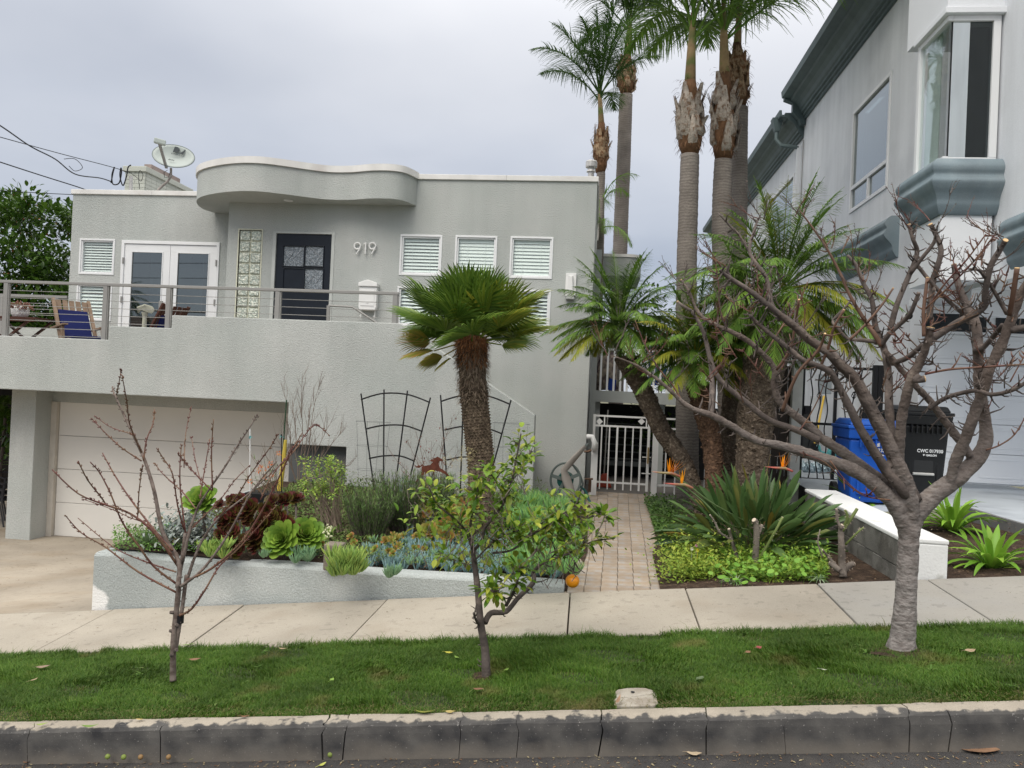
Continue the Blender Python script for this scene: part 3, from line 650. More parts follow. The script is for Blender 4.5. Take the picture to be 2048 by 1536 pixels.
# flue pipe on the corner of the roof
fv = thing('vent_pipe', 'small white capped metal flue pipe standing on the roof corner', 'vent', (W(1182, 348, 14).x, 14, zR-.3))
b = ORG[fv.name]
z0 = zR-.3; zt = W(1182, 322, 14).z
wm = mat('galvanised', (.55, .54, .53), .5, .1, 8, metal=.3)
MB().tube([b, (b.x, b.y, zt-.12)], .055, 14).build('pipe', wm, fv, smooth=False)
MB().tube([(b.x, b.y, zt-.12), (b.x, b.y, zt-.1), (b.x, b.y, zt-.02), (b.x, b.y, zt)], [.10, .105, .105, .09], 16).build('cap', wm, fv)
MB().tube([(b.x, b.y, zt-.2), (b.x, b.y, zt-.15)], [.085, .06], 14).build('collar', wm, fv)
# ================================================================== cable railing
YR = YD+.08
rail = thing('cable_railing', 'brushed steel railing with horizontal cables along the terrace parapet', 'railing', (W(400, 640, YR).x, YR, 1.9))
ztop = W(400, 574, YR).z
posts = [(-215, z1a), (13, z1a), (212, z1a), (338, z2a), (556, z3a), (791, z3a)]
pxs = []
for px, zb_ in posts:
    x = W(px, 600, YR).x; pxs.append(x)
    B(x-.035, x+.035, YR-.03, YR+.03, zb_-.005, ztop-.03).build('post', M['metal'], rail, bevel=.003)
    B(x+.036, x+.052, YR-.02, YR+.02, zb_-.005, ztop-.03).build('post_flange', M['metal'], rail)
B(pxs[0], pxs[-1]+.05, YR-.035, YR+.035, ztop-.029, ztop+.012).build('rail', M['metal'], rail, bevel=.004)
for i in range(5):
    x0_, x1_ = pxs[i]+.036, pxs[i+1]-.036; zl = [ztop-.029-.112*(k+1) for k in range(8)]
    base = min(posts[i][1], posts[i+1][1]) if i < 2 else posts[i][1] if i > 2 else z2a
    base = [z1a, z1a, z2a, z3a, z3a][i]
    for z in zl:
        if z > base+.02: MB().tube([(x0_, YR, z), ((x0_+x1_)/2, YR, z-.002), (x1_, YR, z)], .0045, 6).build('cable', M['metal'], rail)
# stair handrail
hr = [W(657, 640, YR+.9), W(657, 611, YR+.9), W(705, 614, YR+.9), W(757, 648, YR+.9)]
r2 = thing('handrail', 'thin bent steel handrail at the head of the terrace stairs', 'handrail', hr[0])
MB().tube(hr[1:], .016, 8).build('rail', M['metal'], r2); MB().bar(hr[0]-Vector((0, 0, .3)), hr[1], .05, .03).build('post', M['metal'], r2)
# back railing
q0 = W(-200, 588, 13.5); q1 = W(136, 594, 13.5)
r3 = thing('rear_railing', 'pale steel railing at the back of the terrace in front of the hedge tree', 'railing', (q1.x-1, 13.5, 1.9))
B(q0.x-1.5, q1.x, 13.47, 13.53, q1.z-.03, q1.z+.02).build('rail', M['metal'], r3)
for k in range(1, 4): MB().tube([(q0.x-1.5, 13.5, q1.z-.11*k-.03), (q1.x, 13.5, q1.z-.11*k-.03)], .0045, 5).build('cable', M['metal'], r3)
x = W(4, 620, 13.5).x; B(x-.03, x+.03, 13.47, 13.53, 1.75, q1.z-.03).build('post', M['metal'], r3)
# ================================================================== mailbox and wall lamp, satellite dish, cables
x0, x1, z0, z1 = rw(722, 563, 757, 622, YF)
mb_ = thing('mailbox', 'white wall mailbox with embossed front and newspaper hooks beside the door', 'mailbox', ((x0+x1)/2, YF, z0))
wp = mat('white_enamel', (.80, .80, .79), .3, .03); xm = (x0+x1)/2; hw = (x1-x0)/2
MB().prism([(x0+.02, z0), (x1-.02, z0), (x1, z0+.05), (x1, z1-.10), (x0, z1-.10), (x0, z0+.05)], YF-.12, YF-.002).build('body', wp, mb_, bevel=.01)
MB().prism([(x0-.01, z1-.098), (x1+.01, z1-.098), (x1+.01, z1-.04), (xm+.06, z1-.005), (xm, z1+.01), (xm-.06, z1-.005), (x0-.01, z1-.04)], YF-.145, YF-.002).build('lid', wp, mb_, bevel=.008)
B(x0+.035, x1-.035, YF-.128, YF-.121, z0+.07, z1-.15).build('front_relief', wp, mb_, bevel=.004)
for x in (x0+.03, x1-.03): MB().tube([(x, YF-.06, z0), (x, YF-.06, z0-.11), (x+.0, YF-.11, z0-.13), (x, YF-.13, z0-.09)], .008, 6).build('newspaper_hook', wp, mb_)
MB().disc((xm, YF-.132, z0+.13), .02, (0, 1, 0), 12, .006).build('emblem', wp, mb_)
x0, x1, z0, z1 = rw(1131, 547, 1152, 600, YF)
wl = thing('wall_lamp', 'tall white shield shaped wall lamp on the stucco near the house corner', 'wall lamp', ((x0+x1)/2, YF, z0)); xm = (x0+x1)/2
frame(MB(), x0, x1, z0+.06, z1, YF-.05, YF-.002, .05).build('back_plate', wp, wl, bevel=.004)
MB().prism([(x0+.04, z0+.07), (x1-.04, z0+.07), (x1-.055, z1-.05), (x0+.055, z1-.05)], YF-.10, YF-.052).build('shade', wp, wl, bevel=.01)
MB().prism([(x0+.01, z0), (x1-.01, z0), (x1-.03, z0+.07), (xm, z0+.14), (x0+.03, z0+.07)], YF-.12, YF-.004).build('cup', mat('lamp_grey', (.42, .43, .42), .5), wl, bevel=.01)
# dish
YH = 13.4
base = W(330, 378, YH); ct = W(347, 312, YH)
dish = thing('satellite_dish', 'oval grey satellite dish with lettering on a bent pole on the roof', 'satellite dish', base)
dm = mat('dish_grey', (.44, .49, .47), .5, .05, 4)
ax = Vector((.28, -1, .32)).normalized(); sx = Vector((1, .25, -.09)).normalized(); sx = (sx-ax*sx.dot(ax)).normalized(); sy = ax.cross(sx)*-1
if sy.z < 0: sy = -sy
ra, rb_ = 43/1540*YH, 27/1540*YH
mb = MB(); vs = [ct-ax*.07]; fs = []
n, m_ = 40, 6
for i in range(1, m_+1):
    t = i/m_
    for j in range(n): a = 2*pi*j/n; vs.append(ct+sx*ra*t*cos(a)+sy*rb_*t*sin(a)-ax*.07*(1-t*t))
fs = [(0, 1+j, 1+(j+1) % n) for j in range(n)]+[(1+(i-1)*n+j, 1+i*n+j, 1+i*n+(j+1) % n, 1+(i-1)*n+(j+1) % n) for i in range(1, m_) for j in range(n)]
mb.add(vs, fs); o = mb.build('reflector', dm, dish, smooth=True)
sol = o.modifiers.new('s', 'SOLIDIFY'); sol.thickness = .012; sol.offset = 0
MB().tube([ct+sx*ra*cos(a)+sy*rb_*sin(a) for a in [2*pi*j/n for j in range(n+1)]], .008, 6, cap=False).build('rim', mat('dish_rim', (.2, .23, .23), .5), dish)
lnb = W(319, 284, YH-.45)
MB().bar(W(333, 336, YH-.03), lnb-Vector((0, 0, .03)), .045, .03).build('arm', M['metal'], dish)
q = Vector((.035, 0, -.01))
MB().bar(lnb-Vector((.08, .04, -.02)), lnb+Vector((.09, .05, -.01)), .10, .09).build('receiver', dm, dish, bevel=.015)
MB().tube([W(342, 336, YH+.08), W(342, 352, YH+.1), W(336, 362, YH+.1), W(318, 378, YH+.05), W(314, 384, YH)], .022, 8).build('pole', mat('rusty_pole', (.30, .27, .25), .7, .3, 12), dish)
MB().tube([W(335, 340, YH), W(328, 345, YH-.05), W(329, 355, YH-.02), W(337, 355, YH), W(340, 345, YH)], .005, 5).build('wire', M['black_metal'], dish)
rot = Matrix((sx, sy, ax)).transposed().to_euler()
ink = mat('dark_print', (.03, .04, .045), .6)
def onD(px, py): 
    d = ray(px, py); 
    t = (ct-CAM).dot(ax)/d.dot(ax); return CAM+d*t+ax*(-.02)
MB().add([onD(*p)+ax*.012 for p in ((345, 304), (350, 292), (355, 293), (359, 297), (359, 300), (356, 303), (351, 304))], [tuple(range(7))]).build('logo', ink, dish)
MB().add([onD(*p)+ax*.012 for p in ((353, 305), (360, 305), (366, 302), (370, 298), (371, 300), (366, 309))], [tuple(range(6))]).build('logo', ink, dish)
text('DIRECTV', .038, onD(353, 308)+ax*.010, rot, ink, dish, scale_x=1.3); text('Slimline', .034, onD(342, 319)+ax*.010, rot, ink, dish, shear=.4)
# service mast and cables
ms = W(262, 352, 14.5); mz = W(262, 384, 14.5)
mast = MB().tube([mz-Vector((0, 0, .2)), ms], .035, 10).build('service_mast', wm, label='short grey conduit mast where the overhead wires reach the roof', cat='mast')
def cable(name, pts, r, label, Ys):
    P = smooth_curve([W(px, py, y) for (px, py), y in zip(pts, Ys)], 8)
    return MB().tube(P, r, 5).build(name, M['black_metal'], label=label, cat='cable')
cable('overhead_cable', [(-260, 95), (-100, 190), (0, 251), (60, 292), (110, 318), (150, 348), (200, 356), (222, 363)], .011, 'thick twisted overhead service wire sagging to the cluster beside the chimney', [7, 9, 10.5, 11.5, 12.4, 13, 14, 14.4])
cable('overhead_cable', [(-260, 200), (-80, 252), (0, 274), (120, 307), (220, 333), (262, 346)], .007, 'thin straight overhead wire reaching the roof mast from higher up', [7, 9.5, 10.5, 12.5, 14, 14.5])
cable('overhead_cable', [(-260, 240), (-80, 298), (0, 324), (80, 350), (150, 372), (170, 379)], .010, 'sagging overhead wire passing low towards the roof corner', [8, 10, 11, 12.3, 13.2, 13.6])
cable('overhead_cable', [(-260, 364), (-80, 374), (0, 381), (80, 386), (142, 389), (200, 392)], .008, 'lowest overhead wire just above the hedge tree', [13, 14, 14.5, 15, 15.5, 16])
cable('drip_loop', [(222, 366), (226, 345), (229, 334), (224, 350), (226, 368), (238, 366), (243, 345), (242, 336), (240, 352), (246, 371), (253, 352), (256, 335), (262, 330)], .013, 'black drip loops of wire hanging at the roof mast', [14.4]*13)
cable('service_wire', [(262, 346), (275, 356), (282, 362), (286, 350), (280, 341), (277, 352), (279, 378)], .006, 'thin wire looping down in front of the painted chimney', [14.4]*7)
cable('jumper_wire', [(128, 318), (150, 318), (165, 335), (150, 342), (138, 332)], .006, 'small jumper wire looped round the splice of the overhead wires', [12.7, 12.9, 13.2, 13, 12.8])
# ================================================================== THE PALE NEIGHBOUR BUILDING
XA = 4.3
nb = thing('neighbour_building', 'pale lavender white stucco building with slate blue cornices, corner oriel window and white garage door', 'building', (6, 12, .5))
ns = mat('pale_stucco', (.74, .76, .79), .85, .04, .7, fine=.04, bump=.35, bscale=60, bdist=.006, col2=(.61, .63, .66), c2s=.9, c2t=(.5, .75), streak=.09)
nw = mat('pale_stucco_bright', (.76, .78, .81), .85, .03, .7, bump=.3, bscale=60, bdist=.006)
slate = mat('slate_blue_trim', (.20, .255, .285), .75, .10, 1.2, fine=.06, bump=.5, bscale=60, bdist=.004, streak=.16, col2=(.25, .30, .325), c2s=2.2, c2t=(.5, .7))
slate2 = mat('dark_slate_cornice', (.10, .135, .14), .55, .1, 1.2, streak=.15)
def yz(px, py, X=XA): p = WX(px, py, X); return p.y, p.z
zt = WX(1622, 226, XA).z; z_low = WX(1622, 256, XA).z
zsof = W(1930, 560, 9.13).z
# side wall with window openings
wa, wb = WX(1785, 140, XA), WX(1708, 216, XA); wz0 = WX(1780, 372, XA).z
w2a, w2b = WX(1590, 345, XA), WX(1560, 375, XA)
Yo = 9.95
h1 = (wa.y, wb.y, wz0, wa.z); h2 = (w2a.y, w2b.y+1.2, w2a.z-1.5, w2a.z)
mb = MB(); wall_grid(mb, Yo, 30, zsof, zt, XA, XA+.2, [h1, h2], 'x'); fixnormals(mb.build('side_wall', ns, nb))
B(XA, XA+.2, 11.02, 30, .3, zsof-.002).build('side_wall', ns, nb)
B(XA+.25, 12, 10.1, 29.8, zsof+.2, zt-.2).build('room_backing', M['room'], nb) if 0 else None
B(XA+1.0, XA+1.1, 10.5, 29.8, zsof+.2, zt-.2).build('room_backing', M['dark'], nb)
# cornice: stepped and hollow profile swept along the eave
def cornice(y0, y1, zb, name='cornice'):
    pr = [(0, 0), (-.05, .0), (-.05, .05), (-.09, .06), (-.09, .11), (-.13, .12), (-.13, .17), (-.16, .20), (-.19, .27), (-.25, .34), (-.34, .39), (-.36, .44), (-.42, .45), (-.42, .50)]
    mb = MB().prism([(XA+x, zb+z) for x, z in pr]+[(XA, zb+.5)], y0, y1); fixnormals(mb.build(name, slate2, nb))
    g = MB().prism([(XA-.421, zb+.45), (XA-.53, zb+.47), (XA-.55, zb+.60), (XA-.50, zb+.60), (XA-.49, zb+.5), (XA-.421, zb+.5)], y0-.02, y1+.02); fixnormals(g.build('gutter', slate2, nb))
    B(XA-.42, XA+6, y0, y1, zb+.501, zb+.55).build('roof', slate2, nb)
ystep = WX(1612, 240, XA).y
cornice(8.0, ystep, zt); cornice(ystep+.12, 30, z_low-.02)
# stepped bracket at the break, rain head, downspout
MB().prism([(XA-.02, zt-.12), (XA-.12, zt-.12), (XA-.16, zt), (XA-.30, zt+.15), (XA-.30, zt+.35), (XA-.48, zt+.42), (XA-.48, zt+.52), (XA-.02, zt+.52)], ystep-.05, ystep+.1).build('cornice_bracket', slate2, nb)
hx, hy = XA-.52, ystep+.45
MB().hexa([(hx-.05, hy-.06, z_low+.22), (hx+.05, hy-.06, z_low+.22), (hx+.05, hy+.06, z_low+.22), (hx-.05, hy+.06, z_low+.22)], [(hx-.12, hy-.12, z_low+.5), (hx+.12, hy-.12, z_low+.5), (hx+.12, hy+.12, z_low+.5), (hx-.12, hy+.12, z_low+.5)]).build('rain_head', slate2, nb)
MB().tube([(hx, hy, z_low+.24), (hx, hy-.02, z_low+.02), (hx+.1, hy-.08, z_low-.12), (XA-.06, hy-.15, z_low-.18)], .045, 8).build('downspout_elbow', slate2, nb)
MB().bar((XA-.05, hy-.15, z_low-.14), (XA-.05, hy-.15, .6), .09, .07).build('downspout', ns, nb)
MB().tube([(XA-.03, hy-.42, z_low-.1), (XA-.03, hy-.42, .6)], .012, 5).build('conduit', M['metal'], nb)
# side window: big pane over two small sashes
def side_window(h, X, split=True):
    y0, y1, z0, z1 = h
    f = frame(MB(), y0+.004, y1-.004, z0+.004, z1-.004, X-.02, X+.06, .06, 'x').build('window', M['white'], nb, bevel=.004)
    zs = z0+(z1-z0)*.24 if split else z0+.06
    if split:
        B(X-.015, X+.05, y0+.065, y1-.065, zs-.03, zs+.03).build('transom', M['white'], f)
        B(X-.012, X+.05, (y0+y1)/2-.03, (y0+y1)/2+.03, z0+.065, zs-.031).build('mullion', M['white'], f)
        for a, b in ((y0+.065, (y0+y1)/2-.032), ((y0+y1)/2+.032, y1-.065)): B(X+.02, X+.026, a, b, z0+.065, zs-.032).build('pane', M['glass_dark'], f)
    B(X+.02, X+.026, y0+.065, y1-.065, zs+.032, z1-.065).build('pane', M['glass_dark'], f)
side_window(h1, XA); side_window(h2, XA, False)
# oriel at the corner
OX = 4.02
pf = W(1890, 200, 9.13); OX = pf.x; OY = 9.13
oz0 = W(1935, 322, OY).z; oz1 = W(1940, 30, OY).z; oxr = W(1998, 180, OY).x
mz0 = W(1940, 430, OY).z
def around(off, z, xr=None): xr = xr or oxr; return [(OX-off, Yo+off*.6, z), (OX-off, OY-off, z), (xr+off, OY-off, z), (xr+off, OY+.5, z)]
def moulding(prof, name, m, ring):
    vs = []; n = 4
    for o, z in prof: vs += ring(o, z)
    fs = [(i*n+j, i*n+j+1, (i+1)*n+j+1, (i+1)*n+j) for i in range(len(prof)-1) for j in range(n-1)]
    fs += [tuple(i*n for i in range(len(prof))), tuple(i*n+n-1 for i in range(len(prof)-1, -1, -1))]
    a = [len(vs)-4+i for i in range(4)]; fs += [tuple(a), (3, 2, 1, 0)]
    return MB().add(vs, fs).build(name, m, nb)
H = oz0-mz0
mprof = [(.02, mz0), (.05, mz0+.05*H), (.09, mz0+.16*H), (.10, mz0+.26*H), (.14, mz0+.36*H), (.20, mz0+.46*H), (.235, mz0+.56*H), (.205, mz0+.64*H), (.19, mz0+.70*H), (.215, mz0+.78*H), (.215, mz0+.86*H), (.17, mz0+.95*H), (.12, mz0+1.0*H)]
MP = [(o*.75, z) for o, z in mprof]
MP = [(v.x, v.z) for v in smooth_curve([Vector((a, 0, b)) for a, b in MP], 4)]
fixnormals(moulding(MP, 'oriel_sill_moulding', slate, around))
# wall under and over the oriel
B(OX+.01, oxr-.01, OY+.012, Yo, zsof, mz0-.001).build('oriel_base', nw, nb, bevel=.004)
B(OX-.05, oxr+.05, OY-.06, Yo+.02, oz1+.001, oz1+.07).build('oriel_head_moulding', nw, nb, bevel=.006)
B(OX-.02, oxr+.02, OY-.02, Yo+.3, oz1+.072, zt+.3).build('oriel_upper_wall', nw, nb)
B(XA-.25, XA+.6, OY+.3, Yo+.4, mz0, mz0+.05).build('oriel_floor', nw, nb)
# frames: side face and front face with corner glass
f = MB(); fw = .055
zA, zB = oz0+.002, oz1-.001
f.box(OX, OX+.06, Yo-.075, Yo, zA, zB).box(OX, OX+.06, OY+.0, Yo-.077, zA, zA+.05).box(OX, OX+.06, OY, Yo-.077, zB-.06, zB)
f = f.build('oriel_side_frame', M['white'], nb, bevel=.004)
xg1 = W(1983, 180, OY).x
B(OX+.03, OX+.036, OY+.04, Yo-.08, zA+.052, zB-.062).build('pane', M['glass'], f)
f = MB().box(OX+.061, oxr, OY, OY+.06, zA, zA+.04).box(OX+.061, oxr, OY, OY+.06, zB-.06, zB).box(xg1, oxr, OY, OY+.06, zA+.041, zB-.061).build('oriel_front_frame', M['white'], nb, bevel=.004)
xm_ = W(1938, 180, OY).x
B(OX+.055, OX+.068, OY+.028, OY+.042, zA+.042, zB-.062).build('corner_seal', M['black_metal'], f)
mirror = glass('sky_reflecting_pane', (.1, .12, .12), .9); darkg = mat('dark_glass', (.025, .028, .03), .08, 0, spec=.6)
# two leaves: one made highly reflective to brighten it with mirrored sky, one dim
MB().hexa([(OX+.069, OY+.03, zA+.042), (xm_-.002, OY+.03, zA+.042), (xm_-.002, OY+.036, zA+.042), (OX+.069, OY+.036, zA+.042)], [(OX+.069, OY+.03, zB-.062), (xm_-.002, OY+.03, zB-.062), (xm_-.002, OY+.036, zB-.062), (OX+.069, OY+.036, zB-.062)]).build('pane', mirror, f)
B(xm_+.002, xg1-.001, OY+.03, OY+.036, zA+.042, zB-.062).build('pane', glass('dim_pane', (.4, .43, .43), .06), f)
B(xm_-.01, xg1+.2, OY+.3, OY+.32, zA, zB).build('pane_dark_backing', M['dark'], f)  # near-black sheet standing in for the unlit room behind the pane
B(OX+.09, OX+.10, OY+.36, Yo-.08, zA, zB).build('curtain', mat('pale_curtain', (.50, .58, .56), .9), nb)
# near wing beyond the oriel
B(oxr+.021, 9, 7.9, OY+.3, zsof+.04, zt+.3).build('near_wing_wall', ns, nb)
nzz0 = W(1990, 540, 8.75).z; nzz1 = W(1990, 440, 8.75).z
pr = [(oxr+.02-o, z) for o, z in [(a*1.0, nzz0+(b-mz0)/H*(nzz1-nzz0)) for a, b in MP]]
MB().prism([(oxr+.02, nzz0)]+pr+[(oxr+.02, nzz1)], 7.9, 8.72).build('near_wing_moulding', slate, nb)
# moulding below the side window
y0, y1 = h1[0]-.55, h1[1]+.35
pr = [(XA-o, z) for o, z in [(a*1.25, b) for a, b in MP]]
fixnormals(MB().prism([(XA, mz0)]+pr+[(XA, oz0)], y0, y1).build('window_sill_moulding', slate, nb))
# soffit, garage
YN = 11.0
B(XA-.02, 9, 8.3, YN+.3, zsof-.05, zsof-.001+.04).build('soffit', mat('soffit', (.74, .76, .78), .9), nb)
B(XA-.02, 9, OY+.35, OY+.55, zsof-.35, zsof-.051).build('beam', ns, nb)
gx = W(1826, 800, YN).x; gtop = W(1950, 612, YN).z; gbot = .70
B(XA, gx, YN-.15, YN+.2, .5, zsof-.051).build('garage_pier', nw, nb)
B(gx+.001, 9, YN+.02, YN+.2, gtop, zsof-.051).build('garage_header', nw, nb)
gd = B(gx+.001, 8.8, YN+.05, YN+.07, gbot-.02, gtop-.001).build('garage_door', M['white'], nb)
gwm = mat('garage_white', (.82, .84, .87), .5, .02)
hh = (gtop-gbot)/6
for i in range(6):
    z0, z1 = gbot+hh*i+.003, gbot+hh*(i+1)-.003
    B(gx+.03, 8.7, YN, YN+.045, z0, z1).build('door_panel', gwm, gd, bevel=.006)
    if i == 5: continue
    x = gx+.14
    while x < 8: 
        fp = frame(MB(), x, x+.62, z0+.07, z1-.06, YN-.008, YN-.001, .02).build('panel_moulding', gwm, gd, bevel=.003); x += .74
vx0, vx1, vz0, vz1 = rw(1838, 628, 1972, 663, YN)
B(vx0, vx1, YN-.012, YN-.002, vz0, vz1).build('door_window', darkg, gd); frame(MB(), vx0-.03, vx1+.03, vz0-.03, vz1+.03, YN-.02, YN-.001, .029).build('window_frame', gwm, gd)
B(vx1+.12, vx1+1.2, YN-.012, YN-.002, vz0, vz1).build('door_window', darkg, gd)
q = W(1805, 637, YN-.15); lp = thing('wall_light', 'small white security floodlight on the neighbour garage pier', 'wall light', (q.x, YN-.15, q.z-.05))
MB().tube([(q.x, YN-.155, q.z), (q.x, YN-.30, q.z+.02)], [.03, .05], 10).build('lamp_head', M['white'], lp); MB().disc((q.x+.02, YN-.31, q.z+.02), .048, (0, 1, 0), 14, .01).build('lens', M['black_metal'], lp)
# white post, dark board fence, iron gate
YP = 11.3
x0, x1, z0, z1 = rw(1580, 727, 1600, 960, YP)
pt = thing('gate_post', 'white painted square post with a grey cap between board fence and iron gate', 'post', ((x0+x1)/2, YP, .3))
B(x0, x1, YP-.08, YP+.08, .2, z1).build('shaft', mat('aged_white', (.6, .6, .56), .8, .12, 6), pt, bevel=.005); B(x0-.12, x1+.03, YP-.12, YP+.12, z1+.001, z1+.04).build('cap', M['metal'], pt)
bf = thing('board_fence', 'dark weathered vertical board fence beside the white post', 'fence', (x0-.4, YP+.05, .2))
wd = mat('dark_wood', (.055, .045, .038), .85, .25, 8, rand=.2)
x = x0-.34
while x < x0-.02: B(x, min(x+.092, x0-.004), YP+.02, YP+.045, .15, z1-.04).build('board', wd, bf); x += .1
ig = thing('iron_gate', 'black wrought iron gate with wavy bars and twisted ornaments beside the neighbour building', 'gate', (W(1680, 970, 11.4).x, 11.4, .6))
YI = 11.4
gx0_, gx1_, gz0_, gz1_ = rw(1606, 733, 1742, 956, YI)
gz0_ = .68
bm = M['black_metal']
for a, b in ((gx0_-.07, gx0_), (gx1_-.0, gx1_+.06), (gx1_+.068, gx1_+.14)): B(a, b, YI-.03, YI+.03, .55, gz1_+.04).build('post', bm, ig)
zm = W(1670, 849, YI).z; zbm = W(1650, 960, YI).z
for z in (gz1_-.02, zm, zbm): B(gx0_, gx1_, YI-.02, YI+.02, z-.018, z+.018).build('rail', bm, ig)
xc = W(1669, 840, YI).x; B(xc-.02, xc+.02, YI-.022, YI+.022, zbm+.02, gz1_-.04).build('stile', bm, ig)
for k, (px, orn) in enumerate(((1621, 0), (1637, 1), (1652, 0), (1688, 0), (1706, 1), (1722, 0))):
    x = W(px, 830, YI).x; ph = k*1.3
    P = [(x+.018*sin(2*pi*t*3+ph), YI, zbm+(gz1_-zbm)*t) for t in [i/48 for i in range(49)]]
    MB().tube(P, .0085, 6).build('wavy_bar', bm, ig, smooth=True)
    if orn:
        zc_ = W(px, 791, YI).z; mb = MB()
        for j in range(4): mb.tube([(x+.03*sin(pi*t)*cos(j*pi/2+t*3), YI+.03*sin(pi*t)*sin(j*pi/2+t*3), zc_-.055+.11*t) for t in [i/10 for i in range(11)]], .005, 5)
        mb.build('basket_ornament', bm, ig)
B(gx1_-.16, gx1_-.02, YI-.05, YI-.021, zm+.02, zm+.24).build('lock_box', bm, ig)
B(gx0_, gx0_+.09, YI-.07, YI-.03, zm+.13, zm+.25).build('hinge', bm, ig)
# things behind the gate
def bx(name, r, y, d, m, label, cat, bev=.01): a = rw(*r, y); return B(a[0], a[1], y, y+d, a[2], a[3]).build(name, m, label=label, cat=cat, bevel=bev)
pg = mat('panel_grey', (.25, .28, .30), .6)
bx('electrical_panel', (1640, 748, 1664, 788), 14, .12, pg, 'grey electrical panel on the wall behind the iron gate', 'panel')
bx('meter_box', (1622, 792, 1652, 850), 14.2, .1, mat('box_white', (.5, .52, .54), .6), 'pale meter box behind the iron gate below the grey panel', 'meter box')
br = thing('broom', 'yellow handled broom leaning on the wall behind the iron gate', 'broom', W(1628, 905, 13))
MB().tube([W(1629, 890, 13), W(1648, 792, 13.3)], .018, 8).build('handle', mat('yellow_paint', (.62, .42, .06), .5), br)
MB().hexa([W(1618, 912, 12.95), W(1640, 914, 12.95), W(1640, 914, 13.02), W(1618, 912, 13.02)], [W(1624, 886, 12.95), W(1634, 887, 12.95), W(1634, 887, 13.02), W(1624, 886, 13.02)]).build('head', M['black_plastic'], br)
q = W(1673, 905, 12.6); mb = MB().tube([q+Vector((-.12, 0, -.12)), q+Vector((-.05, 0, .04)), q+Vector((.1, 0, .06)), q+Vector((.14, 0, -.1))], [.05, .10, .10, .05], 12)
wcn = thing('watering_can', 'turquoise plastic watering can behind the iron gate', 'watering can', q-Vector((0, 0, .2))); tq = mat('turquoise', (.12, .40, .42), .4)
mb.build('body', tq, wcn, smooth=True); MB().tube([q+Vector((-.10, 0, -.05)), q+Vector((-.24, 0, .0)), q+Vector((-.28, 0, .1))], [.03, .02, .03], 8).build('spout', tq, wcn)
q = W(1630, 935, 12.4); tm = mat('foil', (.45, .55, .6), .25, .4, 20, metal=.6, bump=1, bscale=25, bdist=.03)
mb = MB(); 
for k in range(5): mb.tube([q+Vector((-.22+.1*k, 0, .08)), q+Vector((-.16+.1*k, -.05, -.04)), q+Vector((-.1+.1*k, 0, -.12))], [.05, .045, .02], 7)
mb.build('foil_sheet', tm, label='crumpled silver and turquoise sheet lying behind the iron gate', cat='sheet', smooth=True)
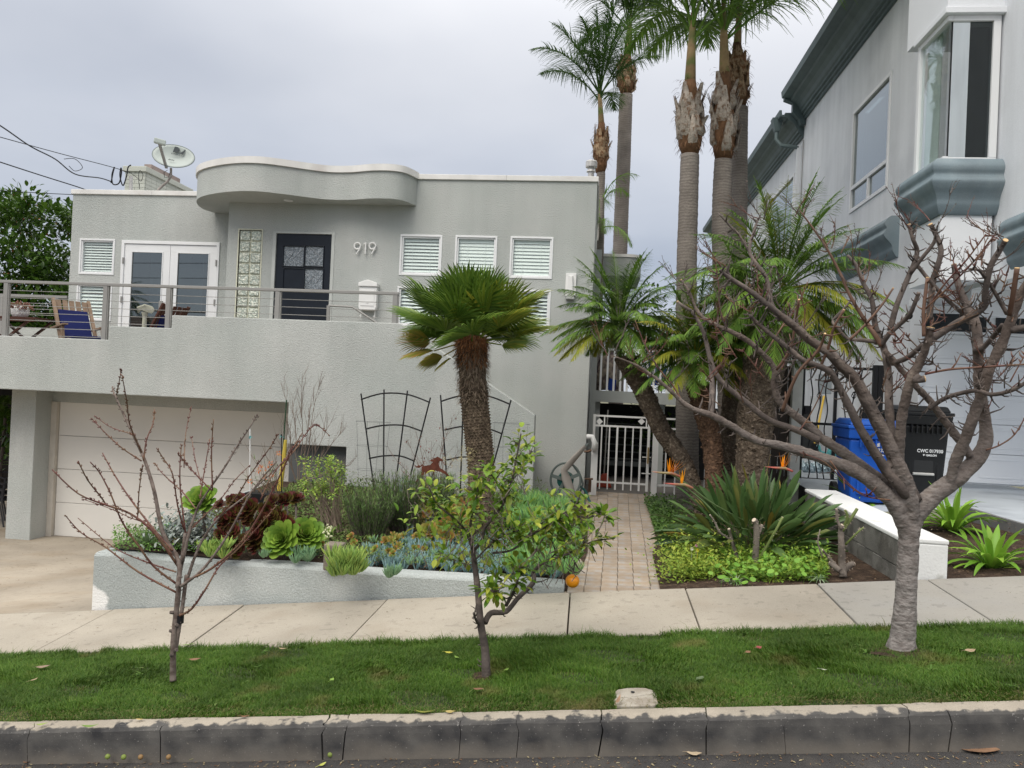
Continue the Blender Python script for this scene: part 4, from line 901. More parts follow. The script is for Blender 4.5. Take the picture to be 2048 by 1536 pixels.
# ================================================================== bins
def bin_(name, px0, px1, ytop, ybot, Y, col, label, lid_col, txt, txt2, hand):
    x0 = W(px0, 900, Y).x; x1 = W(px1, 900, Y).x; xm = (x0+x1)/2; hw = (x1-x0)/2; z1 = W((px0+px1)/2, ytop, Y).z; z0 = .57
    t = thing(name, label, 'bin', (xm, Y+hw, z0)); m = mat(name+'_plastic', col, .38, .12, 5, bump=.15, bscale=90, bdist=.002); D = hw*2.1
    def ring(z, k, kd): return [(xm-hw*k, Y+D/2-D/2*kd, z), (xm+hw*k, Y+D/2-D/2*kd, z), (xm+hw*k, Y+D/2+D/2*kd, z), (xm-hw*k, Y+D/2+D/2*kd, z)]
    zt = z1-.09
    body = MB().hexa(ring(z0+.03, .78, .74), ring(zt-.13, .94, .92)).build('body', m, t, bevel=.03)
    yf = lambda z: Y+D/2-D/2*(.74+(.92-.74)*(z-z0-.03)/(zt-.16-z0))
    MB().hexa(ring(zt-.129, .99, .98), ring(zt-.02, 1.02, 1.02)).build('rim', m, t, bevel=.012)
    lm = mat(name+'_lid', lid_col, .4, .1)
    MB().hexa(ring(zt-.019, 1.05, 1.06), ring(zt+.02, 1.05, 1.06)).build('lid', lm, t, bevel=.01)
    MB().hexa(ring(zt+.021, .98, .98), ring(z1, .86, .84)).build('lid_dome', lm, t, bevel=.02)
    for i in range(-3, 4):
        q = zt-.16; B(xm+i*.055-.006, xm+i*.055+.006, yf(q)-.045, yf(q)+.03, q-.06, q+.03).build('grip_rib', m, t)
    zz = z0+.60; 
    frame(MB(), xm-.17, xm+.17, z0+.12, z0+.52, yf(z0+.5)-.0, yf(z0+.4)+.04, .03).build('front_recess_frame', m, t, bevel=.01)
    ink_ = mat('bin_print', (.75, .77, .78), .6)
    tilt = Euler((R(90)-.03, 0, 0))
    for s_, dz, sz in ((txt, .62, .052), (txt2, .572, .03)):
        text(s_, sz, (xm+.06, yf(z0+dz)-.006, z0+dz), tilt, ink_, body, ext=.0015, bold=.001, scale_x=.95)
    MB().add([(xm-.02, yf(z0+.685)-.004, z0+.66), (xm+.13, yf(z0+.685)-.004, z0+.66), (xm+.11, yf(z0+.69)-.004, z0+.69), (xm+.05, yf(z0+.7)-.004, z0+.705), (xm, yf(z0+.69)-.004, z0+.685)], [(0, 1, 2, 3, 4)]).build('printed_emblem', ink_, body) if not hand else None
    if hand:
        B(xm-.11, xm+.11, yf(z0+.48)-.002, yf(z0+.4)+.02, z0+.35, z0+.52).build('grab_recess', M['dark'], t, bevel=.01)
        MB().tube([(xm-.115, yf(z0+.36)-.012, z0+.355), (xm+.115, yf(z0+.36)-.012, z0+.355)], .016, 8).build('grab_bar', mat('bar_grey', (.5, .5, .48), .4), t)
    for sx in (-1, 1): MB().disc((xm+sx*hw*.9, Y+D*.95, z0+.1), .1, (1, 0, 0), 18, .05).build('wheel', M['black_plastic'], t)
    MB().tube([(xm-hw*.8, Y+D*1.08, zt+.01), (xm+hw*.8, Y+D*1.08, zt+.01)], .016, 8).build('handle', m, t)
    o = text('RECYCLE' if not hand else 'REFUSE', .05, (xm-hw*.90, Y+D*.45, z0+.7), Euler((R(90), 0, R(-90))), ink_, body)
bin_('recycling_bin', 1697, 1806, 840, 1000, 8.9, (.012, .085, .42), 'bright blue wheeled recycling bin with white printed number', (.014, .10, .47), '907354', '95 GAL', False)
bin_('refuse_bin', 1800, 1904, 812, 985, 9.25, (.012, .013, .014), 'black wheeled refuse bin with white bar across its grab recess', (.012, .013, .014), 'CWC 017930', '96 GALLON', True)
# ================================================================== white metal gate and fence panel
YW = 12.5
wm_ = mat('gate_white', (.74, .74, .73), .4, .04)
gt_ = thing('white_gate', 'white metal garden gate with thin balusters and diamond ornaments at the end of the walk', 'gate', (.5, YW, .1))
x0, x1, z0, z1 = rw(1186, 832, 1296, 980, YW); zr1 = W(1240, 853, YW).z; zr0 = W(1240, 966, YW).z
for z in (z1-.01, zr1, zr0): B(x0, x1, YW-.015, YW+.015, z-.014, z+.014).build('rail', wm_, gt_)
n = 7
for i in range(n+1):
    x = x0+(x1-x0)*i/n; w_ = .02 if i in (0, n) else .010 if i % 3 else .015
    B(x-w_, x+w_, YW-w_-.003, YW+w_+.003, z0+.0 if i else z0, zr1-.015 if 0 < i < n else z1+.01).build('baluster', wm_, gt_)
for px in (1199, 1283):
    q = W(px, 843, YW); r_ = .055
    MB().prism([(q.x-r_, q.z), (q.x, q.z-r_), (q.x+r_, q.z), (q.x, q.z+r_)], YW-.008, YW+.008).build('diamond', wm_, gt_)
    B(q.x+.07, q.x+.09, YW-.012, YW+.012, zr1+.014, z1-.024).build('baluster', wm_, gt_)
q = W(1296, 915, YW-.05); MB().tube([q+Vector((0, 0, .16)), q, q-Vector((0, 0, .1))], .014, 8).build('handle', mat('brass_latch', (.35, .25, .12), .4), gt_)
for zz in (.0, -.26): B(q.x-.09, q.x+.05, YW-.03, YW-.018, q.z+zz-.008, q.z+zz+.008).build('latch', wm_, gt_)
fp = thing('white_fence_panel', 'white metal fence panel with balusters running behind the palm trunks', 'fence', (2, YW, .1))
px_ = W(1307, 980, YW).x; B(px_-.045, px_+.045, YW-.045, YW+.045, .05, z1+.02).build('post', wm_, fp)
xe = W(1536, 900, YW).x
for z in (z1-.01, zr1, zr0): B(px_+.046, xe, YW-.015, YW+.015, z-.014, z+.014).build('rail', wm_, fp)
x = px_+.17
while x < xe: B(x-.01, x+.01, YW-.012, YW+.012, .12, zr1-.015).build('baluster', wm_, fp); x += .155
q = W(1327, 843, YW); r_ = .055; MB().prism([(q.x-r_, q.z), (q.x, q.z-r_), (q.x+r_, q.z), (q.x, q.z+r_)], YW-.008, YW+.008).build('diamond', wm_, fp)
B(xe, xe+.07, YW-.035, YW+.035, .05, z1+.2).build('post', wm_, fp)
# white pvc pipe at the corner
pv = thing('drain_pipe', 'white plastic drain pipe with an elbow at the house corner by the gate', 'pipe', W(1185, 985, 12.1))
q0 = W(1187, 985, 12.1); q1 = W(1187, 885, 12.1); q2 = W(1184, 878, 12.1); q3 = W(1174, 878, 12.12)
B(q0.x-.06, q0.x+.04, 12.05, 12.15, .06, q1.z-.0).build('square_pipe', wm_, pv)
MB().tube([q1+Vector((.02, -.08, -.12)), q1+Vector((.02, -.08, .0)), q2+Vector((0, -.08, .04)), q3+Vector((0, -.08, .04))], .042, 12).build('elbow', wp, pv, smooth=True)
# hose reel cart and hose
YH2 = 11.2
hr_ = thing('hose_reel_cart', 'taupe plastic hose reel cart with grey wheels standing by the wall', 'hose reel', W(1150, 1015, YH2))
tp = mat('taupe_plastic', (.33, .30, .27), .5, .06); gy = mat('wheel_grey', (.13, .16, .15), .5, .1); hg = mat('green_hose', (.015, .09, .08), .4, .2, 10)
def path3(pts, y): return [W(px, py, y) for px, py in pts]
def slab_path(pts, w_, y, d):
    P = path3(pts, y); mb = MB()
    for a, b in zip(P[:-1], P[1:]): mb.bar(a, b, d, w_, up=Vector((0, 1, 0)))
    return mb
for dy in (0, .34):
    MB().tube(path3([(1171, 892), (1150, 915), (1128, 940), (1132, 955), (1142, 985), (1152, 1006)], YH2+dy), [.035, .055, .065, .08, .075, .06], 8, sq=.45).build('side_frame', tp, hr_, smooth=True)
MB().tube([W(1172, 891, YH2), W(1176, 889, YH2+.17), W(1172, 891, YH2+.34)], .02, 8).build('handle', gy, hr_)
for dy in (-.04, .38): q = W(1159, 1006, YH2+dy); mb = MB().disc(q, .092, (0, 1, 0), 26, .035); mb.build('wheel', gy, hr_, bevel=.006); MB().disc(q, .03, (0, 1, 0), 14, .05).build('hub', tp, hr_)
for dy in (.04, .30):
    q = W(1131, 960, YH2+dy); P = [q+Vector((.22*cos(a), 0, .25*sin(a))) for a in [2*pi*i/36 for i in range(37)]]
    mb = MB().tube(P, .014, 6, cap=False)
    for k in range(5): a = 2*pi*k/5+.4; mb.bar(q, q+Vector((.22*cos(a), 0, .25*sin(a))), .02, .05)
    mb.build('reel_flange', gy, hr_)
MB().disc(W(1131, 960, YH2+.17), .12, (0, 1, 0), 22, .24).build('hose_coil', hg, hr_)
MB().tube(path3([(1146, 930), (1160, 950), (1166, 968), (1160, 985)], YH2+.1), .016, 8).build('loose_hose', gy, hr_, smooth=True)
hose = smooth_curve([W(1160, 972, 11.3), W(1172, 984, 11.3), W(1178, 1000, 11.25), W(1188, 1010, 11.2), W(1208, 1006, 11.5), W(1220, 1004, 11.6), W(1218, 1012, 11.15), W(1205, 1016, 11.0), W(1200, 1012, 11.2)], 6)
for p in hose[14:]: p.z = .085
MB().tube(hose, .017, 8).build('garden_hose', hg, label='dark green garden hose curled on the paving by the gate', cat='hose', smooth=True)
ta = thing('tap', 'bronze hose tap with a dark valve block low by the gate hinge post', 'tap', W(1181, 985, 11.9))
bz = mat('bronze', (.10, .06, .04), .4, metal=.6)
MB().tube(path3([(1170, 958), (1186, 958)], 11.9), .016, 8).build('valve', bz, ta); B(*[W(1177, 960, 11.9).x, W(1183, 960, 11.9).x], 11.88, 11.93, W(1180, 984, 11.9).z, W(1180, 958, 11.9).z).build('body', bz, ta)
MB().tube(path3([(1168, 903), (1176, 903), (1183, 900)], 11.95), [.015, .022, .018], 8).build('upper_tap', bz, ta)
# behind the gate: slatted shelf, red tool, stored things
sh = thing('slatted_shelf', 'dark shelf unit with pale slats in the shade behind the white gate', 'shelf', W(1225, 940, 14.6))
s0, s1, a0, a1 = rw(1208, 850, 1330, 920, 14.8)
for i in range(6): B(s0, s1, 14.8, 14.84, a0+(a1-a0)*i/5, a0+(a1-a0)*i/5+.025).build('slat', mat('shelf_slat%d' % i, (.12, .13, .13), .8) if i == 0 else bpy.data.materials['shelf_slat0'], sh)
for x in (s0, s1-.04): B(x, x+.04, 14.85, 14.9, .08, a1).build('post', wd, sh)
B(s0, s1, 14.75, 15.1, a0-.12, a0-.03).build('bench_board', bpy.data.materials['shelf_slat0'], sh)
B(xR+.1, 4.2, 15.3, 15.4, .08, zb0-.1).build('yard_shade_wall', M['dark'], label='wall closing the yard behind the white gate, its shade painted near black', cat='wall')  # near-black colour paints the shade under the side deck
q = W(1208, 950, 13.3); rt = thing('trimmer', 'red garden tool with a pale pole standing behind the white gate', 'garden tool', (q.x, 13.3, .08))
red = mat('dull_red', (.28, .04, .02), .5); MB().hexa([(q.x-.12, 13.2, .08), (q.x+.14, 13.2, .08), (q.x+.14, 13.4, .08), (q.x-.12, 13.4, .08)], [(q.x-.04, 13.25, .3), (q.x+.05, 13.25, .32), (q.x+.05, 13.35, .32), (q.x-.04, 13.35, .3)]).build('base', red, rt, bevel=.02)
MB().tube([(q.x, 13.3, .3), (q.x+.02, 13.35, 1.4)], .012, 6).build('pole', M['metal'], rt)
blue = mat('blue_fabric', (.01, .04, .22), .8)
cl = thing('covered_figure', 'tan and blue covered bundle standing on the side deck behind the balusters', 'bundle', W(1212, 780, 14.2))
q = W(1213, 780, 14.2); MB().tube([q, q+Vector((-.02, 0, .3)), q+Vector((.02, 0, .62)), q+Vector((.04, 0, .82))], [.2, .22, .17, .06], 12, jit=.12).build('cover', mat('tan_cover', (.30, .25, .20), .8, .5, 9, col2=(.06, .04, .05), c2s=8), cl, smooth=True)
MB().tube([q+Vector((.06, -.2, .0)), q+Vector((.1, -.2, .2))], [.09, .07], 8).build('blue_bag', blue, cl)
q = W(1305, 770, 14.5); MB().tube([q, q+Vector((.02, 0, .35)), q+Vector((0, 0, .75))], [.10, .11, .07], 10).build('folded_parasol', blue, label='dark blue folded parasol standing on the side deck', cat='parasol')
q = W(1336, 775, 14.4); MB().tube([q, q+Vector((0, 0, .35))], [.16, .14], 10).build('blue_tub', blue, label='blue tub on the side deck near the palm trunk', cat='tub')
# ================================================================== terrace furniture
wood = mat('weathered_teak', (.24, .17, .12), .75, .2, 10, bump=.3, bscale=60, bdist=.003); wood2 = mat('dark_teak', (.075, .03, .02), .5, .2, 10); nvy = mat('navy_cushion', (.008, .014, .085), .9, .1)
YT = 11.7; fz = 1.75
tb = thing('folding_table', 'dark wooden folding table with crossed legs on the terrace', 'table', (W(58, 660, YT).x, YT, fz))
tz = W(60, 638, YT).z; x0 = W(-30, 640, YT).x; x1 = W(97, 642, YT).x
n = 6
for i in range(n): B(x0, x1, YT-.3+.1*i+.004, YT-.2+.1*i-.004, tz-.015, tz+.012).build('table_slat', wood2, tb)
B(x0+.01, x1-.01, YT-.31, YT-.285, tz-.06, tz-.016).build('apron', wood2, tb)
for y in (YT-.25, YT+.25):
    for a, b in ((x0+.1, x1-.12), (x1-.08, x0+.14)): MB().bar((a, y, fz), (b, y, tz-.02), .045, .03).build('leg', wood2, tb)
q = W(40, 632, YT); pt2 = thing('plant_pot', 'white textured pot with a pinkish drooping succulent on the terrace table', 'potted plant', (q.x, YT, tz+.012))
MB().tube([(q.x, YT, tz+.013), (q.x, YT, tz+.08), (q.x, YT, tz+.19), (q.x, YT, tz+.20)], [.10, .13, .14, .13], 22).build('pot', mat('white_pot', (.68, .68, .68), .6, bump=1, bscale=35, bdist=.02), pt2, smooth=True)
pinkm = leafm('pink_succulent', [(.30, .13, .10), (.36, .2, .16), (.20, .08, .06), (.25, .24, .12)])
mb = MB()
for i in range(160):
    a = U(0, 6.28); r_ = .16*U(0, 1)**.5; c = Vector((q.x+r_*cos(a), YT+r_*sin(a), tz+.24-.9*r_*r_*3+U(-.03, .03))); d = Vector((cos(a)*r_*4, sin(a)*r_*4, U(-.3, .6))).normalized()
    mb.tube([c, c+d*.03, c+d*.045], [.008, .010, .002], 4)
mb.build('succulent', pinkm, pt2)
def chair(loc, ang, name, label, woodm, back_h=.72, cush=True):
    t = thing(name, label, 'chair', loc); X = Vector((cos(ang), sin(ang), 0)); Yv = Vector((-sin(ang), cos(ang), 0)); o = Vector(loc)
    def P(x, y, z): return o+X*x+Yv*y+Vector((0, 0, z))   # x forward, y sideways
    for y in (-.27, .27):
        MB().bar(P(-.42, y, back_h+.38), P(.28, y, 0), .035, .05, up=Yv).build('leg', woodm, t); MB().bar(P(-.32, y, 0), P(.38, y, .42), .035, .05, up=Yv).build('leg', woodm, t)
        MB().bar(P(-.30, y*1.12, .60), P(.30, y*1.12, .66), .07, .025).build('armrest', woodm, t); MB().bar(P(.22, y*1.1, .38), P(.15, y*1.1, .64), .035, .035).build('arm_support', woodm, t)
    for i in range(5): y = -.2+.1*i; MB().bar(P(-.40, y, back_h+.36), P(-.09, y, .42), .075, .015, up=X).build('back_slat', woodm, t)
    for i in range(5): x = -.08+.1*i; MB().bar(P(x, -.25, .40), P(x, .25, .40), .075, .015).build('seat_slat', woodm, t)
    if cush:
        def cu(a, b, th, nrm):
            mb = MB(); w_ = .23; n_ = nrm*th
            return mb.hexa([a-Yv*w_, a+Yv*w_, b+Yv*w_, b-Yv*w_], [a-Yv*w_+n_, a+Yv*w_+n_, b+Yv*w_+n_, b-Yv*w_+n_])
        nb_ = (X*.9+Vector((0, 0, .42))).normalized()
        cu(P(-.36, 0, back_h+.18), P(-.07, 0, .44), .06, nb_).build('back_cushion', nvy, t, bevel=.02); cu(P(-.07, 0, .42), P(.42, 0, .43), .06, Vector((0, 0, 1))).build('seat_cushion', nvy, t, bevel=.02)
q = W(158, 660, 11.75); chair((q.x, 11.75, fz), R(-35), 'deck_chair', 'weathered teak reclining deck chair with navy cushions on the lower terrace', wood)
q = W(312, 660, 12.1); chair((q.x, 12.1, FL2-.18), R(165), 'deck_chair', 'dark teak deck chair turned away with a navy cushion in front of the glazed doors', wood2, .76)
q = W(290, 622, 12.5); ur = thing('garden_sculpture', 'pale ribbed leaf shaped ornament on a stand before the glazed doors', 'ornament', (q.x, 12.5, FL2))
sm = mat('pale_ceramic', (.42, .42, .34), .7); MB().tube([(q.x, 12.5, FL2), (q.x, 12.5, q.z-.1), (q.x, 12.5, q.z-.02)], [.05, .035, .06], 10).build('stand', sm, ur)
mb = MB()
for i in range(9): a = -1.2+i*.3; mb.tube([(q.x-.12, 12.5, q.z-.03), (q.x-.05+.12*sin(a*.5), 12.46, q.z+.05+.02*i*.3), (q.x+.17*cos(a*.6), 12.5, q.z+.02+.1*sin(a*.5))], [.012, .02, .008], 6)
mb.build('ribbed_leaf', sm, ur)
# stacked chairs in the dark undercroft
sc = mat('dull_chair_metal', (.05, .05, .055), .5)
for k in range(3):
    q = W(18+k*2, 950-k*10, 12.6+.1*k); t = thing('stacked_chair', ['dim metal chair at the bottom of the stack in the dark space beside the garage', 'dim metal chair in the middle of the stack in the dark space beside the garage', 'dim metal chair on top of the stack in the dark space beside the garage'][k], 'chair', (q.x, q.y, -1.1+.09*k), 'stacked chairs beside the garage')
    o = Vector((q.x-.2, q.y, -1.1+.09*k)); 
    for y in (-.25, .25):
        MB().tube([o+Vector((.35, y, 0)), o+Vector((.25, y, .42)), o+Vector((-.2, y, .45)), o+Vector((-.32, y, .85))], .014, 6).build('leg', sc, t); MB().tube([o+Vector((-.28, y, 0)), o+Vector((-.2, y, .45))], .014, 6).build('leg', sc, t)
        MB().tube([o+Vector((-.27, y, .66)), o+Vector((.1, y, .68)), o+Vector((.3, y, .62)), o+Vector((.3, y, .4))], .014, 6).build('armrest', sc, t)
    MB().bar(o+Vector((-.22, 0, .45)), o+Vector((.26, 0, .44)), .5, .015).build('seat', sc, t); MB().bar(o+Vector((-.22, 0, .5)), o+Vector((-.32, 0, .86)), .5, .012).build('backrest', sc, t)
# ================================================================== plant builders
def perp(d): a = Vector(d).orthogonal().normalized(); return a
def blade(mb, p, d, L_, w, droop=.5, seg=4, prof=None, fold=.25, twist=0, side=None):
    """a leaf: starts at p along d, bends down, V-folded; prof(t) gives the width"""
    p = Vector(p); d = Vector(d).normalized(); P = [p.copy()]; D = [d.copy()]
    for i in range(seg):
        d = (d+Vector((0, 0, -droop/seg))).normalized(); p = p+d*(L_/seg); P.append(p.copy()); D.append(d.copy())
    prof = prof or (lambda t: max(.02, sin(pi*(.12+.88*t))**.6) if t < 1 else .02)
    S_ = []; Nn = []
    for i, d in enumerate(D):
        s = side.copy() if side else d.cross(Vector((0, 0, 1)))
        if s.length < .05: s = perp(d)
        s = (s-d*s.dot(d)).normalized()
        if twist: s = Matrix.Rotation(twist*i/seg, 3, d) @ s
        S_.append(s); Nn.append(s.cross(d).normalized())
    mb.ribbon(P, S_, [w*prof(i/seg) for i in range(seg+1)], fold, Nn); return P
pt_ = lambda t: 1-.85*t if t > .3 else .75+.2*t/.3
def frond(o_mb, p, d, L_, n, leaf, w, droop, ldroop=.8, ang=1.0, plume=.0, bare=.12, seg=10, rr=.012, lseg=3):
    """pinnate palm frond: rachis and leaflets"""
    p = Vector(p); d = Vector(d).normalized(); P = [p.copy()]; D = [d.copy()]
    for i in range(seg):
        d = (d+Vector((0, 0, -droop/seg*(.5+i/seg)))).normalized(); p = p+d*(L_/seg); P.append(p.copy()); D.append(d.copy())
    o_mb.tube(P, [rr*(1-.8*i/seg) for i in range(seg+1)], 5)
    for k in range(n):
        t = bare+(1-bare)*(k+.5)/n; f = t*seg; i = min(int(f), seg-1); q = P[i].lerp(P[i+1], f-i); dd = D[i].lerp(D[i+1], f-i).normalized()
        s = dd.cross(Vector((0, 0, 1))); s = s.normalized() if s.length > .1 else perp(dd)
        up = s.cross(dd).normalized()
        ll = leaf*(sin(pi*min(1, .18+.86*t))**.7)*U(.85, 1.1)
        for sg in (-1, 1):
            a = ang*(1-.45*t)+U(-.1, .1); e = U(-plume, plume)+.25
            v = (dd*cos(a)+s*sg*sin(a)*cos(e)+up*sin(a)*sin(e)).normalized()
            blade(o_mb, q, v, ll, w, droop=ldroop*U(.6, 1.3), seg=lseg, prof=pt_, fold=0)
def along(P, t):
    f = t*(len(P)-1); i = min(int(f), len(P)-2); return P[i].lerp(P[i+1], f-i), (P[i+1]-P[i]).normalized()
# ------------------------------------------------------------------ queen palms
queen = [leafm('queen_frond_a', [(.035, .085, .018), (.055, .12, .025), (.08, .15, .03), (.045, .10, .02)]), leafm('queen_frond_b', [(.09, .19, .025), (.13, .25, .035), (.18, .30, .045), (.10, .19, .03)])]
qbark = mat('ringed_palm_bark', (.20, .175, .155), .9, .15, 4, fine=.12, bump=.8, bscale=35, bdist=.015, col2=(.24, .215, .19), c2s=3, c2t=(.5, .8), rings=7)
sheathm = mat('palm_sheath', (.34, .24, .15), .85, .3, 9, fine=.15, bump=.8, bscale=40, bdist=.015, col2=(.16, .075, .035), c2s=12, c2t=(.48, .62))
sheathg = mat('grey_palm_sheath', (.38, .33, .28), .85, .25, 9, fine=.15, bump=.8, bscale=40, bdist=.015, col2=(.17, .11, .07), c2s=12, c2t=(.5, .65))
fibre = mat('palm_fibre', (.14, .075, .04), 1, .35, 12)
def ring_trunk(path, r, n=16, rings=18):
    """trunk with faint ring scars; path: points from the ground up"""
    P = smooth_curve([Vector(p) for p in path], 6); mb = MB(); L_ = sum((b-a).length for a, b in zip(P[:-1], P[1:]))
    k = int(L_/.055); Q = []; rr = []
    for i in range(k+1):
        q, _ = along(P, i/k); Q.append(q+Vector((U(-.002, .002), U(-.002, .002), 0))); t = i/k; rr.append((r[0]*(1-t)+r[1]*t)*(1+(.016 if i % 2 else -.012)+U(-.006, .006)))
    return mb.tube(Q, rr, n, jit=.008)
def queen_palm(label, base, pxs, Y, rw_, boot, crown, nf_, flen, seed, mset, sheath, g='tall queen palms behind the house'):
    global rnd; rnd = random.Random(seed); nf = int(nf_*1.05)
    pts = [Vector(base)]+[W(px, py, Y) for px, py in pxs]
    t = thing('queen_palm', label, 'palm', base, g)
    ring_trunk(pts, [rw_[0]/2/FPX*Y, rw_[1]/2/FPX*Y]).build('trunk', qbark, t, smooth=True)
    # boots: old leaf sheaths clasping the top
    (bx0, by0), (bx1, by1), bw = boot; b0, b1 = W(bx0, by0, Y), W(bx1, by1, Y); r_ = bw/2/FPX*Y; Hh = (b1-b0).length; ax = (b1-b0).normalized()
    MB().tube([b0.lerp(b1, q) for q in (-.02, .12, .3, .55, .8, 1.02)], [r_*k for k in (.55, .78, .86, .74, .56, .42)], 14, jit=.06).build('boot_core', fibre, t, smooth=True)
    for i in range(22):
        a = i*2.4; hq = U(0, .3)+.024*i; o = Vector((cos(a), sin(a), 0)); mb = MB(); q = b0.lerp(b1, min(hq*.8, .7)); ln = Hh*U(.3, .5); wd_ = r_*U(.34, .56)
        P = [q+o*r_*.55, q+ax*ln*.25+o*r_*(1.02+U(-.05, .10)), q+ax*ln*.6+o*r_*(1.05-.35*hq+U(-.05, .16)), q+ax*ln+o*r_*(1.05-.5*hq+U(-.1, .55))]
        s = ax.cross(o).normalized(); n_ = [o]*4
        mb.ribbon(P, [s]*4, [wd_*.7, wd_, wd_*.6, wd_*.22], -.38, n_); mb.v += [tuple(Vector(v)-o*.02) for v in mb.v]; mb.f += [tuple(j+12 for j in f[::-1]) for f in mb.f]
        mb.build('leaf_sheath', sheath, t, smooth=True)
    mb = MB()
    for i in range(260):
        q = b0.lerp(b1, U(.1, 1)); a = U(0, 6.28); o = Vector((cos(a), sin(a), U(-.5, .5))); blade(mb, q+o*r_*.75, o+ax*U(-.4, .6), U(.06, .2), .0055, 1.8, 3, fold=0)
    mb.build('sheath_fibre', fibre, t)['kind'] = 'stuff'
    c = W(*crown, Y)
    for i in range(nf):
        a = i*2.399+U(-.2, .2); q = i/nf; e = R(86-46*q)+U(-.1, .1); d = Vector((cos(a)*cos(e), sin(a)*cos(e), sin(e)))
        st_ = b1.lerp(c, U(.45, 1))
        mb = MB(); frond(mb, st_+d*.05, d, flen*U(.85, 1.1), 84, flen*.27, .011*flen/2, .95+.55*q, 1.0, 1.05, plume=.55, bare=.22, seg=11, rr=.02)
        mb.build('frond', mset, t)
    MB().tube([b1-ax*.05, b1.lerp(c, .5), c], [r_*.42, r_*.30, .03], 10).build('crownshaft', mat('shaft%d' % seed, (.36, .25, .13), .7, .25, 8, col2=(.16, .18, .06), c2s=4), t, smooth=True)
    return t
queen_palm('tallest thin queen palm rising behind the flat roof corner', (W(1238, 700, 19).x, 19, 0), [(1240, 505), (1247, 330), (1252, 190)], 19, (30, 26), ((1252, 187), (1254, 112), 38), (1262, 30), 15, 2.5, 11, queen[0], sheathm)
queen_palm('shorter queen palm with a tufted crown close behind the roof vent', (W(1199, 700, 17).x, 17, 0), [(1199, 505), (1200, 420), (1202, 345)], 17, (18, 17), ((1201, 344), (1203, 248), 31), (1198, 170), 13, 2.1, 12, queen[0], sheathm)
queen_palm('stout queen palm with grey shaggy boots, frontmost of the trunks rising between the houses', (W(1375, 1000, 11.9).x, 11.9, .05), [(1374, 800), (1373, 560), (1380, 310)], 11.9, (47, 36), ((1381, 308), (1380, 165), 56), (1386, 25), 15, 2.6, 13, queen[1], sheathg)
queen_palm('queen palm with pale flared boots beside the darker trunk between the houses', (W(1462, 1000, 12.3).x, 12.3, .05), [(1458, 800), (1444, 480), (1447, 320)], 12.3, (48, 35), ((1447, 318), (1449, 150), 54), (1447, 8), 15, 2.6, 14, queen[1], sheathg)
queen_palm('queen palm with a smooth bulging tan boot behind the two grey booted trunks', (W(1478, 1000, 13.2).x, 13.2, .05), [(1477, 700), (1478, 400), (1480, 215)], 13.2, (34, 31), ((1480, 212), (1474, 90), 40), (1482, -20), 14, 2.7, 15, queen[1], sheathm)
# extra hanging fronds low behind the roof corner
rnd = random.Random(16)
yp = thing('young_palm', 'slender young palm with drooping fronds behind the house wall beside the roof corner', 'palm', (W(1203, 600, 15.2).x, 15.2, 0))
MB().tube([(W(1203, 600, 15.2).x, 15.2, 0), W(1202, 500, 15.2), W(1204, 395, 15.2)], [.05, .05, .035], 8).build('trunk', qbark, yp)
for i in range(8):
    a = i*.8; e = R(70-8*i); mb = MB(); frond(mb, W(1204, 400+i*8, 15.2), Vector((cos(a)*cos(e), sin(a)*cos(e), sin(e))), 1.0, 34, .34, .008, 2.2, 1.3, .9, .3); mb.build('frond', queen[1], yp)
# ------------------------------------------------------------------ pygmy date palms
pyg = [leafm('pygmy_frond_a', [(.075, .16, .028), (.115, .22, .035), (.18, .28, .045), (.09, .18, .03)]), leafm('pygmy_frond_yellow', [(.22, .25, .03), (.32, .30, .035), (.18, .24, .03)])]
pbark = mat('rough_palm_bark', (.10, .075, .055), .95, .3, 12, fine=.2, bump=1, bscale=45, bdist=.02, col2=(.20, .16, .12), c2s=30, c2t=(.5, .65))
pbark_red = mat('rough_red_bark', (.11, .065, .042), .95, .3, 12, fine=.2, bump=1, bscale=45, bdist=.02, col2=(.22, .13, .08), c2s=30, c2t=(.5, .65))
def knobs(mb, P, rad, n, sz):
    for i in range(n):
        t = U(0, 1); q, d = along(P, t); a = perp(d); o = Matrix.Rotation(U(0, 6.28), 3, d) @ a; r_ = rad(t); s = d.cross(o)
        b = q+o*r_*.92; w_ = sz*U(.5, 1.1)
        mb.add([b-s*w_, b+s*w_, b+d*w_*.9+s*w_*.3+o*w_*U(.5, .9), b+d*w_*.9-s*w_*.3+o*w_*U(.5, .9), b+d*w_*1.5+s*w_*.3, b+d*w_*1.5-s*w_*.3], [(0, 1, 2, 3), (3, 2, 4, 5), (0, 3, 5), (1, 4, 2)])
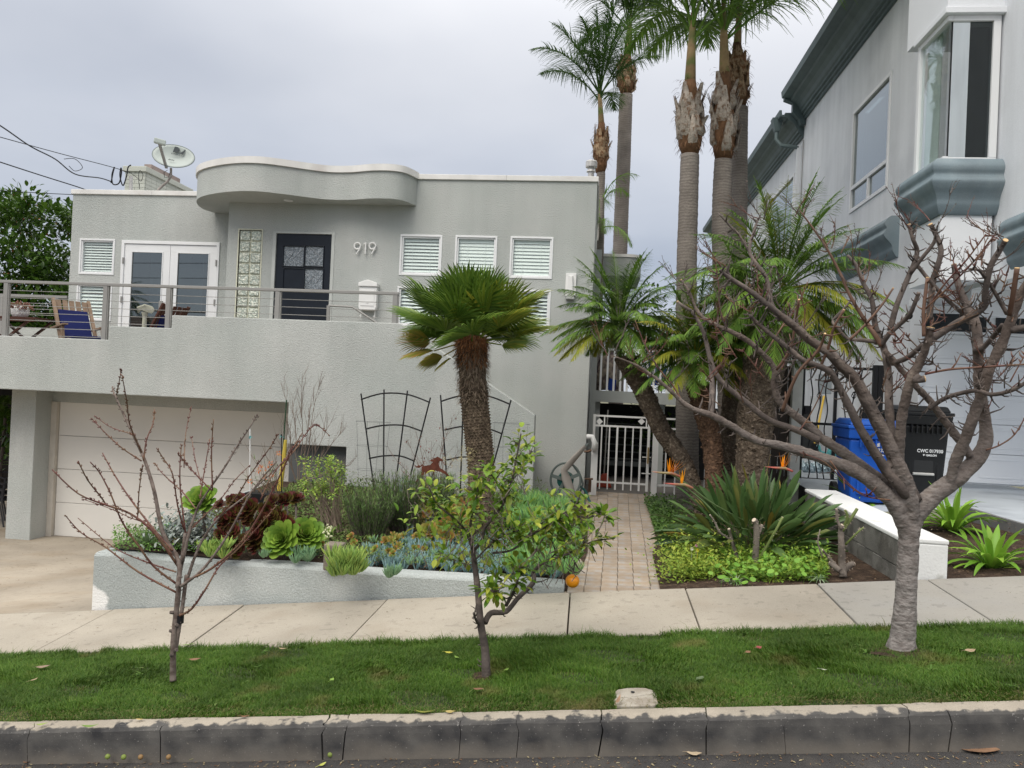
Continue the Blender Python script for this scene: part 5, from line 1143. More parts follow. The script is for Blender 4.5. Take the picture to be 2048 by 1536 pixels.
def date_palm(label, pxs, Y, wpx, crown, nf, flen, seed, bark=None, yellow=.12, emin=-25, kn=420):
    global rnd; rnd = random.Random(seed); pts = [W(px, py, y) for px, py, y in pxs]; pts[0].z = min(pts[0].z, .2)
    t = thing('date_palm', label, 'palm', pts[0], 'pygmy date palms between the houses'); P = smooth_curve(pts, 7); k = len(P); nf = int(nf*1.6)
    r0_, r1_ = wpx[0]/2/FPX*Y, wpx[1]/2/FPX*Y; rad = lambda t_: r0_+(r1_-r0_)*t_
    MB().tube(P, [rad(i/(k-1)) for i in range(k)], 14, jit=.07).build('trunk', bark or pbark, t, smooth=True)
    mb = MB(); knobs(mb, P, rad, int(kn*1.6), .024+r1_*.07); mb.build('leaf_scar', bark or pbark, t, kind='stuff') if 0 else mb.build('bark_scales', bark or pbark, t)['kind']if 0 else None
    o = mb.build('bark_scales', bark or pbark, t); o['kind'] = 'stuff'
    c = W(*crown)-Vector((0, 0, .08))
    for i in range(nf):
        a = i*2.399+U(-.3, .3); q = i/nf; e = R(82+(emin-82)*q**.85)+U(-.12, .12); d = Vector((cos(a)*cos(e), sin(a)*cos(e), sin(e)))
        mb = MB(); frond(mb, c+d*r1_*.5, d, flen*U(.8, 1.12), 52, flen*.25, .0085, (.72+.5*(1-abs(q-.5))), .9, 1.0, plume=.12, bare=.2, seg=9, rr=.009, lseg=2)
        mb.build('frond', pyg[1] if rnd.random() < yellow+(.22 if q > .8 else 0) else pyg[0], t)
    return t
date_palm('leaning date palm with a thin curved trunk crossing the white gate', [(1412, 985, 9.8), (1370, 930, 10), (1325, 862, 10.2), (1283, 775, 10.3), (1248, 712, 10.3)], 10.2, (28, 42), (1238, 640, 10.3), 44, 1.0, 21, emin=-14)
date_palm('date palm with a reddish banded trunk between two grey trunks', [(1433, 985, 9.6), (1425, 900, 9.7), (1408, 820, 9.8), (1396, 770, 9.8)], 9.7, (34, 46), (1392, 700, 9.8), 40, .95, 22, pbark_red, .25, emin=-18)
date_palm('broad date palm with a thick shaggy trunk and the widest crown by the neighbour wall', [(1505, 985, 9.3), (1508, 880, 9.3), (1522, 760, 9.3), (1548, 660, 9.3)], 9.3, (54, 88), (1562, 570, 9.3), 54, 1.25, 23, kn=700, emin=-35)
date_palm('slim date palm trunk hidden in shade just beyond the widest crown', [(1462, 985, 10.6), (1464, 860, 10.6), (1480, 740, 10.6), (1492, 690, 10.6)], 10.6, (44, 50), (1500, 640, 10.6), 34, 1.1, 24, emin=-20)
# ------------------------------------------------------------------ fan palm in the planter
rnd = random.Random(31)
YP_ = 7.7
fpm = thing('fan_palm', 'stout fan palm with a shaggy brown trunk and stiff round fan leaves in the planter', 'palm', (W(962, 990, YP_).x, YP_, .16))
pts = [Vector((W(964, 1010, YP_).x, YP_, .1)), W(962, 940, YP_), W(955, 860, YP_), W(947, 780, YP_), W(944, 705, YP_), W(944, 672, YP_)]
P = smooth_curve(pts, 7); k = len(P); rad = lambda t: (55+9*t-4*sin(pi*t))/2/FPX*YP_*(1 if t < .9 else 1-(t-.9)*3)
fbark = mat('fan_palm_bark', (.115, .085, .06), .95, .3, 14, fine=.25, bump=1, bscale=45, bdist=.02, col2=(.22, .17, .12), c2s=30, c2t=(.5, .65))
MB().tube(P, [rad(i/(k-1))*.95 for i in range(k)], 20, jit=.05).build('trunk', fbark, fpm, smooth=True)
mb = MB()
rows_ = 40
for r_ in range(rows_):
    t = .01+.60*r_/rows_; q, d = along(P, t); nn = 24
    for j in range(nn):
        a = 2*pi*(j+(r_ % 2)*.5)/nn+U(-.05, .05); o = Vector((cos(a), sin(a), 0)); o = (o-d*o.dot(d)).normalized(); s = d.cross(o); b = q+o*rad(t)*.93; w_ = .0125*U(.7, 1.1)
        mb.add([b-s*w_, b+s*w_, b+d*.018+o*U(.012, .024)+s*w_*.5, b+d*.018+o*U(.012, .024)-s*w_*.5, b+d*.035, b-d*.01+o*.004], [(0, 1, 2, 3), (3, 2, 4), (0, 3, 4), (1, 4, 2), (0, 5, 1)])
o = mb.build('bark_scales', fbark, fpm); o['kind'] = 'stuff'
redf = leafm('fan_palm_fibre', [(.24, .085, .03), (.34, .15, .06), (.14, .06, .025), (.38, .22, .12)], .9, 0)
greyf = leafm('old_fan_fibre', [(.20, .14, .10), (.32, .25, .18), (.12, .085, .06)], .9, 0)
for (t0, t1, n, mm, up_) in ((.55, .78, 1500, greyf, .5), (.72, 1.0, 2600, redf, .7)):
    mb = MB()
    for i in range(n):
        t = U(t0, t1); q, d = along(P, t); a = U(0, 6.28); o = Vector((cos(a), sin(a), 0)); o = (o-d*o.dot(d)).normalized()
        blade(mb, q+o*rad(t)*U(.85, .98), o*U(.35, 1)+d*U(-.9, 1.1)*up_+Vector((U(-.5, .5), U(-.5, .5), 0)), U(.04, .10), .0034, U(.3, 2), 3, fold=0)
    o = mb.build('trunk_fibre', mm, fpm); o['kind'] = 'stuff'
fanm = leafm('fan_leaf', [(.07, .14, .02), (.11, .195, .03), (.165, .25, .04), (.085, .16, .024)], .38, .15, .5)
fanb = leafm('fan_leaf_yellowing', [(.11, .19, .03), (.19, .25, .035), (.15, .22, .03), (.30, .30, .04)], .42, .15)
fany = leafm('fan_leaf_old', [(.24, .24, .035), (.36, .28, .05), (.18, .22, .03), (.38, .24, .07)], .5, .15)
def fan_leaf(name, base, d, pet, rad_, m, mp, nseg=30, spread=2.1, droop=.25, cup=.25):
    d = Vector(d).normalized(); root = Vector(base); p = root+d*pet+Vector((0, 0, -droop*.2*pet))
    s = d.cross(Vector((0, 0, 1))); s = s.normalized() if s.length > .12 else perp(d); up = s.cross(d).normalized()
    tw = Matrix.Rotation(U(-.5, .5), 3, d); s = tw @ s; up = tw @ up
    mb = MB()
    mb.tube([root, root.lerp(p, .5)+Vector((0, 0, .02)), p], [.011, .008, .006], 5)
    for i in range(nseg):
        a = -spread+2*spread*(i+.5)/nseg; da = spread/nseg*.98
        rl = rad_*(1-.22*(abs(a)/spread)**2)*U(.93, 1.05); inner = .50
        v = lambda ang, r_, lift=0: p+(d*cos(ang)+s*sin(ang))*r_*cos(cup)+up*(r_*sin(cup)*(1-.4*r_/rad_)+lift)+Vector((0, 0, -droop*(r_/rad_)**2*rad_*.5))
        ri = rl*inner; rt = rl*.8; vs = [v(a, .012), v(a-da, ri), v(a, ri, .012), v(a+da, ri), v(a-da*.42, rt), v(a, rt, .007), v(a+da*.42, rt), v(a+U(-.03, .03), rl, U(-.02, .01))]
        mb.add(vs, [(0, 1, 2), (0, 2, 3), (1, 4, 5, 2), (2, 5, 6, 3), (4, 7, 5), (5, 7, 6)])
    return mb.build(name, m, fpm)
top = P[-1]
nl = 46
for i in range(nl):
    q = i/nl; a = i*2.399+U(-.15, .15); e = R(85-72*q**.9)+U(-.08, .08); d = Vector((cos(a)*cos(e), sin(a)*cos(e), sin(e)))
    m = fanm if q < .45 else fanb if (d.x > .25 and q < .85) or rnd.random() < .22 else fanm
    fan_leaf('fan_leaf', top+Vector((0, 0, .02-.12*q)), d, U(.34, .48)*(.74+.42*min(1, q*1.6)), U(.44, .50)*(.82+.24*min(1, q*1.6)), m, None, droop=.05+.22*q)
for px, py, ex, ln in ((800, 690, -.12, .42), (835, 712, -.2, .36), (790, 655, .02, .44), (1060, 668, .0, .42), (870, 720, -.35, .30)):
    tgt = W(px, py, YP_+U(-.15, .1)); d = (tgt-top); L_ = d.length; fan_leaf('fan_leaf', top-Vector((0, 0, .08)), d, L_*.52, L_*.50, fany if px < 900 else fanb, None, nseg=22, spread=1.1, droop=.3, cup=.1)
# ------------------------------------------------------------------ bare street trees
tb_ = mat('smooth_bark', (.16, .135, .125), .85, .18, 5, fine=.12, bump=.6, bscale=55, bdist=.006, col2=(.26, .235, .22), c2s=7, c2t=(.5, .7))
bark2 = mat('dark_branch_bark', (.105, .086, .077), .85, .2, 9, fine=.1, bump=.9, bscale=60, bdist=.006, col2=(.18, .145, .125), c2s=14, c2t=(.52, .68))
rust = mat('young_twig', (.14, .080, .055), .6, .25, 10); rust2 = mat('red_twig', (.125, .050, .040), .5, .25, 10, col2=(.17, .10, .06), c2s=8)
cutm = mat('fresh_cut_wood', (.62, .42, .22), .8, .1)
def twigtree_(mb, p, d, L_, r, depth):
    P = [p]; dd = Vector(d).normalized()
    for k in range(4): dd = (dd+Vector((U(-.25, .25), U(-.25, .25), U(0, .15)))).normalized(); P.append(P[-1]+dd*L_/4)
    mb.tube(P, [r*(1-.6*k/4) for k in range(5)], 5, cap=False)
    for k in range(int(L_/.03)): q, dx = along(P, U(.1, 1)); o_ = Matrix.Rotation(U(0, 6.28), 3, dx) @ perp(dx); mb.tube([q, q+o_*.008+dx*.006], [.0022, .0012], 4, cap=False)
    if depth > 0:
        for i in range(4): q, dx = along(P, U(.2, 1)); twigtree_(mb, q, dx+Vector((U(-1, 1), U(-1, 1), U(-.3, .6)))*.6, L_*U(.4, .7), r*.6, depth-1)
def limb(root, pts, r0, r1, Y, name='branch', m=None, dy=0, dy1=None, n=9, wob=.5, buds=0, cut=False, spur=0):
    """a limb through photo points at distance Y; r in photo pixels"""
    k = len(pts); dy1 = dy if dy1 is None else dy1
    V = [W(px, py, Y+dy+(dy1-dy)*i/(k-1)+(U(-.02, .02) if 0 < i < k-1 else 0)) for i, (px, py) in enumerate(pts)]
    V = smooth_curve(V, 4); n_ = len(V); rr = [(r0+(r1-r0)*(i/(n_-1)))/FPX*Y for i in range(n_)]
    mb = MB().tube(V, [r*(1+U(-.05, .05)) for r in rr], n if r0 > 4 else 6, jit=.03)
    for i in range(buds):
        q, d = along(V, U(.05, .99)); o = Matrix.Rotation(U(0, 6.28), 3, d) @ perp(d); r_ = rr[min(n_-1, int(.5*n_))]
        mb.tube([q, q+o*(r_+.004)+d*.003, q+o*(r_+.007)+d*.010], [.0032, .0034, .001], 4)
    sp = []
    for i in range(spur):
        t = U(.12, .98); q, d = along(V, t); o = (Matrix.Rotation(U(0, 6.28), 3, d) @ perp(d)); ln = U(.015, .07); e1 = q+o*(rr[int(t*(n_-1))]+ln*.5)+d*ln*.3; e2 = e1+(o+d*U(.2, 1)+Vector((0, 0, .4))).normalized()*ln*U(.3, .9)
        mb.tube([q, e1, e2], [.0055, .0035, .0018], 5)
        if rnd.random() < .35: mb.tube([e1, e1+(Matrix.Rotation(1.2, 3, d) @ o)*ln*.6], [.003, .0015], 4)
    o = mb.build(name, m or bark2, root, smooth=True)
    if cut:
        d = (V[-1]-V[-2]).normalized(); MB().tube([V[-1]-d*.001, V[-1]+d*.004], rr[-1]*.98, 9).build('cut_end', cutm, root)
    return o
rnd = random.Random(41)
YT1 = 4.5
bt = W(1805, 1300, YT1); gzt = gz(bt.x, .15)
st1 = thing('street_tree', 'large pruned leafless street tree with a thick grey trunk in the lawn strip', 'tree', (bt.x, YT1, gzt), 'leafless trees in the lawn strip')
def L1(pts, r0, r1, **k): return limb(st1, pts, r0*.72, r1*.72, YT1, **k)
tbm = mat('street_tree_bark', (.118, .092, .078), .88, .2, 9, fine=.1, bump=1, bscale=60, bdist=.008, col2=(.19, .155, .13), c2s=14, c2t=(.52, .68))
def bark_fade(m):
    n = m.node_tree.nodes; l = m.node_tree.links; p = [x for x in n if x.type == 'BSDF_PRINCIPLED'][0]; src = p.inputs['Base Color'].links[0].from_socket; t = [x for x in n if x.type == 'TEX_COORD'][0]
    mp = n.new('ShaderNodeMapping'); mp.inputs['Scale'].default_value = (1, 1, 3.2); l.new(t.outputs['Object'], mp.inputs[0])
    q = n.new('ShaderNodeTexNoise'); q.inputs['Scale'].default_value = 26; q.inputs['Detail'].default_value = 9; l.new(mp.outputs[0], q.inputs[0])
    r = n.new('ShaderNodeValToRGB'); l.new(q.outputs[0], r.inputs[0]); r.color_ramp.elements[0].position = .36; r.color_ramp.elements[0].color = (.155, .135, .125, 1); r.color_ramp.elements[1].position = .62; r.color_ramp.elements[1].color = (.30, .275, .26, 1)
    s_ = n.new('ShaderNodeSeparateXYZ'); l.new(t.outputs['Object'], s_.inputs[0]); q2 = n.new('ShaderNodeTexNoise'); q2.inputs['Scale'].default_value = 5; l.new(t.outputs['Object'], q2.inputs[0])
    a = n.new('ShaderNodeMath'); a.operation = 'MULTIPLY_ADD'; l.new(q2.outputs[0], a.inputs[0]); a.inputs[1].default_value = .5; l.new(s_.outputs[2], a.inputs[2])
    f = n.new('ShaderNodeMapRange'); l.new(a.outputs[0], f.inputs[0]); f.inputs[1].default_value = .55; f.inputs[2].default_value = 1.75
    x = n.new('ShaderNodeMix'); x.data_type = 'RGBA'; l.new(f.outputs[0], x.inputs[0]); l.new(r.outputs[0], x.inputs[6]); l.new(src, x.inputs[7]); l.new(x.outputs[2], p.inputs['Base Color'])
    b = [x for x in n if x.type == 'BUMP'][0]; b2 = n.new('ShaderNodeBump'); b2.inputs['Distance'].default_value = .006; b2.inputs['Strength'].default_value = .45; l.new(q.outputs[0], b2.inputs['Height']); l.new(b.outputs[0], b2.inputs['Normal']); l.new(b2.outputs[0], p.inputs['Normal'])
bark_fade(tbm)
big = MB()
def main(pts, rs, dy=0, dy1=None):
    k = len(pts); dy1 = dy if dy1 is None else dy1
    V = smooth_curve([W(px, py, YT1+dy+(dy1-dy)*i/(k-1)) for i, (px, py) in enumerate(pts)], 5); rr = np.interp(np.linspace(0, k-1, len(V)), range(k), rs)
    big.tube(V, [.62*float(r)/FPX*YT1*(1+U(-.05, .05)) for r in rr], 16, jit=.03)
    return V
V = main([(1803, 1322), (1804, 1290), (1808, 1250), (1812, 1180), (1817, 1100), (1818, 1050), (1818, 1015)], [46, 38, 34, 31, 30, 31, 20])
for i in range(8): a = i*.8+2; big.tube([V[5]+Vector((cos(a)*.035, sin(a)*.035, .06)), V[2]+Vector((cos(a)*.07, sin(a)*.065, 0)), V[0]+Vector((cos(a)*.115, sin(a)*.11, -.03))], [.022, .025, .014], 8, jit=.1)
main([(1818, 1090), (1806, 1045), (1785, 1005), (1745, 965), (1700, 937), (1660, 922), (1619, 908), (1570, 893), (1510, 880), (1460, 850), (1420, 829), (1395, 822), (1366, 806), (1331, 772), (1277, 733), (1223, 711)], [14, 24, 24, 22, 20, 18, 16, 14, 12.5, 11, 11, 9, 8, 6.5, 4.5, 2.8], 0, -.25)
main([(1816, 1070), (1808, 1020), (1780, 975), (1742, 947), (1700, 915), (1665, 890), (1641, 875), (1619, 852), (1589, 830), (1560, 804), (1549, 772), (1549, 740), (1528, 711), (1492, 679), (1456, 661), (1413, 640), (1395, 622), (1377, 582), (1363, 561)], [12, 20, 19, 18, 17, 16, 15, 14, 13, 12, 11, 10.5, 10, 9, 8, 7, 6, 4.5, 3.5], 0, .2)
main([(1818, 1070), (1812, 1010), (1795, 968), (1775, 940), (1755, 914), (1723, 862), (1697, 810), (1671, 761), (1651, 738), (1609, 722), (1576, 696), (1520, 651), (1500, 630)], [12, 18, 16, 15, 14, 13, 12, 11, 9.5, 8.5, 7.5, 5, 4], 0, -.3)
main([(1820, 1080), (1822, 1020), (1812, 968), (1794, 927), (1775, 882), (1755, 843), (1733, 800), (1710, 758), (1680, 729), (1655, 703), (1619, 680), (1598, 660), (1565, 634), (1533, 608), (1500, 582), (1456, 554), (1440, 540)], [14, 24, 24, 22, 19, 15, 13.5, 12.5, 12, 11, 10, 9.5, 8.5, 7.5, 6.5, 4.5, 3.5], 0, -.4)
main([(1795, 925), (1790, 895), (1781, 856), (1778, 810), (1777, 761), (1774, 726), (1767, 693), (1751, 654), (1744, 602), (1725, 563), (1712, 530), (1695, 511)], [12, 14, 13, 12.5, 12, 11, 10, 8, 7, 6, 4.5, 3.5], 0, .25)
main([(1802, 945), (1798, 905), (1800, 870), (1804, 830), (1811, 800), (1820, 765), (1838, 728), (1850, 700), (1856, 678), (1861, 657)], [12, 16, 15.5, 15, 14.5, 14, 13, 12, 11, 10], 0, -.25)
main([(1818, 1100), (1824, 1050), (1845, 1012), (1872, 986), (1911, 958), (1940, 932), (1962, 905), (1972, 875), (1970, 845), (1964, 810), (1960, 775), (1957, 735), (1956, 693)], [14, 26, 30, 29, 26, 24, 23, 20, 18, 17.5, 17, 16, 14], 0, .1)
main([(1900, 965), (1910, 925), (1921, 901), (1933, 872), (1941, 850), (1955, 810), (1968, 775), (1980, 735), (2001, 693), (2021, 641), (2045, 582), (2070, 540)], [12, 17, 17, 16.5, 16, 15.5, 15, 15, 14.5, 14, 12, 10], 0, -.3)
main([(1768, 700), (1790, 725), (1813, 752), (1835, 776), (1858, 800), (1890, 842), (1923, 885), (1940, 912)], [9, 9.5, 10, 10.5, 11, 12, 13, 13], .03, .02)
o = big.build('trunk', tbm, st1, smooth=True, org=None)
rm = o.modifiers.new('r', 'REMESH'); rm.mode = 'VOXEL'; rm.voxel_size = .0065; rm.use_smooth_shade = True
sm_ = o.modifiers.new('s', 'SMOOTH'); sm_.iterations = 5; sm_.factor = .5
tx_ = bpy.data.textures.new('bark_relief', 'CLOUDS'); tx_.noise_scale = .05; dm_ = o.modifiers.new('d', 'DISPLACE'); dm_.texture = tx_; dm_.strength = .010; dm_.texture_coords = 'LOCAL'
def spurs(pts, dy, dy1, n, rpx):
    k = len(pts); V = smooth_curve([W(px, py, YT1+dy+(dy1-dy)*i/(k-1)) for i, (px, py) in enumerate(pts)], 4)
    for _ in range(n):
        q, d = along(V, U(.05, .98)); o_ = Matrix.Rotation(U(0, 6.28), 3, d) @ perp(d); ln = U(.02, .08); e1 = q+o_*(rpx/FPX*YT1+ln*.5)+d*ln*.3; e2 = e1+(o_+d*U(.2, 1)+Vector((0, 0, .4))).normalized()*ln*U(.3, .9)
        mb = MB().tube([q, e1, e2], [.006, .0035, .0018], 5)
        if rnd.random() < .5: mb.tube([e1, e1+(Matrix.Rotation(1.2, 3, d) @ o_)*ln*.6], [.003, .0015], 4)
        mb.build('spur', bark2, st1)
spurs([(1700, 937), (1619, 908), (1510, 880), (1420, 829), (1331, 772), (1223, 711)], 0, -.25, 18, 10)
spurs([(1641, 875), (1560, 804), (1549, 740), (1492, 679), (1413, 640), (1363, 561)], 0, .2, 26, 8)
spurs([(1755, 914), (1671, 761), (1609, 722), (1500, 630)], 0, -.3, 20, 9)
spurs([(1775, 882), (1710, 758), (1619, 680), (1500, 582), (1440, 540)], 0, -.4, 30, 9)
spurs([(1781, 856), (1774, 726), (1744, 602), (1695, 511)], 0, .25, 24, 9)
spurs([(1804, 830), (1838, 728), (1861, 657)], 0, -.25, 18, 12)
spurs([(1971, 850), (1960, 775), (1956, 693)], 0, .1, 16, 16)
spurs([(1921, 901), (1968, 775), (2021, 641), (2070, 540)], 0, -.3, 30, 14)
spurs([(1768, 700), (1858, 800), (1923, 885)], 0, 0, 12, 10)
L1([(1364, 563), (1362, 560)], 3.5, 3.2, dy=.2, cut=True); L1([(1860, 660), (1861, 656)], 10, 9.5, dy=-.25, cut=True)
L1([(1384, 622), (1366, 612), (1356, 604)], 5, 4, dy=.3, dy1=.35, cut=True)
L1([(1640, 882), (1600, 862), (1538, 840), (1492, 804), (1445, 765), (1424, 730), (1414, 690), (1404, 657), (1384, 622)], 10, 5, dy=.02, dy1=.3, spur=20)
L1([(1422, 828), (1424, 790), (1424, 758), (1421, 715)], 8, 7, dy=-.1, dy1=.3)
L1([(1812, 990), (1801, 975), (1775, 945), (1755, 914), (1723, 862), (1697, 810), (1671, 761), (1651, 738), (1609, 722), (1576, 696), (1520, 651), (1500, 630)], 15, 4, dy=-.05, dy1=-.3, spur=22)
L1([(1826, 1000), (1810, 962), (1794, 927), (1775, 882), (1755, 843), (1733, 800), (1710, 758), (1680, 729), (1655, 703), (1619, 680), (1598, 660), (1565, 634), (1533, 608), (1500, 582), (1456, 554), (1440, 540)], 22, 4, dy1=-.4, spur=30)
L1([(1779, 885), (1781, 856), (1778, 810), (1777, 761), (1774, 726), (1767, 693), (1751, 654), (1744, 602), (1725, 563), (1712, 530), (1695, 511)], 13, 4, dy=-.02, dy1=.25, spur=24)
L1([(1763, 692), (1745, 662), (1728, 638), (1702, 595), (1682, 550), (1656, 501), (1630, 462), (1601, 423)], 7, 2, dy=.1, dy1=.3, spur=14, m=rust)
L1([(1764, 690), (1778, 668), (1800, 648), (1820, 628), (1832, 600), (1838, 585)], 7, 5, dy=.1, dy1=-.1, spur=8)
L1([(1780, 662), (1793, 612), (1813, 563), (1830, 522), (1834, 500), (1826, 478), (1818, 450)], 8, 5, dy=.12, dy1=.1, spur=22, cut=True)
L1([(1822, 545), (1845, 515), (1868, 485), (1872, 462)], 6, 4, dy=.1, dy1=.0, spur=10)
L1([(1754, 684), (1721, 680), (1695, 677), (1675, 655), (1666, 641), (1690, 615), (1702, 600)], 6, 2.5, dy=.12, dy1=.35, spur=8, cut=True)
L1([(1700, 679), (1730, 650), (1762, 612), (1786, 577)], 4, 2.5, m=rust, cut=True, spur=4)
L1([(1858, 682), (1880, 668), (1917, 644), (1950, 628), (1969, 612), (1970, 592), (1974, 565), (1982, 530), (2001, 498), (2011, 481)], 9, 6, dy=-.2, dy1=-.45, spur=26, cut=True)
L1([(1848, 673), (1847, 640), (1848, 612), (1855, 556)], 4.5, 4, dy=-.25, m=rust, cut=True, spur=4)
L1([(1785, 727), (1815, 715), (1845, 690)], 7, 7, dy=.05, dy1=-.15, spur=4)
L1([(1858, 640), (1862, 600), (1866, 560), (1876, 530), (1882, 500), (1872, 470), (1861, 449)], 9, 6, dy=.15, dy1=.2, spur=26, cut=True)
L1([(1834, 530), (1860, 562), (1890, 595), (1920, 622), (1940, 634)], 5, 6, dy=.15, dy1=.1, spur=10)
L1([(1957, 705), (1955, 675), (1949, 641), (1933, 612), (1920, 579), (1912, 553), (1908, 530)], 14, 7, dy1=.15, spur=22, cut=True)
L1([(2019, 630), (2026, 590), (2034, 537)], 6, 6, dy=-.3, dy1=-.4, m=rust, cut=True, spur=3)
L1([(2014, 628), (1988, 582), (1969, 553), (1956, 540), (1940, 538)], 5, 2.5, dy=-.3, dy1=-.5, spur=10)
L1([(1962, 700), (1985, 675), (2005, 650)], 7, 6, dy=-.02, dy1=-.2, spur=4)
L1([(2020, 660), (2050, 655), (2080, 650)], 9, 7, dy=-.25, dy1=-.3, spur=4)
L1([(1858, 818), (1880, 802), (1905, 791), (1951, 781), (1983, 789), (2022, 781), (2060, 760)], 6, 5, dy=-.02, dy1=-.35, spur=24)
L1([(1850, 748), (1898, 739), (1951, 735), (2048, 729), (2080, 727)], 3, 2, dy=-.2, dy1=-.5, m=rust2, spur=8)
L1([(1840, 752), (1830, 760), (1848, 758)], 8, 9, dy=-.2, cut=True)
L1([(1972, 900), (2000, 890), (2030, 868), (2055, 825)], 2.5, 1.5, m=rust2, spur=4)
L1([(1858, 612), (1891, 566), (1933, 520), (1972, 468)], 2.5, 1.6, dy=-.2, dy1=-.4, m=rust2, spur=9)
L1([(1848, 620), (1900, 572), (1950, 520), (1985, 475)], 2.5, 1.6, dy=-.2, dy1=-.5, m=rust2, spur=9)
L1([(1560, 640), (1540, 600), (1533, 556), (1500, 507), (1507, 465), (1516, 439)], 7, 3, dy=-.2, dy1=.1, spur=22)
L1([(1502, 510), (1478, 470), (1460, 452), (1440, 430)], 4, 2, dy=.1, spur=8)
L1([(1640, 735), (1655, 700), (1668, 655), (1688, 620)], 4, 3, dy=-.2, dy1=-.35, m=rust, cut=True, spur=4)
L1([(1565, 822), (1580, 780), (1600, 740), (1637, 700), (1650, 668)], 5, 3, dy=-.2, dy1=-.4, m=rust, cut=True, spur=5)
L1([(1553, 740), (1580, 700), (1590, 650), (1598, 600)], 4, 3, dy=.05, dy1=-.1, spur=5, m=rust, cut=True)
L1([(1366, 806), (1345, 770), (1320, 740), (1290, 690), (1270, 640)], 2.5, 1.2, dy=-.2, m=rust2, spur=6)
L1([(1456, 661), (1440, 620), (1437, 570), (1430, 520)], 2.5, 1.2, m=rust2, dy=.2, spur=8)
L1([(1528, 711), (1560, 660), (1590, 620), (1610, 575)], 3, 1.3, m=rust2, dy=.2, spur=8)
ends = [((1223, 711), -.25), ((1277, 733), -.2), ((1331, 772), -.15), ((1363, 561), .2), ((1413, 640), .15), ((1456, 661), .1), ((1500, 630), -.3), ((1576, 696), -.2), ((1440, 540), -.4), ((1533, 608), -.3), ((1598, 660), -.2), ((1695, 511), .25), ((1725, 563), .2), ((1744, 602), .15), ((1601, 423), .3), ((1656, 501), .2), ((1818, 450), .1), ((1861, 449), .2), ((1861, 657), -.25), ((1838, 728), -.2), ((2011, 481), -.45), ((1970, 592), -.3), ((1956, 540), -.5), ((1908, 530), .15), ((1933, 612), .1), ((1951, 781), -.2), ((2022, 781), -.3), ((1964, 810), 0), ((1778, 780), 0), ((1720, 770), -.1), ((1549, 740), .1), ((1492, 804), 0), ((1424, 758), .1), ((1671, 761), -.1), ((2021, 641), -.3), ((1980, 735), -.2), ((1516, 439), .1), ((1930, 634), .1)]
for (px, py), dd_ in ends:
    for k in range(3):
        mb = MB(); q = W(px+U(-14, 14), py+U(-10, 10), YT1+dd_+U(-.05, .05)); twigtree_(mb, q, Vector((U(-.8, .8), U(-.7, .7), U(.1, 1))), U(.10, .24), .0034, 1); mb.build('twig', rust2 if rnd.random() < .5 else bark2, st1)
for i in range(34):   # thin one-year twigs
    px, py = ((1420+U(0, 620)), (560+U(0, 260))); a = U(-.9, .9); ln = U(40, 110)
    L1([(px, py), (px+sin(a)*ln*.5+U(-6, 6), py-cos(a)*ln*.5), (px+sin(a)*ln, py-cos(a)*ln)], 1.8, .9, dy=U(-.35, .35), m=rust2 if i % 2 else bark2, spur=6, name='twig')
for px, py, pts in ((1660, 921, [(1690, 960), (1720, 985), (1745, 990)]), (1600, 860, [(1620, 830), (1640, 790), (1655, 745)]), (1780, 1000, [(1730, 992), (1690, 965), (1650, 925), (1600, 905)])):
    L1([(px, py)]+pts, 2, 1, dy=-.15, m=rust2, spur=4, name='twig')
# ---- young fruit tree on the low side
rnd = random.Random(42)
YT2 = 4.25
b_ = W(347, 1345, YT2); yt = thing('young_tree', 'young leafless fruit tree with two slim stems and reddish budding twigs in the lawn strip', 'tree', (b_.x, YT2, gz(b_.x, .15)), 'leafless trees in the lawn strip')
def L2(pts, r0, r1, **k): k.setdefault('m', rust2); return limb(yt, pts, r0*.74, r1*.8, YT2, **k)
greyb = mat('young_bark', (.19, .155, .135), .85, .25, 20, bump=.6, bscale=70, bdist=.004, col2=(.12, .09, .075), c2s=30)
L2([(346, 1362), (346, 1340), (347, 1283), (352, 1231), (357, 1180), (358, 1150), (366, 1110), (371, 1066)], 9.5, 5, m=greyb, name='trunk', buds=6, n=12)
L2([(352, 1300), (356, 1270), (361, 1240), (367, 1197), (373, 1150)], 5.5, 5, m=greyb, name='stem', buds=6)
tape = W(359, 1237, YT2-.02); MB().tube([W(360, 1246, YT2), W(361, 1230, YT2)], .021, 10).build('black_tape', M['black_plastic'], yt)
for px, py in ((346, 1225), (345, 1262), (353, 1250), (352, 1300), (346, 1310)):
    q = W(px, py, YT2-.02); MB().tube([q, q+Vector((-.012 if px < 350 else .012, -.012, .004))], [.012, .009], 8).build('pruning_stub', bark2, yt)
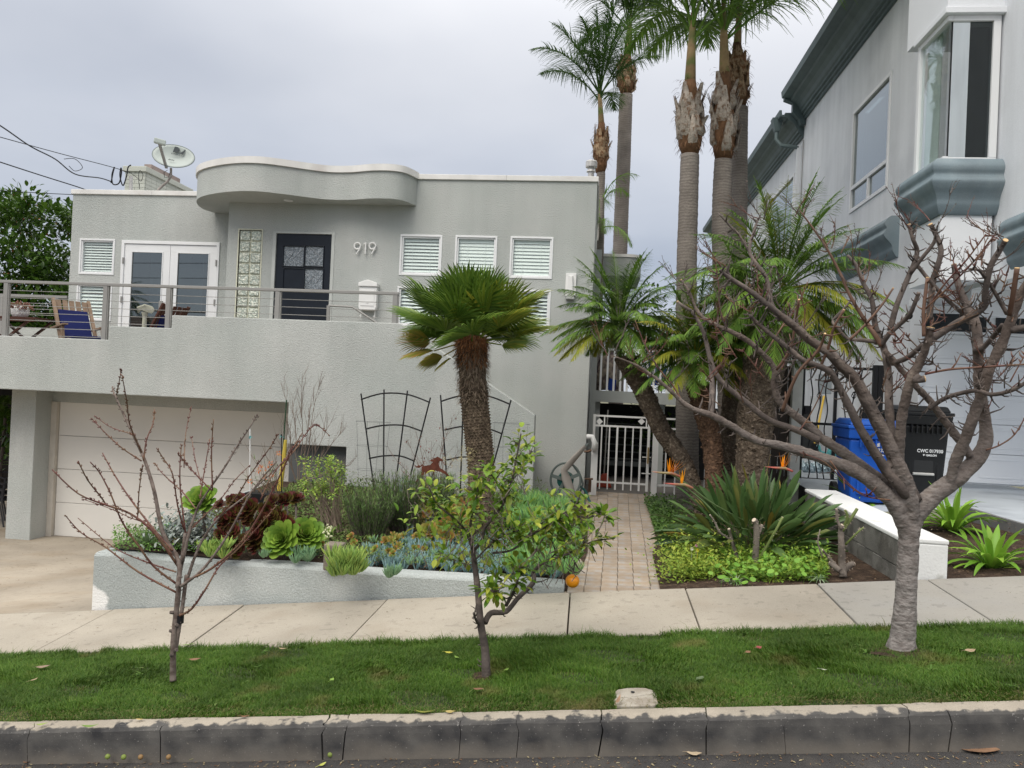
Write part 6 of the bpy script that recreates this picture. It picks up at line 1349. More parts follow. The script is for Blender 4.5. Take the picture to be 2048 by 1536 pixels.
LB = [([(359, 1231), (383, 1218), (410, 1180), (440, 1131), (482, 1092), (554, 1010)], 4, 1.2), ([(355, 1176), (358, 1124), (326, 1066), (309, 984), (290, 922), (270, 877), (247, 828), (228, 786), (225, 773)], 7, 2),
 ([(233, 790), (238, 765), (243, 738)], 1.6, 1), ([(283, 905), (260, 850), (254, 805), (244, 750)], 2.2, 1), ([(355, 1186), (277, 1144), (212, 1095), (163, 1066), (130, 1030)], 3.2, 1.1), ([(352, 1144), (293, 1124), (228, 1095), (156, 1036)], 2.6, 1),
 ([(352, 1167), (309, 1134), (277, 1092), (244, 1043), (221, 987), (199, 945), (182, 926)], 3.4, 1.3), ([(355, 1131), (309, 1066), (260, 1027), (212, 1010), (156, 987), (104, 939)], 3.8, 1.3), ([(212, 1010), (202, 994), (176, 961), (156, 922)], 2.2, 1.2),
 ([(345, 1101), (303, 1053), (260, 997), (228, 948), (205, 906)], 3.4, 1.4), ([(283, 922), (244, 896), (212, 867), (184, 838)], 2.2, 1), ([(270, 870), (260, 867), (221, 854), (189, 831)], 1.8, 1), ([(287, 922), (293, 880), (306, 847), (309, 818)], 2.2, 1.2),
 ([(275, 1040), (278, 984), (285, 929)], 1.8, 1.2), ([(365, 1124), (378, 1066), (391, 1027), (404, 1000), (449, 935), (472, 896), (498, 857), (516, 828)], 5, 1.3), ([(371, 1170), (387, 1121), (404, 1082), (440, 1033), (500, 985), (560, 930)], 5, 1.5),
 ([(361, 1173), (407, 1137), (456, 1069), (505, 981), (554, 922)], 4.6, 1.6), ([(374, 1160), (423, 1137), (482, 1085), (521, 1027), (570, 930), (580, 905), (600, 880)], 3.6, 1.2), ([(371, 1066), (361, 984), (360, 929), (363, 890)], 2.4, 1.2),
 ([(368, 1059), (355, 1010), (345, 948), (326, 916), (313, 896)], 2.4, 1), ([(391, 1017), (365, 984), (326, 948), (309, 926)], 2.2, 1), ([(423, 981), (391, 948), (368, 922), (355, 906)], 2, 1), ([(400, 997), (407, 952), (420, 877)], 2.2, 1),
 ([(425, 981), (423, 903), (427, 838)], 2.2, 1.2), ([(404, 974), (391, 922), (383, 874)], 1.6, .9), ([(368, 935), (371, 870), (383, 812)], 1.6, .8), ([(521, 1000), (545, 950), (580, 905), (605, 865)], 2.2, 1.2), ([(560, 930), (590, 900), (610, 870), (632, 850), (660, 872)], 2, 1),
 ([(345, 1110), (320, 1080), (296, 1050), (260, 1035), (215, 1015), (165, 998)], 1.6, .9), ([(374, 1066), (400, 1040), (440, 1000), (470, 960), (500, 930)], 2.4, 1), ([(440, 1033), (475, 990), (500, 950), (540, 895), (556, 868)], 2.2, 1)]
for pts, a, b in LB:
    L2(pts, a, b, dy=U(-.05, .05), dy1=U(-.4, .4), buds=int(len(pts)*7), m=greyb if a > 4.4 else rust2)
# ---- orange tree
rnd = random.Random(43)
YT3 = 4.25
b_ = W(972, 1350, YT3); ot = thing('orange_tree', 'small sparse orange tree with one ripe fruit and a forked trunk in the lawn strip', 'tree', (b_.x, YT3, gz(b_.x, .15)))
def L3(pts, r0, r1, **k): k.setdefault('m', bark2); return limb(ot, pts, r0*.76, r1*.8, YT3, **k)
L3([(973, 1362), (972, 1335), (970, 1298), (961, 1244), (956, 1184), (949, 1127), (946, 1103)], 13, 6, name='trunk', n=12, spur=8)
tips = [([(946, 1103), (964, 1080), (970, 1056), (994, 1026), (1012, 996), (1024, 960), (1036, 900), (1042, 867)], 5, 2), ([(970, 1245), (982, 1226), (1012, 1223), (1036, 1196), (1066, 1166), (1066, 1145)], 8, 6), ([(1066, 1145), (1089, 1124), (1149, 1103), (1185, 1083), (1230, 1077)], 4.5, 1.2),
 ([(1012, 1211), (1030, 1178), (1036, 1154), (1040, 1130)], 5, 2.5), ([(985, 1106), (1024, 1100), (1054, 1074), (1075, 1040)], 3.5, 2), ([(952, 1127), (934, 1068), (910, 1038), (874, 1008), (859, 975)], 4, 1.6), ([(946, 1103), (940, 1060), (946, 1020), (955, 985), (958, 950)], 4, 1.8),
 ([(1191, 1074), (1209, 1032), (1195, 1020)], 2, 1), ([(1149, 1121), (1148, 1135), (1145, 1149)], 1.6, 1.4), ([(1066, 1110), (1090, 1070), (1110, 1040), (1150, 1010), (1160, 990)], 3, 1.4), ([(1054, 1074), (1100, 1050), (1140, 1030), (1180, 1040)], 2.5, 1.2), ([(988, 1190), (992, 1160), (985, 1140)], 2.5, 1.5),
 ([(994, 1200), (1000, 1188), (985, 1182), (975, 1180)], 4, 2.5), ([(961, 1253), (952, 1240), (947, 1226)], 4, 2.5), ([(950, 1130), (920, 1125), (880, 1105)], 2, 1), ([(1012, 996), (990, 960), (975, 935)], 2.5, 1.2), ([(1024, 960), (1050, 930), (1060, 900)], 2.5, 1.2), ([(1100, 1120), (1120, 1090), (1125, 1050)], 2.2, 1.1), ([(950, 1120), (980, 1090), (1000, 1075), (1040, 1060)], 2.5, 1.3)]
oleaf = leafm('orange_leaf', [(.07, .16, .015), (.11, .23, .02), (.24, .34, .03), (.09, .19, .02), (.46, .48, .07), (.13, .25, .025)], .3, .3, .6)
vein = []
lp_ = lambda t: max(.03, sin(pi*min(1, .08+.92*t))**.75)
oc = W(1145, 1162, YT3)
LC = [0, MB()]
def addleaf(mb):
    LC[0] += 1
    if LC[0] <= 298: mb.build('leaf', oleaf, ot)
    else: LC[1].add(mb.v, mb.f)
def clear(q):
    v = (q-CAM); c_ = (oc-CAM); return (v/v.y-c_/c_.y).length > .028
for pts, a, b in tips:
    dy1 = U(-.3, .3); o = L3(pts, a, b, dy1=dy1, spur=5)
    nleaf = 0 if a > 6 or len(pts) == 3 and a > 3 else 14+len(pts)*9
    if pts[0] == (946, 1103) and pts[-1] == (1042, 867): nleaf = 105
    V = [W(px, py, YT3+dy1*i/(len(pts)-1)) for i, (px, py) in enumerate(pts)]
    for _ in range(nleaf):
        t = U(.35, 1) if nleaf < 100 else U(.45, 1); q, d = along(V, t); o_ = Vector((U(-1, 1), U(-1, 1), U(-.7, .9))).normalized()
        q = q+o_*U(.0, .06)
        if not clear(q) or not clear(q+o_*.05): continue
        mb = MB(); blade(mb, q, o_+d*.3, U(.038, .07), U(.011, .019), U(0, 1.3), 4, lp_, U(.15, .45)); addleaf(mb)
for cx, cy, n, s in ((900, 1000, 80, 42), (1000, 1040, 90, 42), (1100, 1040, 80, 42), (1150, 1070, 60, 32), (925, 1080, 40, 38), (1015, 960, 60, 26), (860, 1030, 30, 28), (1065, 1090, 40, 30), (1110, 1100, 30, 26)):
    for _ in range(n):
        q = W(rnd.gauss(cx, s), rnd.gauss(cy, s*.7), YT3+U(-.3, .3))
        if not clear(q): continue
        mb = MB(); blade(mb, q, Vector((U(-1, 1), U(-1, 1), U(-.6, 1))), U(.035, .07), U(.009, .017), U(0, 1.2), 4, lp_, U(.15, .45)); addleaf(mb)
        if rnd.random() < .25: MB().tube([q, q+Vector((U(-.05, .05), U(-.04, .04), -.06)), q+Vector((U(-.09, .09), 0, -.14))], [.0015, .002, .0028], 4).build('twig', greyb, ot)
LC[1].build('leaf', oleaf, ot)['kind'] = 'stuff'
oc = W(1145, 1162, YT3); r_ = 13.8/FPX*YT3
mb = MB(); n, m_ = 28, 18; vs = []
for i in range(m_+1):
    a = pi*i/m_
    for j in range(n): b = 2*pi*j/n; rr = r_*(1+.012*cos(b*8)*sin(a)-.10*math.exp(-(a/.22)**2)); vs.append(oc+Vector((rr*sin(a)*cos(b), rr*sin(a)*sin(b), rr*.97*cos(a))))
mb.add(vs, [(i*n+j, (i+1)*n+j, (i+1)*n+(j+1) % n, i*n+(j+1) % n) for i in range(m_) for j in range(n)])
o = mb.build('orange', mat('orange_peel', (.88, .32, .008), .35, .06, 12, bump=.4, bscale=260, bdist=.002, spec=.5), ot, smooth=True)
# ------------------------------------------------------------------ dense tree over the terrace
rnd = random.Random(44)
dt = thing('hedge_tree', 'dense dark green broadleaf tree with red berries beyond the terrace corner', 'tree', (-14.5, 16.5, -1.2))
dleaf = leafm('dense_leaf', [(.03, .07, .012), (.055, .12, .018), (.09, .17, .02), (.04, .09, .015)], .35, .2, .5)
berry = mat('red_bract', (.16, .03, .015), .6, .3, 9)
MB().tube([(-14.5, 16.5, -1.3), (-14.3, 16.4, 1.2), (-14.6, 16.5, 3.2)], [.22, .16, .09], 10).build('trunk', bark2, dt)
for i in range(7):
    a = i*.9; MB().tube([(-14.4, 16.4, .8+.25*i), (-14.4+1.2*cos(a), 16.4+sin(a)*1.0, 2.2+.25*i), (-14.4+2.2*cos(a), 16.4+1.4*sin(a), 3.2+.3*i)], [.07, .045, .02], 7).build('branch', bark2, dt)
mbs = MB(); mbr = MB()
clumps = []
for i in range(210):
    px = U(-60, 170); py = 395+U(0, 1)**.8*330+abs(px-60)*.05+rnd.gauss(0, 6); Yc = U(14.6, 17.4); clumps.append(W(px, py, Yc))
for c in clumps:
    R_ = U(.22, .42)
    for k in range(85):
        v = Vector((rnd.gauss(0, 1), rnd.gauss(0, 1), rnd.gauss(0, .8))).normalized(); q = c+v*R_*U(.5, 1.05)
        blade(mbs, q, v+Vector((U(-.6, .6), U(-.6, .6), U(-.1, .8))), U(.10, .18), U(.026, .042), U(0, .8), 3, lp_, .25)
    if rnd.random() < .25:
        for k in range(10): v = Vector((rnd.gauss(0, 1), rnd.gauss(0, 1)-.6, rnd.gauss(0, 1))).normalized(); blade(mbr, c+v*R_, v, U(.04, .08), .015, .2, 3, lp_)
o = mbs.build('foliage', dleaf, dt); o['kind'] = 'stuff'; o = mbr.build('bract', berry, dt); o['kind'] = 'stuff'
sb = thing('shade_shrub', 'dark broad leafed shrub hanging in the undercroft beside the garage pier', 'shrub', (W(0, 880, 14.0).x, 14.0, -1.2))
mbs = MB()
for i in range(500):
    q = W(rnd.gauss(5, 28), 790+abs(rnd.gauss(0, 60)), 14+U(-.8, .8)); blade(mbs, q, Vector((U(-1, 1), U(-1, .2), U(-1, .4))), U(.12, .2), U(.03, .045), .5, 3, lp_, .25)
mbs.build('foliage', dleaf, sb)
MB().tube([(ORG[sb.name].x, 14, -1.2), (ORG[sb.name].x+.1, 14, .8)], .03, 6).build('stem', bark2, sb)
# greenery behind the side deck
for (name, lab, cx, cy, sx_, sy_, Y, n) in (('lemon_shrub', 'bright green leafy shrub in the side yard beyond the deck balusters', 1320, 700, 34, 55, 15.9, 900), ('yard_shrub', 'darker shrub behind the white gate under the side deck', 1320, 860, 40, 26, 14.9, 420), ('boundary_tree', 'soft green tree closing the gap between the two houses', 1430, 705, 110, 26, 21, 2600)):
    c = W(cx, cy, Y); t = thing(name, lab, 'shrub' if 'shrub' in name else 'tree', (c.x, Y, .05)); mbs = MB()
    for i in range(n):
        q = W(rnd.gauss(cx, sx_), rnd.gauss(cy, sy_), Y+U(-.5, .5)); blade(mbs, q, Vector((U(-1, 1), U(-1, 1), U(-.4, 1))), U(.08, .14)*Y/15, U(.02, .03)*Y/14, .5, 3, lp_, .25)
    mbs.build('foliage', leafm(name+'_leaf', [(.05, .11, .02), (.10, .19, .03), (.04, .08, .02)]) if 'lemon' in name else dleaf, t)
    MB().tube([(c.x, Y, .05), (c.x+.05, Y, c.z)], [.06, .03], 7).build('stem', bark2, t)
# ================================================================== planter and flower beds
def GP(px, py, z):
    d = ray(px, py); return CAM+d*((z-1.7)/d.z)
TIPW = lambda t: (.35+.75*t if t < .72 else max(.12, 1.0-(t-.72)*2.6))
def fingers(mb, c, n, R_, L_, w, spread=1.0, up=.8, seg=3, curl=-.5):
    for i in range(n):
        a = U(0, 6.28); r_ = U(0, 1)**.5; o = Vector((cos(a), sin(a), 0)); b = c+o*R_*r_*.35; d = (o*r_*spread+Vector((0, 0, up))+Vector((U(-.2, .2), U(-.2, .2), 0))).normalized(); ln = L_*U(.7, 1.1)
        P = [b]; 
        for k in range(seg): d = (d+Vector((0, 0, -curl/seg))).normalized(); P.append(P[-1]+d*ln/seg)
        ww = w*U(.8, 1.15); mb.tube(P, [ww*.7, ww, ww*.9, ww*.15][:seg+1] if seg == 3 else [ww*.7, ww, ww*.15], 5, cap=False)
def rosette(mb, c, ax, R_, n=46, wide=.34, cup=.5):
    ax = Vector(ax).normalized(); u = perp(ax); v = ax.cross(u)
    for i in range(n):
        t = (i+.5)/n; a = i*2.39996; o = u*cos(a)+v*sin(a); ln = R_*(.22+.78*t**.8); el = R(78-66*t)
        d = (o*cos(el)+ax*sin(el)).normalized(); s = ax.cross(o).normalized(); nn = s.cross(d)*-1
        b = c+ax*R_*.22*(1-t)+o*R_*.05; w_ = ln*wide*(1.0 if t > .3 else .8)
        P = [b, b+d*ln*.45-ax*.0, b+d*ln*.82+ax*ln*.04*cup, b+d*ln+ax*ln*.10*cup]
        mb.ribbon(P, [s]*4, [w_*.3, w_*.78, w_, w_*.42], .22, [ax]*4)
def stems(mb, base, tip_fn, n, r, seg=4, wig=.02):
    out = []
    for i in range(n):
        b = base(); t = tip_fn(b); P = [b+(t-b)*(k/seg)+Vector((U(-wig, wig), U(-wig, wig), 0))*(1 if 0 < k < seg else 0) for k in range(seg+1)]
        mb.tube(P, [r*(1-.7*k/seg) for k in range(seg+1)], 5, cap=False); out.append(P)
    return out
def twigtree(mb, p, d, L_, r, depth, spread=.5, kids=3, upb=.25):
    p = Vector(p); d = Vector(d).normalized(); P = [p]; dd = d
    for k in range(4): dd = (dd+Vector((U(-.15, .15), U(-.15, .15), U(0, .12)))).normalized(); P.append(P[-1]+dd*L_/4)
    mb.tube(P, [r*(1-.5*k/4) for k in range(5)], 5 if r > .002 else 3, cap=False)
    if depth > 0:
        for i in range(kids):
            q, dx = along(P, U(.25, 1)); nd = (dx+Vector((U(-1, 1), U(-1, 1), U(-.3, .6)))*spread+Vector((0, 0, upb))).normalized(); twigtree(mb, q, nd, L_*U(.45, .75), r*.6, depth-1, spread, kids, upb)
    return P
rnd = random.Random(50)
zs = .2
# --- soft finger succulents
lime = leafm('lime_finger', [(.205, .333, .077), (.282, .435, .102), (.384, .486, .115), (.179, .320, .090)], .4, .1, .5, .08)
mint = leafm('mint_finger', [(.179, .320, .166), (.243, .397, .218), (.141, .269, .154)], .45, .1, .5, .08)
chalk = leafm('chalk_blue', [(.166, .294, .307), (.243, .384, .397), (.307, .461, .474), (.154, .282, .256)], .6, .05, .3, .1)
sea = leafm('senecio_green', [(.128, .307, .115), (.192, .410, .128), (.256, .474, .154), (.307, .512, .102), (.154, .333, .166)], .45, .1, .5, .1)
def finger_plant(px, py, z, m, n, R_, L_, w, label, name='finger_succulent', **k):
    c = GP(px, py, z); mb = MB(); heads = max(1, n//28)
    for i in range(heads):
        a = U(0, 6.28); r_ = R_*U(0, 1)**.5; b = c+Vector((r_*cos(a), r_*sin(a)*.7, U(.02, .75)*R_)) if heads > 1 else c
        fingers(mb, b, n//heads, R_*.5, L_, w, **k)
    return mb.build(name, m, label=label, cat='succulent', org=c)
finger_plant(430, 1115, .24, lime, 260, .13, .10, .006, 'lime green finger succulent spilling at the low end of the planter below the dark rosettes')
finger_plant(690, 1148, .22, lime, 560, .16, .12, .006, 'largest lime green finger succulent mound beside the small concrete block')
finger_plant(605, 1125, .22, mint, 170, .09, .09, .005, 'mint green finger succulent between the bright rosettes and the concrete block')
finger_plant(532, 1118, .23, mint, 60, .05, .07, .005, 'smallest mint green finger tuft on the planter edge')
finger_plant(780, 1160, .2, mint, 90, .07, .09, .005, 'mint green finger tuft at the margin of the blue ground cover')
# --- blue chalk sticks ground cover
mb = MB()
for i in range(430):
    px = U(735, 1135); yb = 1145+(px-760)*.055; py = yb-U(0, 1)**1.1*85*(1 if px > 800 else .5)+U(-5, 5)
    c = GP(px, py, .18)
    if c.y < 6.17 or c.x > -.16: continue
    fingers(mb, c, 13, .045, U(.07, .12), .0062, spread=.75, up=1.0)
o = mb.build('ground_cover_leaves', chalk, kind='stuff', label='blue grey finger succulent ground cover carpeting the front of the planter', org=(0, 0, 0))
mb = MB()
for i in range(90):
    c = GP(U(800, 900), U(985, 1080), .2); fingers(mb, c, 8, .04, U(.15, .28), .005, spread=.4, up=1.3)
mb.build('ground_cover_leaves', chalk, kind='stuff', label='taller blue grey finger stems behind the carpet', org=(0, 0, 0))
# --- big green senecio along the walk
for px0, px1, py0, py1, n, lab, k_ in ((1015, 1125, 985, 1050, 75, 'large bushy green pencil leaf succulent near the hose reel', 1.), (1020, 1150, 1060, 1150, 80, 'bright green pencil leaf succulent tumbling over the walk edge low in the planter', .9)):
    mb = MB(); 
    c0 = GP((px0+px1)/2, py1, .18)
    for i in range(n):
        c = GP(U(px0, px1), U(py0+20, py1), .18+U(0, .34)); fingers(mb, c, 26, .07, U(.12, .19)*k_, .0042, spread=.9, up=1.1, curl=-.25)
    for i in range(40): c = GP(U(px0, px1), U(py0+20, py1), .16); mb.tube([c, c+Vector((U(-.05, .05), U(-.05, .05), .2))], .008, 5)
    mb.build('pencil_succulent', sea, label=lab, cat='succulent', org=c0)
# --- rosettes
aeg = leafm('green_rosette', [(.115, .218, .032), (.166, .282, .038), (.230, .346, .051), (.141, .256, .032)], .35, .15, .5, .06)
aed = leafm('dark_rosette', [(.070, .015, .015), (.115, .028, .023), (.058, .038, .013), (.090, .077, .015), (.051, .010, .013)], .3, .06, .6, .15)
aeo = leafm('bronze_rosette', [(.179, .256, .038), (.307, .218, .051), (.128, .218, .038), (.333, .141, .051), (.230, .307, .051)], .35, .12, .5, .1)
def ros(px, py, z, ax, R_, m, name, label, n=46, **k):
    d = ray(px, py); c = GP(px, py, z); mb = MB(); rosette(mb, c, ax, R_, n, **k); o = mb.build(name, m, label=label, cat='succulent', smooth=True, org=(c.x, c.y, zs)); return o
for (px, py, z, ax, R_, lab) in ((567, 1082, .36, (-.1, -.95, .55), .185, 'large bright green cupped rosette succulent facing the pavement'), (612, 1073, .38, (.35, -.7, .6), .17, 'bright green rosette succulent tucked behind the largest one'), (404, 1006, .62, (.05, -.75, .7), .16, 'olive green rosette succulent raised on a stem over the grey leafed plant')):
    t = thing('rosette_succulent', lab, 'succulent', GP(px, py+60, .2)); c = GP(px, py, z); c0 = c.copy()
    u_ = Vector(ax).normalized(); uu = perp(u_); vv = u_.cross(uu)
    for i in range(54):
        tt = (i+.5)/54; a = i*2.39996; mb = MB()
        o_ = uu*cos(a)+vv*sin(a); ln = R_*(.2+.8*tt**.8); el = R(80-66*tt); d = (o_*cos(el)+u_*sin(el)).normalized(); s = u_.cross(o_).normalized(); b = c+u_*R_*.2*(1-tt)+o_*R_*.04; w_ = ln*.25
        mb.ribbon([b, b+d*ln*.4, b+d*ln*.78+u_*ln*.03, b+d*ln*.93+u_*ln*.06, b+d*ln+u_*ln*.06], [s]*5, [w_*.3, w_*.75, w_, w_*.75, w_*.18], .25, [u_]*5); mb.build('leaf', aeg, t, smooth=True)
    MB().tube([c-u_*.03, c-Vector((0, -.05, .12)), (c.x, c.y+.06, .18)], .016, 7).build('stem', bark2, t)
t = thing('dark_aeonium', 'big clump of dark maroon rosette succulents at the low end of the planter', 'succulent', GP(520, 1115, .22))
for i in range(46):
    px = rnd.gauss(505, 42) if i > 12 else U(440, 590); py = U(1000, 1105); px = min(585, max(440, px)); z = .25+(1110-py)*.0038
    c = GP(px, min(py, 1100), z); Rr = U(.055, .095); mb = MB(); rosette(mb, c, (U(-.5, .5), -.8, U(.2, .9)), Rr, 26, .36); mb.build('rosette', aed, t, smooth=True)
mb = MB()
for i in range(26): c = GP(U(450, 580), U(1060, 1105), .2); mb.tube([c, c+Vector((U(-.1, .1), U(-.05, .1), U(.2, .42)))], .008, 5)
o = mb.build('stalk', bark2, t); o['kind'] = 'stuff'
rl = thing('dark_aeonium', 'wide open dark red rosette succulent on a stalk above the concrete block', 'succulent', GP(592, 1070, .2)); c = GP(592, 1000, .5); mb = MB(); rosette(mb, c, (.2, -.5, .8), .10, 34, .3); mb.build('rosette', aed, rl, smooth=True); MB().tube([c, GP(592, 1075, .2)], .009, 6).build('stalk', bark2, rl)
t = thing('bronze_aeonium', 'green and bronze rosette succulents clustered at the foot of the fan palm', 'succulent', GP(900, 1095, .2))
for i in range(20):
    px = rnd.gauss(905, 26); py = U(1005, 1080); c = GP(px, py, .25+(1085-py)*.0036); mb = MB(); rosette(mb, c, (U(-.5, .5), -.8, U(.2, .8)), U(.06, .10), 26, .36); mb.build('rosette', aeo, t, smooth=True)
t = thing('bronze_aeonium', 'ochre spiky rosette succulent between the lime mound and the blue ground cover', 'succulent', GP(790, 1110, .2))
for i in range(7): c = GP(rnd.gauss(788, 10), U(1070, 1100), .28+U(0, .05)); mb = MB(); rosette(mb, c, (U(-.4, .4), -.6, .8), .05, 22, .16); mb.build('rosette', aeo, t)
# --- agave like spiky plant, dusty miller
agm = leafm('agave_leaf', [(.08, .15, .06), (.13, .21, .09), (.17, .22, .13)], .5, .1)
mb = MB(); c = GP(292, 1092, .24)
for i in range(22): a = i*2.4; e = R(U(30, 80)); blade(mb, c, (cos(a)*cos(e), sin(a)*cos(e), sin(e)), U(.12, .2), .013, .3, 4, pt_, .4)
mb.build('spiky_plant', agm, label='small spiky green sword leafed plant at the low corner of the planter', cat='plant', org=c)
dml = leafm('silver_leaf', [(.22, .26, .24), (.30, .34, .32), (.36, .39, .37), (.18, .20, .17)], .8, .05, .2)
mb = MB(); c0 = GP(362, 1092, .24)
for i in range(1500):
    q = c0+Vector((rnd.gauss(.02, .14), rnd.gauss(.1, .12), U(0, .36)*U(.3, 1))); blade(mb, q, Vector((U(-1, 1), U(-1, .6), U(-.4, 1))), U(.035, .06), .011, .6, 3, lp_, .2)
mb.build('silver_shrub', dml, label='silver grey leafed small shrub under the olive rosette', cat='shrub', org=c0)
cv = leafm('low_green', [(.090, .192, .038), (.141, .256, .051), (.064, .154, .038)], .5, .2)
mb = MB()
for i in range(1500): q = GP(U(225, 420), U(1062, 1106), .23)+Vector((0, 0, U(0, .07))); blade(mb, q, Vector((U(-1, 1), U(-1, 1), U(0, 1))), .03, .008, .5, 2, lp_)
mb.build('low_creeper', cv, label='small round leafed creeper at the planter corner', cat='creeper')
# concrete block
q = GP(662, 1140, .2); tcb = B(q.x-.07, q.x+.07, q.y, q.y+.14, .19, .40).build('concrete_block', mat('old_block', (.20, .17, .14), .95, .2, 9, bump=.8, bscale=50, bdist=.01), label='small weathered grey concrete block half sunk among the succulents', cat='block', bevel=.012)
MB().tube([GP(687, 1148, .2), GP(687, 1148, .2)+Vector((0, 0, .12))], .022, 10).build('short_pipe', M['black_plastic'], label='short black pipe stub beside the small concrete block', cat='pipe')
# --- rosemary and lavender bushes
rosm = leafm('rosemary_leaf', [(.090, .166, .051), (.141, .243, .070), (.192, .294, .090), (.102, .179, .058)], .55, .1)
lavf = leafm('lavender_spike', [(.30, .28, .30), (.22, .24, .20), (.36, .34, .32)], .8, .05)
for px, w_, py0, h_, lab, nst, pale in ((705, .20, 1100, .50, 'smaller dark rosemary bush behind the lime mound', 200, 0), (800, .36, 1090, .62, 'wide rosemary bush with pale flower tips under the first trellis', 430, 1)):
    c0 = GP(px, py0, .2)+Vector((0, .5, 0)); t = thing('rosemary_bush', lab, 'shrub', c0); mb = MB(); mf = MB(); ms_ = MB()
    for i in range(nst):
        a = U(0, 6.28); r_ = U(0, 1)**.5; b = c0+Vector((cos(a)*r_*w_*.6, sin(a)*r_*w_*.4, 0)); d = Vector((cos(a)*r_*.5, sin(a)*r_*.35, 1)).normalized(); ln = h_*U(.6, 1.05); P = [b, b+d*ln*.5, b+(d+Vector((0, 0, .15))).normalized()*ln]
        ms_.tube(P, [.003, .0025, .0015], 4, cap=False)
        for k in range(34):
            qq, dd = along(P, U(.15, 1)); blade(mb, qq, dd+Vector((U(-1, 1), U(-1, 1), U(-.1, .6))), U(.022, .042), .0030, .0, 1, lambda t: 1-.5*t, 0)
        if pale and rnd.random() < .5: mf.tube([P[-1], P[-1]+Vector((0, 0, .035))], [.004, .003], 4)
    for o_, m_n, mm in ((mb, 'foliage', rosm), (ms_, 'woody_stem', bark2)): o = o_.build(m_n, mm, t); o['kind'] = 'stuff'
    if mf.v: o = mf.build('flower_spike', lavf, t); o['kind'] = 'stuff'
# --- leggy light green shrub
c0 = GP(640, 1075, .2)+Vector((0, .35, 0)); t = thing('leggy_shrub', 'leggy pale stemmed shrub topped with bright yellow green leaves before the dark panel', 'shrub', c0); ms_ = MB(); mb = MB()
lgm = leafm('bright_leaf', [(.205, .346, .064), (.307, .461, .090), (.435, .512, .102), (.154, .282, .064)], .45, .25)
tip = lambda b: W(rnd.gauss(645, 24), U(915, 985), c0.y+U(-.2, .2))
for P in stems(ms_, lambda: c0+Vector((U(-.12, .12), U(-.1, .1), 0)), tip, 46, .005, 4, .025):
    for k in range(26): v = Vector((U(-1, 1), U(-1, 1), U(-.5, 1))).normalized(); q = P[-1]+v*U(0, .05)-Vector((0, 0, U(0, .05))); blade(mb, q, v, U(.02, .045), .009, .4, 3, lp_, .2)
ms_.build('stem', mat('pale_stem', (.26, .20, .16), .85, .2), t)['kind'] = 'stuff'; mb.build('foliage', lgm, t)['kind'] = 'stuff'
# --- bare whippy shrub in front of the wall
c0 = W(602, 985, 9.2); c0.z = .2; t = thing('bare_shrub', 'tall thin leafless shrub with fine branching twigs against the wall by the dark panel', 'shrub', c0); rnd = random.Random(57)
twm = mat('fine_twig', (.22, .17, .14), .85, .2)
for (tx, ty, bx_) in ((565, 770, 590), (606, 745, 600), (640, 760, 606), (585, 800, 596), (655, 850, 610), (690, 850, 612), (560, 860, 590), (622, 790, 604), (700, 930, 615)):
    a = W(bx_, 960, 9.2); b = W(tx, ty, 9.2+U(-.2, .2)); mb = MB(); P = [a+(b-a)*(k/6)+Vector((U(-.02, .02), 0, 0)) for k in range(7)]; mb.tube(P, [.007*(1-.8*k/6) for k in range(7)], 5, cap=False)
    for k in range(11): q, d = along(P, U(.2, .95)); twigtree(mb, q, d+Vector((U(-.5, .5), U(-.4, .4), .2)), U(.12, .3), .0025, 1, .5, 3)
    mb.build('branch', twm, t)
# --- epidendrum in black tray, yellow tube thing, stakes
rnd = random.Random(58)
p0, p1, p2, p3 = rw(495, 985, 562, 1008, 8.4); tray = thing('nursery_tray', 'black nursery tray holding reed stemmed orchids with orange blooms', 'potted plant', ((p0+p1)/2, 8.4, p2))
MB().hexa([(p0+.02, 8.32, p2-.12), (p1-.02, 8.32, p2-.12), (p1-.02, 8.55, p2-.12), (p0+.02, 8.55, p2-.12)], [(p0, 8.3, p3), (p1, 8.3, p3), (p1, 8.58, p3), (p0, 8.58, p3)]).build('tray', M['black_plastic'], tray, bevel=.006)
B(p0+.02, p1-.02, 8.34, 8.52, .2, p2-.121).build('crate_stand', M['black_plastic'], tray)
ms_ = MB(); mb = MB()
for P in stems(ms_, lambda: Vector((U(p0, p1), U(8.34, 8.54), p3)), lambda b: W(rnd.gauss(528, 26), U(880, 960), 8.4), 26, .0035, 4, .03):
    for k in range(5): q, d = along(P, U(.05, .7)); blade(mb, q, Vector((U(-1, 1), U(-1, 1), .4)), U(.04, .08), .006, .6, 3, pt_, .2)
ms_.build('reed_stem', mat('reed_stem', (.2, .14, .09), .8, .3), tray)['kind'] = 'stuff'; mb.build('leaf_tuft', cv, tray)['kind'] = 'stuff'
orf = leafm('orange_bloom', [(.75, .16, .02), (.85, .28, .02), (.70, .10, .03), (.85, .42, .04)], .5, .3)
for px, py in ((524, 932), (542, 926), (535, 938), (500, 963), (543, 950), (530, 955), (558, 906), (518, 940)):
    mb = MB(); c = W(px, py, 8.3)
    for k in range(14): v = Vector((U(-1, 1), U(-1, .2), U(-1, 1))).normalized(); blade(mb, c+v*.012, v, U(.02, .035), .007, .3, 2, lp_)
    mb.build('orchid_bloom', orf, tray)
yl = mat('yellow_sleeve', (.55, .42, .07), .5, .1); q0, q1 = W(558, 985, 9.0), W(571, 880, 9.0)
